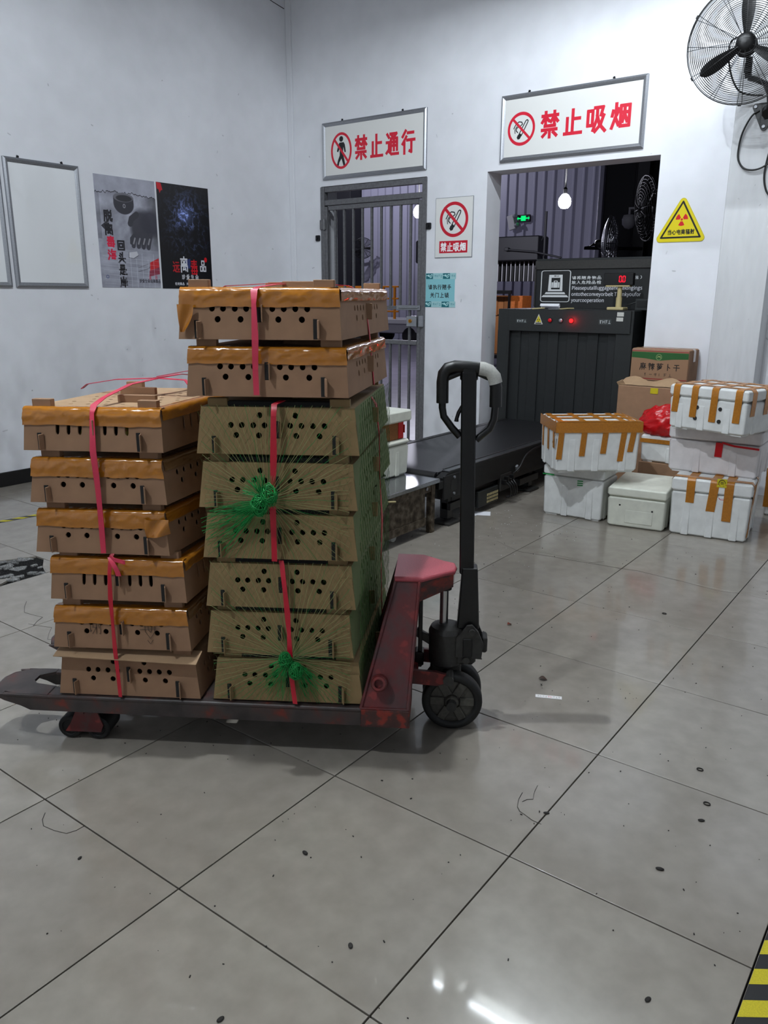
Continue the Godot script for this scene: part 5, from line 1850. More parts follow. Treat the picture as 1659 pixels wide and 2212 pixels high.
	for x in [20, 300]:
		p.rect(x, 2, 116, 60, Color(0.03, 0.40, 0.44))
		p.path([Vector2(x + 8, 26), Vector2(x + 52, 18), Vector2(x + 34, 34), Vector2(x + 70, 30)], 4.0, Color(0.75, 0.9, 0.9))
		p.path([Vector2(x + 60, 44), Vector2(x + 82, 16), Vector2(x + 106, 14), Vector2(x + 92, 40), Vector2(x + 70, 48)], 4.0, Color(0.75, 0.9, 0.9))
		for i in 4:
			p.glyph(["bdtd kaku bltl", "cbct bktk sbst", "bbsb ekpk", "btut kbkt cgsg"][i], x + 140 + i * 34, 18, 24, 26, 1.8, Color(0.2, 0.5, 0.55))
	var tm := printed("seal_tape_print", p, 0.3)
	for y in [0.127, -0.118]:
		b = MB.new()
		var l: float = -0.185 if y < 0.0 else -0.165
		b.uvquad(Vector3(l, y - 0.026, 0.0026), Vector3(0.165, y - 0.026, 0.0026), Vector3(0.165, y + 0.026, 0.0026), Vector3(l, y + 0.026, 0.0026))
		b.box(Vector3((l + 0.165) / 2, y, 0.0018), Vector3(0.165 - l, 0.052, 0.0012))
		part("seal_tape", b, tm, o, "printed teal sealing tape")
	posters()
	# empty notice frames on the left wall
	p = Pic.new(64, 96, Color(0.87, 0.875, 0.88))
	var blank := printed("blank_sheet", p, 0.5)
	blank.clearcoat_enabled = true
	blank.clearcoat = 1.0
	blank.clearcoat_roughness = 0.02
	framed("notice_board", "empty white notice frame in aluminium, next to the posters", "notice board", Vector3(WX, 1.918, -2.537), PI / 2, 0.60, 0.90, blank, "empty notice frames on the left wall")
	framed("notice_board", "empty aluminium notice frame cut off by the left edge of the photo", "notice board", Vector3(WX, 1.918, -1.905), PI / 2, 0.60, 0.90, blank, "empty notice frames on the left wall")


func posters() -> void:
	# 1: grey print with ashtray, reaching hand, syringe and two columns of writing
	var w := 400
	var h := 588
	var p := Pic.new(w, h, Color(0.7, 0.7, 0.74))
	var f := noise(0.012, 4, 51)
	var g := noise(0.004, 3, 52)
	for y in h:
		for x in w:
			var v := 0.62 + 0.10 * f.get_noise_2d(x, y) + 0.16 * g.get_noise_2d(x, y * 0.7)
			var tear := 88.0 + 12.0 * f.get_noise_2d(x * 3.0, 7.0) - 10.0 * sin(x * 0.009)
			if y < tear:
				v = 0.66 + 0.05 * f.get_noise_2d(x, y)
			elif y < tear + 4.0:
				v = 0.12
			elif x > 300:
				v -= 0.22 * clampf((x - 300) / 100.0, 0, 1) * clampf((460.0 - y) / 160.0, 0, 1)
			if x < 26 and y > tear and y < 330:
				v -= 0.12
			if y > 380:
				v = lerpf(v, 0.64 + 0.10 * f.get_noise_2d(x * 0.4, y * 2.5), 0.6)
			p.im.set_pixel(x, y, Color(v * 0.96, v * 0.97, v * 1.04))
	var dk := Color(0.20, 0.20, 0.23)
	p.ell(Vector2(182, 140), 66, 54, dk, 1.0, 4.0)
	p.rect(116, 104, 132, 34, dk)
	p.ell(Vector2(182, 106), 66, 24, Color(0.42, 0.42, 0.45), 1.0, 2.0)
	p.ell(Vector2(186, 110), 52, 17, Color(0.17, 0.17, 0.19), 1.0, 3.0)
	p.ring(Vector2(184, 150), 7, 9, 2, Color(0.6, 0.6, 0.62))
	# hand: back of the hand, thumb and curled fingers
	p.ell(Vector2(290, 262), 72, 98, Color(0.24, 0.24, 0.27), 0.95, 26.0)
	p.ell(Vector2(356, 230), 70, 70, Color(0.22, 0.22, 0.26), 0.9, 30.0)
	p.path([Vector2(262, 190), Vector2(226, 214), Vector2(216, 240)], 17, Color(0.22, 0.22, 0.25))
	for k in 4:
		var x0 := 226 + k * 34
		p.path([Vector2(x0 + 22, 296), Vector2(x0 + 6, 336 + k * 4), Vector2(x0 + 2, 358 + k * 2)], 14, Color(0.25, 0.25, 0.28))
		p.path([Vector2(x0 + 14, 318), Vector2(x0 + 3, 346)], 5, Color(0.55, 0.55, 0.57), 0.7)
	p.path([Vector2(236, 300), Vector2(216, 320), Vector2(214, 344)], 9, Color(0.24, 0.24, 0.27))
	p.poly(PackedVector2Array([Vector2(192, 396), Vector2(248, 388), Vector2(256, 410), Vector2(222, 428), Vector2(190, 424)]), Color(0.78, 0.78, 0.80))
	p.path([Vector2(192, 396), Vector2(190, 424), Vector2(222, 428), Vector2(256, 410)], 1.5, Color(0.3, 0.3, 0.32))
	# syringe
	p.poly(PackedVector2Array([Vector2(334, 446), Vector2(396, 420), Vector2(398, 470), Vector2(330, 492)]), Color(0.78, 0.16, 0.18))
	p.poly(PackedVector2Array([Vector2(326, 494), Vector2(399, 470), Vector2(399, 510), Vector2(322, 524)]), Color(0.55, 0.20, 0.27))
	p.path([Vector2(250, 498), Vector2(318, 482), Vector2(332, 470)], 2, Color(0.4, 0.4, 0.43))
	p.path([Vector2(250, 478), Vector2(322, 454)], 1.5, Color(0.45, 0.45, 0.47))
	p.poly(PackedVector2Array([Vector2(24, 262), Vector2(66, 232), Vector2(70, 292), Vector2(52, 286)]), Color(0.2, 0.2, 0.22))
	write(p, "脱离", 46, 178, 52, 60, 70, 4.6, Color(0.08, 0.08, 0.1), true)
	write(p, "毒海", 54, 316, 50, 56, 68, 4.6, Color(0.80, 0.10, 0.24), true)
	write(p, "回头是岸", 118, 332, 50, 54, 66, 4.4, Color(0.07, 0.07, 0.09), true)
	for k in 7:
		p.line(Vector2(120 + k * 40, 400 + 30 * (k % 2)), Vector2(120 + k * 40, 588), 1.2, Color(0.82, 0.84, 0.88), 0.6)
		p.line(Vector2(20, 420 + k * 24), Vector2(400, 440 + k * 24), 1.0, Color(0.82, 0.84, 0.88), 0.4)
	write(p, "月日", 318, 520, 18, 22, 44, 1.6, Color(0.70, 0.25, 0.33))
	write(p, "珍爱生命远离毒品", 250, 540, 17, 20, 19, 1.4, Color(0.25, 0.25, 0.28))
	for k in 5:
		p.rect(244, 564 + k * 4, 150, 1, Color(0.4, 0.4, 0.43), 0.5)
	p.ring(Vector2(40, 530), 8, 8, 1.5, Color(0.3, 0.35, 0.5))
	var o := thing("poster", "pale grey poster with an open hand, ashtray and syringe", "poster", Vector3(WX + 0.001, 1.905, -3.262), PI / 2, "posters on the left wall")
	var b := MB.new()
	b.box(Vector3(0, 0, 0.0012), Vector3(0.584, 0.862, 0.0024))
	part("sheet", b, M.paper, o)
	b = MB.new()
	b.uvquad(Vector3(-0.292, -0.431, 0.0028), Vector3(0.292, -0.431, 0.0028), Vector3(0.292, 0.431, 0.0028), Vector3(-0.292, 0.431, 0.0028))
	part("print", b, printed("grey_poster_print", p, 0.35), o)
	# 2: black print of smoke that gathers into a skull
	p = Pic.new(w, h, Color(0.02, 0.02, 0.03))
	f = noise(0.014, 5, 61)
	f.domain_warp_enabled = true
	f.domain_warp_amplitude = 60.0
	f.domain_warp_frequency = 0.01
	for y in h:
		for x in w:
			var k := 1.0 - absf(f.get_noise_2d(x, y)) * 3.4
			k = pow(clampf(k, 0.0, 1.0), 2.5)
			var env := clampf(1.25 - Vector2((x - 215) / 165.0, (y - 215) / 205.0).length(), 0.0, 1.0)
			var fade := clampf((430.0 - y) / 60.0, 0.0, 1.0)
			var dome := exp(-Vector2((x - 205) / 62.0, (y - 165) / 62.0).length_squared())
			var eyes := exp(-Vector2((x - 168) / 48.0, (y - 270) / 34.0).length_squared()) + exp(-Vector2((x - 268) / 46.0, (y - 274) / 34.0).length_squared()) + 0.8 * exp(-Vector2((x - 218) / 24.0, (y - 330) / 30.0).length_squared())
			var v := (0.50 * k * (env + 0.2) + 0.62 * dome * (0.7 + 0.3 * k)) * fade * clampf(1.0 - eyes, 0.0, 1.0)
			p.im.set_pixel(x, y, Color(0.02 + v * 0.62, 0.025 + v * 0.70, 0.04 + v * 1.0))
	p.poly(PackedVector2Array([Vector2(0, 0), Vector2(34, 4), Vector2(44, 40), Vector2(30, 44), Vector2(22, 60), Vector2(16, 40), Vector2(4, 36)]), Color(0.75, 0.05, 0.12))
	p.poly(PackedVector2Array([Vector2(180, 420), Vector2(228, 414), Vector2(224, 470), Vector2(184, 470)]), Color(0.20, 0.25, 0.50), 0.8)
	write(p, "远", 86, 428, 52, 66, 0, 3.6, Color(0.72, 0.08, 0.12))
	write(p, "离", 146, 404, 60, 88, 0, 4.4, Color(0.86, 0.86, 0.88))
	write(p, "毒", 228, 420, 56, 90, 0, 4.4, Color(0.78, 0.06, 0.12))
	write(p, "品", 304, 420, 48, 66, 0, 4.0, Color(0.84, 0.84, 0.86))
	p.ell(Vector2(352, 416), 12, 15, Color(0.78, 0.06, 0.10))
	write(p, "珍爱生命", 152, 506, 26, 28, 36, 1.9, Color(0.82, 0.82, 0.84))
	write(p, "拒绝毒品", 96, 552, 16, 16, 19, 1.3, Color(0.82, 0.82, 0.84))
	write(p, "共创平安广铁", 186, 552, 16, 16, 19, 1.3, Color(0.82, 0.82, 0.84))
	o = thing("poster", "black poster of blue smoke in the shape of a skull", "poster", Vector3(WX + 0.001, 1.904, -3.857), PI / 2, "posters on the left wall")
	b = MB.new()
	b.box(Vector3(0, 0, 0.0012), Vector3(0.566, 0.866, 0.0024))
	part("sheet", b, M.black_plastic, o)
	b = MB.new()
	b.uvquad(Vector3(-0.283, -0.433, 0.0028), Vector3(0.283, -0.433, 0.0028), Vector3(0.283, 0.433, 0.0028), Vector3(-0.283, 0.433, 0.0028))
	part("print", b, printed("black_poster_print", p, 0.3), o)


# ---------------------------------------------------------------- gate, fan, conveyor, scanner
func gate() -> void:
	var o := thing("barred_gate", "grey steel barred gate with a box lock in the back wall", "gate", Vector3(-2.23, 0, WZ - 0.02))
	var b: MB
	# outer frame
	for x in [-0.60, 0.60]:
		b = MB.new()
		b.box(Vector3(x, 1.215, 0), Vector3(0.05, 2.43, 0.06), 0.004)
		part("frame_post", b, M.gate_steel, o)
	for y in [2.405, 2.285]:
		b = MB.new()
		b.box(Vector3(0, y, 0), Vector3(1.15, 0.05, 0.05), 0.004)
		part("frame_rail", b, M.gate_steel, o)
	# door leaf
	for x in [-0.565, 0.553]:
		b = MB.new()
		b.box(Vector3(x, 1.13, 0.004), Vector3(0.04, 2.24, 0.04), 0.004)
		part("leaf_post", b, M.gate_steel, o)
	for r in [[2.235, 0.04], [1.308, 0.034], [0.99, 0.04], [0.04, 0.045]]:
		b = MB.new()
		b.box(Vector3(0, r[0], 0.004), Vector3(1.06, r[1], 0.035), 0.003)
		part("leaf_rail", b, M.gate_steel, o)
	for i in 9:
		b = MB.new()
		var x := -0.454 + i * 0.1118
		b.box(Vector3(x, 1.77, 0.004), Vector3(0.022, 0.91, 0.022), 0.002)
		b.box(Vector3(x, 0.515, 0.004), Vector3(0.022, 0.93, 0.022), 0.002)
		if i == 8 or i == 1:
			b.box(Vector3(x, 1.15, 0.004), Vector3(0.024, 0.31, 0.02), 0.002)
		part("bar", b, M.gate_steel, o)
	# bolt plate, box lock with brass cylinder, strike
	b = MB.new()
	b.box(Vector3(0.44, 1.31, 0.03), Vector3(0.27, 0.045, 0.012), 0.003)
	b.tube([Vector3(0.34, 1.31, 0.044), Vector3(0.56, 1.31, 0.044)], 0.008, 8)
	for x in [0.34, 0.54]:
		b.tube([Vector3(x, 1.315, 0.03), Vector3(x, 1.315, 0.045)], 0.009, 8)
	part("bolt", b, M.aluminium, o)
	b = MB.new()
	b.box(Vector3(0.497, 1.188, 0.04), Vector3(0.115, 0.098, 0.045), 0.006)
	var lk := part("lock", b, M.aluminium, o)
	b = MB.new()
	b.tube([Vector3(0.487, 1.191, 0.06), Vector3(0.487, 1.191, 0.072)], 0.017, 20)
	b.box(Vector3(0.487, 1.191, 0.076), Vector3(0.008, 0.02, 0.012), 0.002)
	part("lock_cylinder", b, M.brass, lk)
	b = MB.new()
	b.box(Vector3(0.595, 1.19, 0.042), Vector3(0.04, 0.105, 0.045), 0.006)
	part("strike", b, M.aluminium, o)
	for y in [2.085, 0.5]:
		b = MB.new()
		b.box(Vector3(-0.59, y, 0.036), Vector3(0.07, 0.09, 0.02), 0.004)
		b.tube([Vector3(-0.57, y - 0.05, 0.045), Vector3(-0.57, y + 0.05, 0.045)], 0.011, 10)
		part("hinge", b, M.gate_steel, o)
	for c in [[-0.665, 1.963], [0.65, 2.02]]:
		b = MB.new()
		b.box(Vector3(c[0], c[1], 0.026), Vector3(0.05, 0.055, 0.03), 0.006)
		b.tube([Vector3(c[0], c[1], 0.04), Vector3(c[0], c[1], 0.048)], 0.012, 10)
		part("wall_lug", b, M.screw, o)


func circle(m: Vector3, r: float, ax: Vector3, ay: Vector3, seg := 40) -> Array:
	var p := []
	for i in seg:
		var g := TAU * i / seg
		p.append(m + ax * cos(g) * r + ay * sin(g) * r)
	return p


func cage_fan(called: String, label: String, at: Vector3, rot: Vector3, r: float, fine: bool, blade_turn := 0.0) -> Node3D:
	# the fan looks along +z; its motor sits behind
	var o := thing(called, label, "fan", at)
	o.rotation = rot
	var b := MB.new()
	var n := 26 if fine else 9
	var wire := r * (0.0042 if fine else 0.012)
	for i in n:
		var q := (i + 1.0) / n
		var rr := r * lerpf(0.16, 0.97, q)
		var z := r * 0.20 * (1.0 - pow(q, 2.6))
		b.tube(circle(Vector3(0, 0, r * 0.02 + z), rr, Vector3.RIGHT, Vector3.UP, 48), wire, 4, false, true)
		b.tube(circle(Vector3(0, 0, -r * 0.04 - z * 1.1), rr, Vector3.RIGHT, Vector3.UP, 48), wire, 4, false, true)
	part("cage_ring", b, M.black_paint, o, "", "stuff")
	b = MB.new()
	for k in 12:
		for sd in [1.0, -1.0]:
			var g: float = TAU * (k + (0.08 if sd > 0 else -0.08)) / 12.0
			var p := []
			for i in 7:
				var q := i / 6.0
				var z := r * 0.20 * (1.0 - pow(q, 2.6))
				p.append(Vector3(cos(g), sin(g), 0) * r * lerpf(0.14, 0.99, q) + Vector3(0, 0, (r * 0.02 + z) if sd > 0 else (-r * 0.04 - z * 1.1)))
			b.tube(p, wire * 1.35, 5, false)
	part("cage_spoke", b, M.black_paint, o, "", "stuff")
	b = MB.new()
	for z in [-0.04, 0.02]:
		b.tube(circle(Vector3(0, 0, r * z), r * 0.99, Vector3.RIGHT, Vector3.UP, 64), wire * 2.0, 6, false, true)
	for k in 6:
		var g := TAU * (k + 0.5) / 6.0
		b.box(Vector3(cos(g), sin(g), 0) * r + Vector3(0, 0, -r * 0.01), Vector3(r * 0.03, r * 0.06, r * 0.09), r * 0.006, Basis(Vector3(0, 0, 1), g))
	part("rim", b, M.black_paint, o)
	for k in 3:
		b = MB.new()
		var g := blade_turn + TAU * k / 3.0
		var bx := Basis(Vector3(0, 0, 1), g)
		var grid := []
		for i in 13:
			var q := i / 12.0
			var row := []
			var half := r * (0.055 + 0.075 * sin(minf(q * 1.5, 1.0) * PI * 0.5)) * sqrt(maxf(0.02, 1.0 - pow(q, 6.0)))
			for j in 7:
				var t := j / 3.0 - 1.0
				var tw := 0.62 * (1.0 - 0.55 * q)
				var lx := r * lerpf(0.14, 0.86, q)
				row.append(bx * Vector3(lx, -t * half * cos(tw), t * half * sin(tw) + r * 0.02 * (1.0 - t * t)))
			grid.append(row)
		sheet(b, grid)
		part("blade", b, M.black_plastic, o)
	b = MB.new()
	b.lathe([Vector2(0, -0.02 * r), Vector2(0.17 * r, -0.02 * r), Vector2(0.175 * r, 0.05 * r), Vector2(0.15 * r, 0.10 * r), Vector2(0.07 * r, 0.125 * r), Vector2(0, 0.13 * r)], 28, Transform3D(Basis(Vector3(1, 0, 0), Vector3(0, 0, 1), Vector3(0, -1, 0)), Vector3.ZERO), true)
	part("hub", b, M.black_plastic, o)
	b = MB.new()
	b.lathe([Vector2(0, -0.60 * r), Vector2(0.12 * r, -0.58 * r), Vector2(0.17 * r, -0.50 * r), Vector2(0.19 * r, -0.26 * r), Vector2(0.19 * r, -0.22 * r), Vector2(0, -0.2 * r)], 24, Transform3D(Basis(Vector3(1, 0, 0), Vector3(0, 0, 1), Vector3(0, -1, 0)), Vector3.ZERO), true)
	part("motor", b, M.black_paint, o)
	return o


func wall_fan() -> void:
	var c := Vector3(1.135, 2.895, -4.56)
	var o := cage_fan("wall_fan", "large black wire cage fan on the pillar, top right corner", c, Vector3(0.10, 0.22, 0.0), 0.335, true, PI / 2 + 0.03)
	var inv := o.transform.affine_inverse()
	var b := MB.new()
	var p := []
	for q in [Vector3(1.118, 2.86, -4.74), Vector3(1.118, 2.77, -4.75), Vector3(1.122, 2.745, -4.755)]:
		p.append(inv * q)
	b.tube(p, 0.022, 12)
	b.box(inv * Vector3(1.118, 2.80, -4.742), Vector3(0.045, 0.06, 0.05), 0.006)
	p = []
	for q in [Vector3(1.122, 2.748, -4.755), Vector3(1.165, 2.735, -4.78), Vector3(1.21, 2.715, -4.83), Vector3(1.225, 2.68, -4.88), Vector3(1.222, 2.62, -4.95), Vector3(1.205, 2.57, -5.0)]:
		p.append(inv * q)
	b.tube(p, 0.017, 12)
	part("arm", b, M.black_paint, o)
	b = MB.new()
	var pl := PackedVector2Array()
	for cc in [[-0.062, 0.05, 0.02], [0.0, -0.075, 0.022], [0.062, 0.05, 0.02]]:
		for i in 7:
			var g: float = {0.02: (2.5 if cc[0] < 0 else 0.62), 0.022: 4.71}[cc[2]] + (i - 3) * 0.33
			pl.append(Vector2(cc[0], cc[1]) + Vector2.from_angle(g) * cc[2])
	b.prism(Geometry2D.convex_hull(pl), 0.0, 0.016, inv * Transform3D(Basis(), Vector3(1.185, 2.575, -5.033)))
	b.tube([inv * Vector3(1.195, 2.60, -5.02), inv * Vector3(1.205, 2.57, -4.985)], 0.032, 14)
	var plate := part("wall_plate", b, M.black_paint, o)
	b = MB.new()
	for q in [Vector3(1.123, 2.625, -5.0), Vector3(1.185, 2.50, -5.0)]:
		b.tube([inv * (q + Vector3(0, 0, -0.018)), inv * (q + Vector3(0, 0, -0.008))], 0.010, 10)
	part("bolt", b, M.aluminium, plate)
	# power cable: from the motor behind the cage to the plate, then a loop down the pillar
	b = MB.new()
	p = []
	for q in [Vector3(1.05, 3.0, -4.78), Vector3(0.985, 2.985, -4.80), Vector3(0.968, 2.93, -4.82), Vector3(0.972, 2.86, -4.85), Vector3(0.99, 2.78, -4.9), Vector3(1.03, 2.715, -4.94), Vector3(1.10, 2.69, -4.97), Vector3(1.17, 2.68, -4.97)]:
		p.append(inv * q)
	b.tube(smooth(p), 0.0055, 8)
	p = []
	for q in [Vector3(1.15, 2.60, -5.012), Vector3(1.105, 2.57, -5.012), Vector3(1.06, 2.48, -5.014), Vector3(1.044, 2.385, -5.016), Vector3(1.05, 2.31, -5.016), Vector3(1.09, 2.255, -5.016), Vector3(1.15, 2.238, -5.012), Vector3(1.21, 2.25, -5.01), Vector3(1.27, 2.29, -5.012)]:
		p.append(inv * q)
	b.tube(smooth(p), 0.006, 8)
	p = []
	for q in [Vector3(1.27, 2.5, -5.016), Vector3(1.245, 2.38, -5.018), Vector3(1.226, 2.25, -5.018), Vector3(1.228, 2.17, -5.018), Vector3(1.25, 2.10, -5.018), Vector3(1.29, 2.04, -5.018), Vector3(1.30, 1.9, -5.018)]:
		p.append(inv * q)
	b.tube(smooth(p), 0.006, 8)
	part("cable", b, M.black_plastic, o)


func smooth(p: Array, n := 5) -> Array:
	var c := Curve3D.new()
	for i in p.size():
		var t: Vector3 = (p[mini(i + 1, p.size() - 1)] - p[maxi(i - 1, 0)]) / 6.0
		c.add_point(p[i], -t, t)
	var out := []
	for i in p.size() - 1:
		for k in n:
			out.append(c.sample(i, float(k) / n))
	out.append(p[p.size() - 1])
	return out


func conveyor() -> void:
	var o := thing("belt_conveyor", "low dark belt conveyor leading into the baggage scanner", "conveyor", Vector3(-0.36, 0, -4.15))
	# local: x across (right side frame at +0.38), z along
	var b := MB.new()
	b.box(Vector3(-0.03, 0.345, -0.08), Vector3(0.72, 0.022, 2.34), 0.004)
	for z in [1.085]:
		b.tube([Vector3(-0.38, 0.323, z), Vector3(0.32, 0.323, z)], 0.034, 18)
	part("belt", b, M.belt, o)
	b = MB.new()
	b.prism(PackedVector2Array([Vector2(-1.12, 0.195), Vector2(1.10, 0.195), Vector2(1.12, 0.33), Vector2(1.06, 0.352), Vector2(-1.12, 0.352)]), 0.335, 0.385, Transform3D(Basis(Vector3(0, 0, 1), Vector3(0, 1, 0), Vector3(-1, 0, 0)).orthonormalized(), Vector3.ZERO).scaled_local(Vector3(1, 1, -1)))
	part("side_frame", b, M.dark_frame, o)
	b = MB.new()
	b.box(Vector3(0.352, 0.357, -0.05), Vector3(0.055, 0.01, 2.18), 0.003)
	b.tube([Vector3(0.324, 0.364, -1.1), Vector3(0.324, 0.364, 1.02)], 0.004, 6)
	part("edge_rail", b, M.steel, o)
	b = MB.new()
	b.box(Vector3(-0.40, 0.30, -0.05), Vector3(0.05, 0.12, 2.2), 0.004)
	part("side_frame", b, M.dark_frame, o)
	b = MB.new()
	b.box(Vector3(0.387, 0.265, 0.955), Vector3(0.012, 0.15, 0.32), 0.003)
	b.box(Vector3(0.36, 0.29, 1.14), Vector3(0.06, 0.05, 0.05), 0.004)
	var e := part("end_plate", b, M.dark_frame, o)
	b = MB.new()
	b.box(Vector3(0.394, 0.27, 1.0), Vector3(0.002, 0.075, 0.065), 0.0)
	part("slot", b, M.black_plastic, e)
	for q in [[0.32, 1.0], [0.215, 1.0], [0.325, 0.9], [0.255, 0.9], [0.215, 0.84], [0.29, 0.84]]:
		b = MB.new()
		b.tube([Vector3(0.388, q[0], q[1]), Vector3(0.402, q[0], q[1])], 0.009, 6)
		part("bolt_head", b, M.aluminium, e)
	# lower chassis with its long bar, legs and feet
	b = MB.new()
	b.box(Vector3(0.24, 0.19, -0.05), Vector3(0.22, 0.10, 2.0), 0.004)
	b.box(Vector3(0.33, 0.115, 0.70), Vector3(0.07, 0.05, 0.58), 0.004)
	b.box(Vector3(0.33, 0.10, -0.12), Vector3(0.07, 0.05, 0.3), 0.004)
	part("chassis", b, M.black_paint, o)
	for z in [0.96, -0.18]:
		for x in [0.315, -0.32]:
			b = MB.new()
			b.box(Vector3(x, 0.10, z), Vector3(0.06, 0.14, 0.06), 0.004)
			b.tube([Vector3(x, 0.01, z), Vector3(x, 0.08, z)], 0.014, 10)
			part("leg", b, M.black_paint, o)
			b = MB.new()
			b.box(Vector3(x, 0.009, z), Vector3(0.14, 0.018, 0.15), 0.004)
			b.tube([Vector3(x, 0.017, z), Vector3(x, 0.024, z)], 0.024, 16)
			part("foot", b, M.pump_grey, o)
	# ventilated drive box
	b = MB.new()
	b.box(Vector3(0.372, 0.098, 0.535), Vector3(0.03, 0.11, 0.27), 0.004)
	var v := part("drive_box", b, M.scanner_green, o)
	b = MB.new()
	for i in 8:
		for k in 3:
			b.box(Vector3(0.3885, 0.065 + k * 0.024, 0.55 - i * 0.02), Vector3(0.003, 0.016, 0.009), 0.0)
	part("vent", b, M.cream, v, "rows of pale vent slots", "stuff")
	# plug panel with cables
	b = MB.new()
	b.box(Vector3(0.375, 0.16, 0.29), Vector3(0.025, 0.12, 0.16), 0.004)
	var pp := part("plug_panel", b, M.pump_grey, o)
	for i in 4:
		b = MB.new()
		b.box(Vector3(0.40, 0.165 + 0.02 * (i % 2), 0.345 - i * 0.037), Vector3(0.04, 0.035, 0.022), 0.004)
		b.tube(smooth([Vector3(0.41, 0.17, 0.345 - i * 0.037), Vector3(0.445, 0.13, 0.33 - i * 0.03), Vector3(0.43, 0.06, 0.30 - i * 0.03), Vector3(0.38, 0.04, 0.26 - i * 0.03)]), 0.006, 6)
		part("plug", b, M.black_plastic, pp)
	b = MB.new()
	b.tube(smooth([Vector3(0.39, 0.20, 0.19), Vector3(0.42, 0.24, 0.16), Vector3(0.41, 0.31, 0.05), Vector3(0.40, 0.335, -0.1), Vector3(0.39, 0.34, -0.25)]), 0.007, 8)
	part("cable", b, M.black_plastic, o)
	b = MB.new()
	b.box(Vector3(0.405, 0.235, 0.165), Vector3(0.02, 0.05, 0.03), 0.006, Basis.from_euler(Vector3(0.4, 0, 0)))
	part("cable_plug", b, M.aluminium, o)
	# steel table at its near end
	o = thing("steel_table", "low stained stainless steel table at the end of the conveyor", "table", Vector3(-0.40, 0, -2.475))
	b = MB.new()
	b.box(Vector3(0, 0.323, 0), Vector3(0.86, 0.026, 1.04), 0.004)
	part("table_top", b, M.stainless, o)
	b = MB.new()
	b.box(Vector3(0.40, 0.288, -0.01), Vector3(0.02, 0.05, 0.98), 0.003)
	b.box(Vector3(0.0, 0.288, -0.49), Vector3(0.8, 0.05, 0.02), 0.003)
	part("apron", b, M.dirty_stainless, o)
	b = MB.new()
	b.box(Vector3(0.395, 0.165, 0.02), Vector3(0.012, 0.20, 0.84), 0.002)
	b.box(Vector3(0.403, 0.085, 0.02), Vector3(0.012, 0.05, 0.84), 0.002)
	part("side_panel", b, M.dirty_stainless, o)
	for x in [-0.39, 0.395]:
		for z in [-0.47, 0.47]:
			b = MB.new()
			b.box(Vector3(x, 0.157, z), Vector3(0.04, 0.314, 0.04), 0.003)
			part("leg", b, M.dirty_stainless, o)
	b = MB.new()
	b.tube([Vector3(0.30, 0.03, -0.16), Vector3(0.34, 0.03, -0.16)], 0.03, 14)
	part("castor", b, M.dull_white, o)
	b = MB.new()
	b.box(Vector3(0.412, 0.288, 0.05), Vector3(0.006, 0.04, 0.05), 0.002)
	b.tube([Vector3(0.415, 0.30, 0.05), Vector3(0.43, 0.295, 0.0), Vector3(0.43, 0.285, -0.05)], 0.006, 6)
	part("latch", b, M.cream, o)
	b = MB.new()
	b.tube([Vector3(0.41, 0.29, -0.40), Vector3(0.416, 0.29, -0.40)], 0.01, 10)
	part("bolt_head", b, M.aluminium, o)


func english(o: Node3D, text: String, at: Vector3, size: float, m: Material) -> void:
	var t := TextMesh.new()
	var f := SystemFont.new()
	f.font_names = PackedStringArray(["Droid Sans"])
	t.font = f
	t.text = text
	t.font_size = 32
	t.pixel_size = size / 32.0
	t.depth = 0.001
	t.horizontal_alignment = HORIZONTAL_ALIGNMENT_LEFT
	part("lettering", t, m, o).position = at


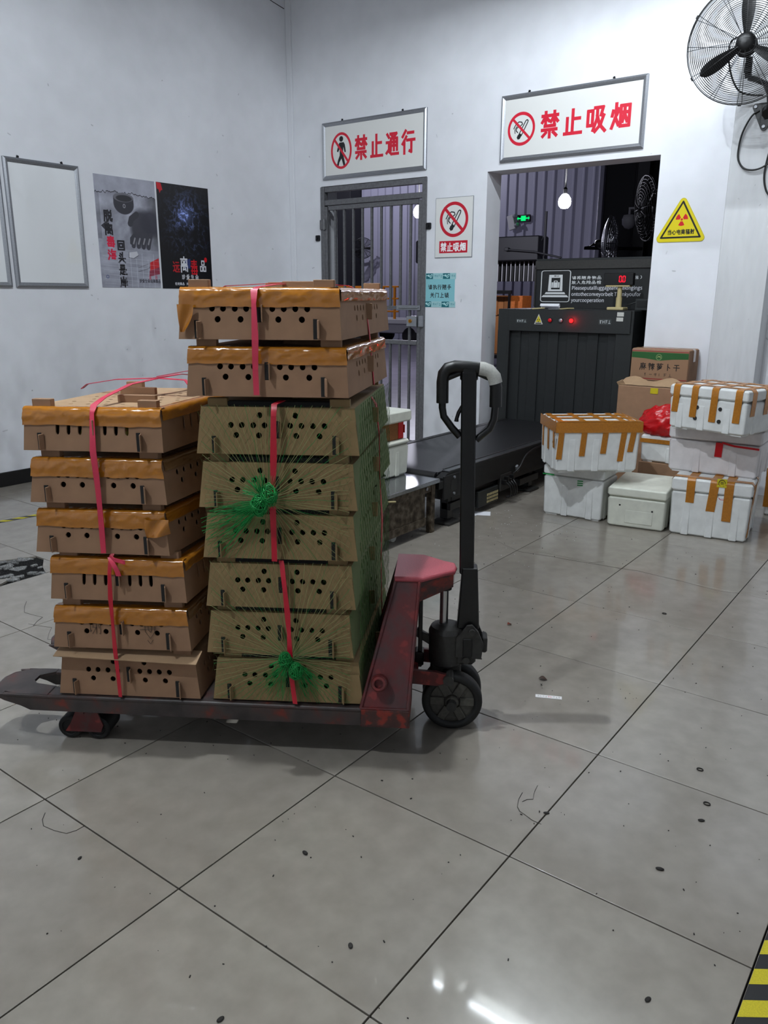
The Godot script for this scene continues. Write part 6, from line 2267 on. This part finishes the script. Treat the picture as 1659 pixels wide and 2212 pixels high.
func scanner() -> void:
	var o := thing("baggage_scanner", "dark green baggage x-ray scanner filling the wall opening", "scanner", Vector3(-0.275, 0, -5.3))
	# local z 0 is the front of the tunnel, the machine stretches to -z
	var b := MB.new()
	b.box(Vector3(0.0, 1.22, -0.30), Vector3(1.21, 0.185, 0.6), 0.006)
	b.box(Vector3(-0.545, 0.60, -0.30), Vector3(0.12, 1.07, 0.6), 0.004)
	b.box(Vector3(0.535, 0.60, -0.30), Vector3(0.14, 1.07, 0.6), 0.004)
	b.box(Vector3(0, 0.16, -0.35), Vector3(1.2, 0.30, 0.5), 0.004)
	part("tunnel_housing", b, M.scanner_green, o)
	b = MB.new()
	b.box(Vector3(0.045, 1.22, 0.006), Vector3(1.08, 0.18, 0.014), 0.003)
	b.box(Vector3(-0.49, 0.68, 0.006), Vector3(0.014, 0.9, 0.014), 0.002)
	var front := part("front_panel", b, M.scanner_green, o)
	# lead curtain: overlapping strips
	for i in 11:
		b = MB.new()
		b.box(Vector3(-0.44 + i * 0.088, 0.74, -0.03 - 0.012 * (i % 2)), Vector3(0.095, 0.78, 0.006), 0.002, Basis(Vector3.UP, 0.03 * sin(i * 2.0)))
		part("curtain_strip", b, M.curtain, o)
	b = MB.new()
	b.box(Vector3(0, 0.7, -0.10), Vector3(0.98, 0.9, 0.01), 0.0)
	part("tunnel_back", b, M.black_plastic, o)
	# buttons and stickers on the front panel
	var lamp := StandardMaterial3D.new()
	lamp.resource_name = "red_lamp"
	lamp.albedo_color = Color(0.8, 0.05, 0.05)
	lamp.emission_enabled = true
	lamp.emission = Color(1.0, 0.06, 0.07)
	lamp.emission_energy_multiplier = 6.0
	for k in 3:
		b = MB.new()
		var x: float = [-0.104, -0.007, 0.087][k]
		b.tube([Vector3(x, 1.225, 0.012), Vector3(x, 1.225, 0.018)], 0.022, 20)
		part("button_ring", b, M.black_plastic, front)
		b = MB.new()
		b.lathe([Vector2(0.016, 0.0), Vector2(0.016, 0.010), Vector2(0.010, 0.014), Vector2(0.0, 0.015)], 18, Transform3D(Basis(Vector3(1, 0, 0), Vector3(0, 0, 1), Vector3(0, -1, 0)), Vector3(x, 1.225, 0.014)))
		part(["red_button", "grey_button", "lamp_button"][k], b, [M.red_tape, M.aluminium, lamp][k], front)
	var rl := OmniLight3D.new()
	rl.name = "lamp_button_light"
	rl.light_color = Color(1.0, 0.08, 0.08)
	rl.light_energy = 0.012
	rl.light_size = 0.016
	rl.shadow_enabled = true
	add_child(rl)
	rl.position = o.position + Vector3(0.087, 1.225, 0.045)
	b = MB.new()
	b.prism(PackedVector2Array([Vector2(-0.25, 1.19), Vector2(-0.17, 1.19), Vector2(-0.21, 1.275)]), 0.013, 0.0145)
	part("warning_sticker", b, M.dull_white, front)
	b = MB.new()
	b.prism(PackedVector2Array([Vector2(-0.236, 1.208), Vector2(-0.184, 1.208), Vector2(-0.21, 1.262)]), 0.0145, 0.0155)
	part("warning_sticker", b, M.yellow, front)
	b = MB.new()
	for k in 3:
		var c := Vector2(-0.21, 1.224) + Vector2.from_angle(PI / 2 + TAU * k / 3.0 + PI) * 0.011
		b.prism(PackedVector2Array([c + Vector2(-0.006, -0.005), c + Vector2(0.006, -0.005), c + Vector2(0, 0.006)]), 0.0155, 0.0162)
	b.box(Vector3(-0.21, 1.198, 0.0148), Vector3(0.055, 0.008, 0.001), 0.0)
	part("trefoil", b, M.black_plastic, front)
	var plates := [[-0.37, 1.214, 0.10, 0.034], [0.375, 1.222, 0.105, 0.045]]
	for q in plates:
		var p := Pic.new(200, 72, Color(0.20, 0.22, 0.22))
		for i in 4:
			p.glyph(["bdtd kaku fhgt", "cbct bktk sbst", "bbsb ekpk gagu", "btut kbkt"][i], 14 + i * 46, 16, 34, 40, 3.0, Color(0.75, 0.77, 0.77))
		b = MB.new()
		b.uvquad(Vector3(q[0] - q[2] / 2, q[1] - q[3] / 2, 0.0142), Vector3(q[0] + q[2] / 2, q[1] - q[3] / 2, 0.0142), Vector3(q[0] + q[2] / 2, q[1] + q[3] / 2, 0.0142), Vector3(q[0] - q[2] / 2, q[1] + q[3] / 2, 0.0142))
		part("marking_plate", b, printed("marking_%d" % int(q[0] * 100), p, 0.5), front)
	b = MB.new()
	b.box(Vector3(0.498, 1.283, 0.0138), Vector3(0.055, 0.032, 0.001), 0.0)
	b.box(Vector3(0.495, 1.244, 0.0138), Vector3(0.055, 0.030, 0.001), 0.0)
	part("sticker", b, M.dull_white, front)
	# the taller hood behind, with the pictogram and the bilingual notice
	b = MB.new()
	b.box(Vector3(0.17, 1.53, -0.80), Vector3(1.33, 0.42, 0.68), 0.006)
	var hood := part("hood", b, M.scanner_green, o)
	b = MB.new()
	b.box(Vector3(0.17, 1.685, -0.454), Vector3(1.33, 0.075, 0.016), 0.004)
	b.box(Vector3(-0.489, 1.50, -0.452), Vector3(0.012, 0.34, 0.012), 0.002)
	part("hood_trim", b, M.pump_grey, hood)
	var p := Pic.new(1200, 510, Color(0.085, 0.092, 0.095))
	var wt := Color(0.82, 0.83, 0.83)
	# picture frame with rounded corners, scanner and suitcase
	var fr := []
	for c in [[282, 42, -0.25], [282, 399, 0.0], [69, 399, 0.25], [69, 42, 0.5]]:
		for i in 5:
			fr.append(Vector2(c[0], c[1]) + Vector2.from_angle(TAU * (c[2] + i / 16.0)) * 24)
	fr.append(fr[0])
	p.path(fr, 4.0, wt)
	p.poly(PackedVector2Array([Vector2(115, 72), Vector2(236, 72), Vector2(241, 285), Vector2(109, 285)]), wt)
	p.rect(137, 111, 80, 151, Color(0.085, 0.092, 0.095))
	p.rect(160, 83, 20, 11, Color(0.1, 0.1, 0.1))
	p.ring(Vector2(194, 89), 9, 6, 1.5, Color(0.1, 0.1, 0.1))
	p.rect(140, 169, 72, 71, wt)
	p.path([Vector2(162, 169), Vector2(164, 152), Vector2(189, 152), Vector2(191, 169)], 4.0, wt)
	p.rect(153, 169, 3, 71, Color(0.1, 0.1, 0.1))
	p.rect(196, 169, 3, 71, Color(0.1, 0.1, 0.1))
	p.poly(PackedVector2Array([Vector2(91, 298), Vector2(260, 298), Vector2(270, 324), Vector2(80, 324)]), wt)
	p.poly(PackedVector2Array([Vector2(68, 336), Vector2(283, 336), Vector2(299, 364), Vector2(51, 364)]), wt)
	write(p, "请将随身物品", 320, 92, 36, 42, 43.6, 2.4, wt)
	write(p, "(包括", 582, 92, 36, 42, 43.6, 2.4, wt)
	write(p, "小包)", 800, 92, 36, 42, 43.6, 2.4, wt)
	write(p, "放入危险品检", 320, 151, 36, 42, 43.6, 2.4, wt)
	write(p, "检", 800, 151, 36, 42, 43.6, 2.4, wt)
	b = MB.new()
	b.uvquad(Vector3(-0.48, 1.315, -0.4585), Vector3(0.785, 1.315, -0.4585), Vector3(0.785, 1.65, -0.4585), Vector3(-0.48, 1.65, -0.4585))
	part("notice_panel", b, printed("scanner_notice", p, 0.5), hood)
	var lm: Material = M.paper
	english(hood, "Pleaseputallluggageandbelongings", Vector3(-0.139, 1.489, -0.458), 0.0405, lm)
	english(hood, "ontotheconveyorbelt Thankyoufor", Vector3(-0.139, 1.437, -0.458), 0.0405, lm)
	english(hood, "yourcooperation", Vector3(-0.139, 1.386, -0.458), 0.0405, lm)
	# weighing display on its stand, on the housing
	o = thing("weight_display", "small black display with red digits on a cream post", "display", Vector3(0.125, 1.3125, -5.46))
	b = MB.new()
	b.box(Vector3(0.0, 0.012, 0), Vector3(0.14, 0.024, 0.11), 0.006)
	b.tube([Vector3(0.01, 0.02, 0), Vector3(0.01, 0.10, 0)], 0.024, 16)
	b.tube([Vector3(0.01, 0.10, 0), Vector3(0.012, 0.19, 0)], 0.019, 16)
	b.box(Vector3(0.0, 0.188, 0.0), Vector3(0.20, 0.012, 0.07), 0.004)
	part("post", b, M.cream, o)
	b = MB.new()
	b.box(Vector3(0.0, 0.242, 0.0), Vector3(0.245, 0.095, 0.05), 0.005)
	part("display", b, M.black_plastic, o)
	var led := lamp.duplicate()
	led.resource_name = "led_digits"
	led.emission = Color(1.0, 0.03, 0.16)
	led.emission_energy_multiplier = 2.2
	b = MB.new()
	for x in [0.018, 0.048]:
		for s in [[-0.009, 0.0], [0.009, 0.0]]:
			for y in [0.231, 0.255]:
				b.box(Vector3(x + s[0], y, 0.0255), Vector3(0.005, 0.019, 0.002), 0.0)
		for y in [0.2205, 0.2655]:
			b.box(Vector3(x, y, 0.0255), Vector3(0.013, 0.005, 0.002), 0.0)
	b.box(Vector3(0.033, 0.220, 0.0255), Vector3(0.004, 0.004, 0.002), 0.0)
	part("display_digits", b, led, o, "red glowing 0.0")
	# things lying on the housing
	o = thing("paper_roll", "curled white paper sheet on top of the scanner", "paper", Vector3(-0.45, 1.3125, -5.42), 0.25)
	b = MB.new()
	var g := []
	for i in 2:
		var row := []
		for k in 17:
			var a := k * 0.30
			row.append(Vector3((i - 0.5) * 0.16, 0.026 + sin(a) * (0.024 - 0.0006 * k), cos(a) * (0.03 - 0.0008 * k)))
		row.reverse()
		g.append(row)
	sheet(b, g)
	b.ribbon([Vector3(0.0, 0.003, 0.028), Vector3(0.16, 0.006, 0.03)], Vector3(0, 0, -0.04), 0.0006)
	part("sheet", b, M.paper, o)
	for q in [[-0.55, 0.5], [-0.29, -0.4]]:
		b = MB.new()
		b.box(Vector3(0, 0.006, 0), Vector3(0.11, 0.010, 0.07), 0.002, Basis.from_euler(Vector3(0.0, q[1], 0.07)))
		single("paper_slip", b, M.cream, "yellowish paper slip %s the curled white sheet on the scanner" % ("left of" if q[0] < -0.4 else "right of"), "paper", "", "", Vector3(q[0], 1.3125, -5.40))
	o = thing("junction_box", "open grey connection box beside the display on the scanner", "box", Vector3(0.325, 1.3125, -5.5))
	b = MB.new()
	b.box(Vector3(0, 0.045, 0), Vector3(0.11, 0.09, 0.08), 0.004)
	part("case", b, M.scanner_green, o)
	b = MB.new()
	b.box(Vector3(0, 0.05, 0.041), Vector3(0.08, 0.05, 0.004), 0.001)
	part("opening", b, M.black_plastic, o)
	b = MB.new()
	b.tube(smooth([Vector3(-0.19, 0.01, 0.05), Vector3(-0.10, 0.045, 0.05), Vector3(-0.03, 0.07, 0.03)]), 0.005, 6)
	part("cable", b, M.black_plastic, o)


# ---------------------------------------------------------------- what can be seen of the hall
func hall_things() -> void:
	var b: MB
	# roller shutter box and barred window below it, far left behind the scanner
	var o := thing("roller_shutter", "dark roller shutter box on posts in the hall, left behind the scanner", "shutter", Vector3(-6.75, 0, -15.0))
	b = MB.new()
	b.box(Vector3(0, 2.38, 0), Vector3(3.1, 0.5, 0.5), 0.03)
	part("shutter_box", b, M.hall_dark, o)
	b = MB.new()
	b.box(Vector3(0, 1.94, -0.12), Vector3(3.0, 0.44, 0.06), 0.004)
	part("dark_panel", b, M.black_plastic, o)
	for i in 26:
		b = MB.new()
		b.tube([Vector3(-1.28 + i * 0.105, 1.72, 0.03), Vector3(-1.28 + i * 0.105, 2.12, 0.03)], 0.010, 6)
		part("bar", b, M.van_white, o)
	for x in [-1.52, 1.5]:
		b = MB.new()
		b.box(Vector3(x, 1.2, -0.1), Vector3(0.08, 2.4, 0.12), 0.006)
		part("post", b, M.hall_dark, o)
	b = MB.new()
	b.tube([Vector3(1.62, 1.9, 0.1), Vector3(1.62, 3.1, 0.1)], 0.03, 8)
	b.tube([Vector3(1.60, 2.62, 0.1), Vector3(1.35, 2.25, 0.12)], 0.022, 8)
	b.tube([Vector3(0.85, 2.36, 0.3), Vector3(1.5, 2.30, 0.3), Vector3(2.1, 2.17, 0.3)], 0.02, 8)
	b.box(Vector3(0.85, 2.37, 0.3), Vector3(0.09, 0.07, 0.07), 0.01)
	part("brace", b, M.hall_dark, o)
	# green exit sign and emergency lamp on the far wall
	var eg := StandardMaterial3D.new()
	eg.resource_name = "exit_glow"
	eg.albedo_color = Color(0.0, 0.5, 0.25)
	eg.emission_enabled = true
	eg.emission = Color(0.05, 0.95, 0.5)
	eg.emission_energy_multiplier = 1.0
	o = thing("exit_sign", "small green lit exit sign high on the far hall wall", "exit sign", Vector3(-8.863, 3.60, -21.14))
	b = MB.new()
	b.box(Vector3(0, 0, 0), Vector3(0.42, 0.20, 0.06), 0.01)
	part("case", b, M.black_plastic, o)
	b = MB.new()
	b.box(Vector3(0, 0.0, 0.034), Vector3(0.15, 0.14, 0.01), 0.0)
	b.box(Vector3(-0.13, 0.0, 0.034), Vector3(0.10, 0.035, 0.01), 0.0)
	b.box(Vector3(0.13, 0.0, 0.034), Vector3(0.10, 0.035, 0.01), 0.0)
	b.prism(PackedVector2Array([Vector2(0.17, -0.05), Vector2(0.20, 0.0), Vector2(0.17, 0.05)]), 0.03, 0.04)
	b.prism(PackedVector2Array([Vector2(-0.17, -0.05), Vector2(-0.20, 0.0), Vector2(-0.17, 0.05)]), 0.03, 0.04)
	part("lit_symbol", b, eg, o)
	o = thing("emergency_lamp", "pale twin emergency lamp hanging tilted beside the exit sign", "lamp", Vector3(-9.25, 3.50, -21.12))
	o.rotation.z = 0.25
	b = MB.new()
	b.box(Vector3(0, 0, 0), Vector3(0.22, 0.42, 0.10), 0.02)
	part("case", b, M.van_white, o)
	for y in [-0.12, 0.14]:
		b = MB.new()
		b.tube([Vector3(0.12, y, 0.03), Vector3(0.22, y, 0.08)], 0.055, 12)
		part("lamp_head", b, M.aluminium, o)
	# cage trolley with parcels
	o = thing("cage_trolley", "black mesh cage trolley loaded with parcels in the hall", "trolley", Vector3(-6.35, 0, -14.2))
	b = MB.new()
	b.box(Vector3(0, 0.2, 0), Vector3(2.2, 0.08, 0.9), 0.01)
	for x in [-1.05, -0.35, 0.35, 1.05]:
		b.box(Vector3(x, 0.85, 0.42), Vector3(0.045, 1.3, 0.045), 0.004)
	b.box(Vector3(0, 1.49, 0.42), Vector3(2.2, 0.07, 0.05), 0.004)
	part("frame", b, M.black_paint, o)
	for x in [-0.9, 0.9]:
		b = MB.new()
		b.tube([Vector3(x, 0.08, 0.3), Vector3(x, 0.08, 0.36)], 0.08, 16)
		part("castor", b, M.wheel_rubber, o)
	var r := RandomNumberGenerator.new()
	r.seed = 17
	for k in 12:
		b = MB.new()
		var w := 0.16 + 0.05 * (k % 3)
		b.box(Vector3(0, 0.19, 0), Vector3(w, 0.38, 0.4), 0.008)
		if k % 3 == 0:
			b.box(Vector3(0, 0.19, 0.2005), Vector3(0.05, 0.375, 0.002), 0.0)
		single("parcel", b, M.parcel_orange if k % 4 == 3 else M.parcel, "brown parcel standing in the black cage trolley in the hall", "parcel", "parcels in the cage trolley", "", Vector3(-7.3 + k * 0.19, 0.24 + (0.78 if k % 2 == 0 else 0.80), -14.15 + 0.01 * (k % 3)), 0.0)
	for k in 8:
		b = MB.new()
		b.box(Vector3(0, 0.385, 0), Vector3(0.27, 0.77, 0.42), 0.008)
		single("parcel", b, M.parcel, "brown parcel standing in the black cage trolley in the hall", "parcel", "parcels in the cage trolley", "", Vector3(-7.25 + k * 0.28, 0.242, -14.16), 0.0)
	# yellow guard rails of a white trailer behind the gate
	o = thing("flatbed_trailer", "white flatbed trailer with yellow rails and black tyres, seen through the gate", "trailer", Vector3(-13.1, 0, -19.4))
	b = MB.new()
	b.box(Vector3(0, 0.66, 0), Vector3(5.2, 0.14, 1.6), 0.02)
	b.box(Vector3(1.35, 0.52, 0.55), Vector3(1.9, 0.42, 0.3), 0.05)
	part("bed", b, M.van_white, o)
	for y in [0.95, 1.32, 1.66]:
		b = MB.new()
		b.box(Vector3(-0.3, y, 0.7), Vector3(3.6, 0.05, 0.05), 0.008)
		part("rail", b, M.rail_yellow, o)
	for i in 9:
		b = MB.new()
		b.box(Vector3(-2.0 + i * 0.42, 1.18, 0.7), Vector3(0.07, 1.0, 0.06), 0.008)
		part("rail_post", b, M.rail_yellow, o)
	b = MB.new()
	b.box(Vector3(0.02, 1.49, 0.72), Vector3(0.5, 0.32, 0.05), 0.01)
	part("rail_plate", b, M.rail_yellow, o)
	for x in [-2.0, -0.65, 0.12, 1.9]:
		for z in [-0.6, 0.62]:
			b = MB.new()
			b.lathe([Vector2(0, -0.1), Vector2(0.2, -0.1), Vector2(0.26, -0.07), Vector2(0.27, 0.07), Vector2(0.2, 0.1), Vector2(0, 0.1)], 24, Transform3D(Basis(Vector3(1, 0, 0), Vector3(0, 0, 1), Vector3(0, -1, 0)), Vector3(x, 0.25, z)))
			part("tyre", b, M.wheel_rubber, o)
	# fans in the hall
	o = cage_fan("cage_fan", "dark cage fan on the column seen through the gate", Vector3(-14.35, 2.9, -20.5), Vector3(0.35, 0.75, 0.0), 0.34, false)
	b = MB.new()
	b.tube([Vector3(0, 0, -0.18), o.transform.affine_inverse() * Vector3(-14.7, 2.82, -20.75), o.transform.affine_inverse() * Vector3(-15.0, 2.8, -20.8)], 0.04, 8)
	part("arm", b, M.black_paint, o)
	o = cage_fan("cage_fan", "black cage fan in the dark corner at the right jamb of the scanner opening", Vector3(-0.92, 2.43, -8.9), Vector3(0.1, -0.9, 0.0), 0.37, false, 0.6)
	b = MB.new()
	b.tube([Vector3(0, 0, -0.2), Vector3(0.1, -0.06, -0.3), Vector3(0.2, -0.2, -0.42), o.transform.affine_inverse() * Vector3(-0.5, 2.2, -9.54)], 0.02, 8)
	part("arm", b, M.black_paint, o)
	b = MB.new()
	b.box(Vector3(0.04, -0.02, -0.27), Vector3(0.05, 0.09, 0.05), 0.01)
	part("switch_box", b, M.dull_white, o)
	o = cage_fan("cage_fan", "edge-on cage fan in front of the partition, above the scanner hood", Vector3(-1.37, 2.05, -9.0), Vector3(0.0, 1.75, 0.0), 0.33, false)
	for c in o.get_children():
		if c.name.begins_with("cage") or c.name.begins_with("rim"):
			c.material_override = M.aluminium
	b = MB.new()
	b.tube([Vector3(0, 0, -0.2), Vector3(-0.1, -0.05, -0.3), o.transform.affine_inverse() * Vector3(-1.1, 2.0, -9.36)], 0.02, 8)
	part("arm", b, M.black_paint, o)
	o = thing("camera_dome", "small white camera dome on the dark partition behind the scanner", "security camera", Vector3(-1.27, 2.36, -9.35))
	b = MB.new()
	b.box(Vector3(0.03, 0.13, -0.06), Vector3(0.14, 0.03, 0.12), 0.006)
	b.tube([Vector3(-0.02, 0.12, 0), Vector3(-0.02, 0.04, 0)], 0.016, 8)
	part("bracket", b, M.van_white, o)
	b = MB.new()
	b.lathe([Vector2(0, -0.12), Vector2(0.05, -0.105), Vector2(0.085, -0.06), Vector2(0.09, 0.0), Vector2(0.07, 0.05), Vector2(0.0, 0.06)], 20, Transform3D(Basis(), Vector3(-0.02, 0, 0)), true)
	part("dome", b, M.van_white, o)
	b = MB.new()
	b.box(Vector3(-1.16, 3.0, -9.42), Vector3(0.16, 6.0, 0.12), 0.01)
	single("steel_post", b, M.black_paint, "black steel post standing at the dark partition", "post")


# ---------------------------------------------------------------- litter on the tiles
func litter() -> void:
	var b: MB
	var r := RandomNumberGenerator.new()
	r.seed = 5
	b = MB.new()
	b.box(Vector3(0, 0.0008, 0), Vector3(0.15, 0.0008, 0.10), 0.0, Basis(Vector3.UP, 0.5))
	single("paper_sheet", b, M.paper, "white sheet of paper lying on the tiles beside the conveyor", "paper", "", "", Vector3(0.02, 0, -3.51))
	b = MB.new()
	b.box(Vector3(0, 0.0019, 0), Vector3(0.12, 0.0008, 0.08), 0.0, Basis(Vector3.UP, 0.1))
	single("paper_sheet", b, M.paper, "second paper sheet half under the first, beside the conveyor", "paper", "", "", Vector3(-0.03, 0, -3.47))
	# printed slip
	var p := Pic.new(240, 40, Color(0.90, 0.89, 0.88))
	for i in 9:
		p.glyph(["bdtd kaku", "cbct bktk", "bbsb ekpk", "btut kbkt"][i % 4], 16 + i * 24, 10, 18, 20, 1.2, Color(0.85, 0.2, 0.3) if i in [4, 5] else Color(0.35, 0.35, 0.35))
	var o := thing("label_slip", "narrow white printed slip lying on the tiles right of the truck", "paper slip", Vector3(1.508, 0, -1.452), 0.45)
	b = MB.new()
	b.box(Vector3(0, 0.0006, 0), Vector3(0.095, 0.0006, 0.022), 0.0)
	part("slip", b, M.paper, o)
	b = MB.new()
	b.uvquad(Vector3(-0.047, 0.0011, 0.011), Vector3(0.047, 0.0011, 0.011), Vector3(0.047, 0.0011, -0.011), Vector3(-0.047, 0.0011, -0.011))
	part("print", b, printed("slip_print", p, 0.6), o)
	leaf(Vector3(1.43, 0, -1.565), 0.035, 0.4, M.leaf_brown, "curled brown leaf beside the printed slip")
	leaf(Vector3(1.078, 0, -1.955), 0.024, 1.2, M.leaf_orange, "small orange scrap on the tiles behind the pump")
	leaf(Vector3(1.445, 0, -1.52), 0.014, 2.0, M.debris, "tiny dark scrap between leaf and printed slip")
	for q in [[1.364, -0.284, 0.010, "dark seed on the tile in front of the truck"], [1.655, -0.116, 0.009, "dark seed low in the middle of the photo"], [0.907, 0.085, 0.007, "dark seed on the tile at the lower left"], [1.563, 0.19, 0.009, "dark seed at the lower edge of the photo"],
			[2.163, -1.056, 0.010, "brown chip on the right-hand tiles below the two rings"], [2.134, -0.789, 0.011, "brown chip near the centre of the right-hand tile"], [2.243, -0.381, 0.009, "brown chip by the warning tape"], [1.8, -0.823, 0.009, "dark chip stuck on the tile joint"], [1.745, -0.775, 0.004, "dark speck near the cracked tile edge"]]:
		b = MB.new()
		b.lathe([Vector2(0, 0), Vector2(q[2] * 0.7, 0.0), Vector2(q[2], q[2] * 0.22), Vector2(q[2] * 0.6, q[2] * 0.42), Vector2(0, q[2] * 0.46)], 12, Transform3D(Basis(Vector3.UP, q[0] * 9.0) * Basis.from_scale(Vector3(1, 1, 0.6)), Vector3.ZERO), true)
		single("seed", b, M.debris, q[3], "seed", "", "", Vector3(q[0], 0, q[1]))
	for q in [[2.088, -1.31, "small dark ring on the tiles, upper of the two near the right edge"], [2.154, -1.144, "small dark ring on the tiles, lower of the two near the right edge"], [1.591, -2.506, "small dark ring on the tile in front of the foam boxes"]]:
		b = MB.new()
		b.tube(circle(Vector3(0, 0.0018, 0), 0.009, Vector3.RIGHT, Vector3.BACK * 0.8, 18), 0.0018, 5, false, true)
		single("rubber_ring", b, M.debris, q[2], "ring", "", "", Vector3(q[0], 0, q[1]))
	# uncountable grit
	b = MB.new()
	for i in 420:
		var a := Vector3(r.randf_range(-0.4, 2.5), 0.0, r.randf_range(-3.6, 0.3))
		var s := r.randf_range(0.0008, 0.0026)
		b.box(a + Vector3.UP * s * 0.5, Vector3(s * r.randf_range(1, 2.6), s, s), 0.0, Basis(Vector3.UP, r.randf() * 3.0))
	single("grit", b, M.debris, "fine dark grit scattered over the polished tiles", "grit", "", "stuff")
	b = MB.new()
	for i in 60:
		var a := Vector3(r.randf_range(-0.1, 0.9), 0.0, r.randf_range(-3.7, -2.7))
		var s := r.randf_range(0.002, 0.004)
		b.box(a + Vector3.UP * s * 0.5, Vector3(s, s, s), s * 0.3)
	single("foam_crumbs", b, M.foam, "white foam crumbs on the tiles between conveyor and foam boxes", "crumbs", "", "stuff")


func leaf(at: Vector3, l: float, turn: float, m: Material, label: String) -> void:
	var b := MB.new()
	var g := []
	for i in 9:
		var row := []
		for k in 5:
			var u := i / 8.0
			var t := k / 2.0 - 1.0
			row.append(Vector3((u - 0.5) * l, 0.0025 + 0.006 * absf(t) * sin(u * PI) + 0.002 * sin(u * 5.0), t * l * 0.36 * sin(u * PI)))
		g.append(row)
	sheet(b, g)
	single("leaf", b, m, label, "leaf", "", "", at, turn)


func _ready() -> void:
	rng.seed = 20
	camera_and_light()
	materials()
	mat("ink_blue", Color(0.08, 0.10, 0.42), 0.7)
	room()
	lamps()
	gate()
	conveyor()
	scanner()
	hall_things()
	pallet_truck()
	stacks()
	goods()
	signs()
	wall_fan()
	litter()
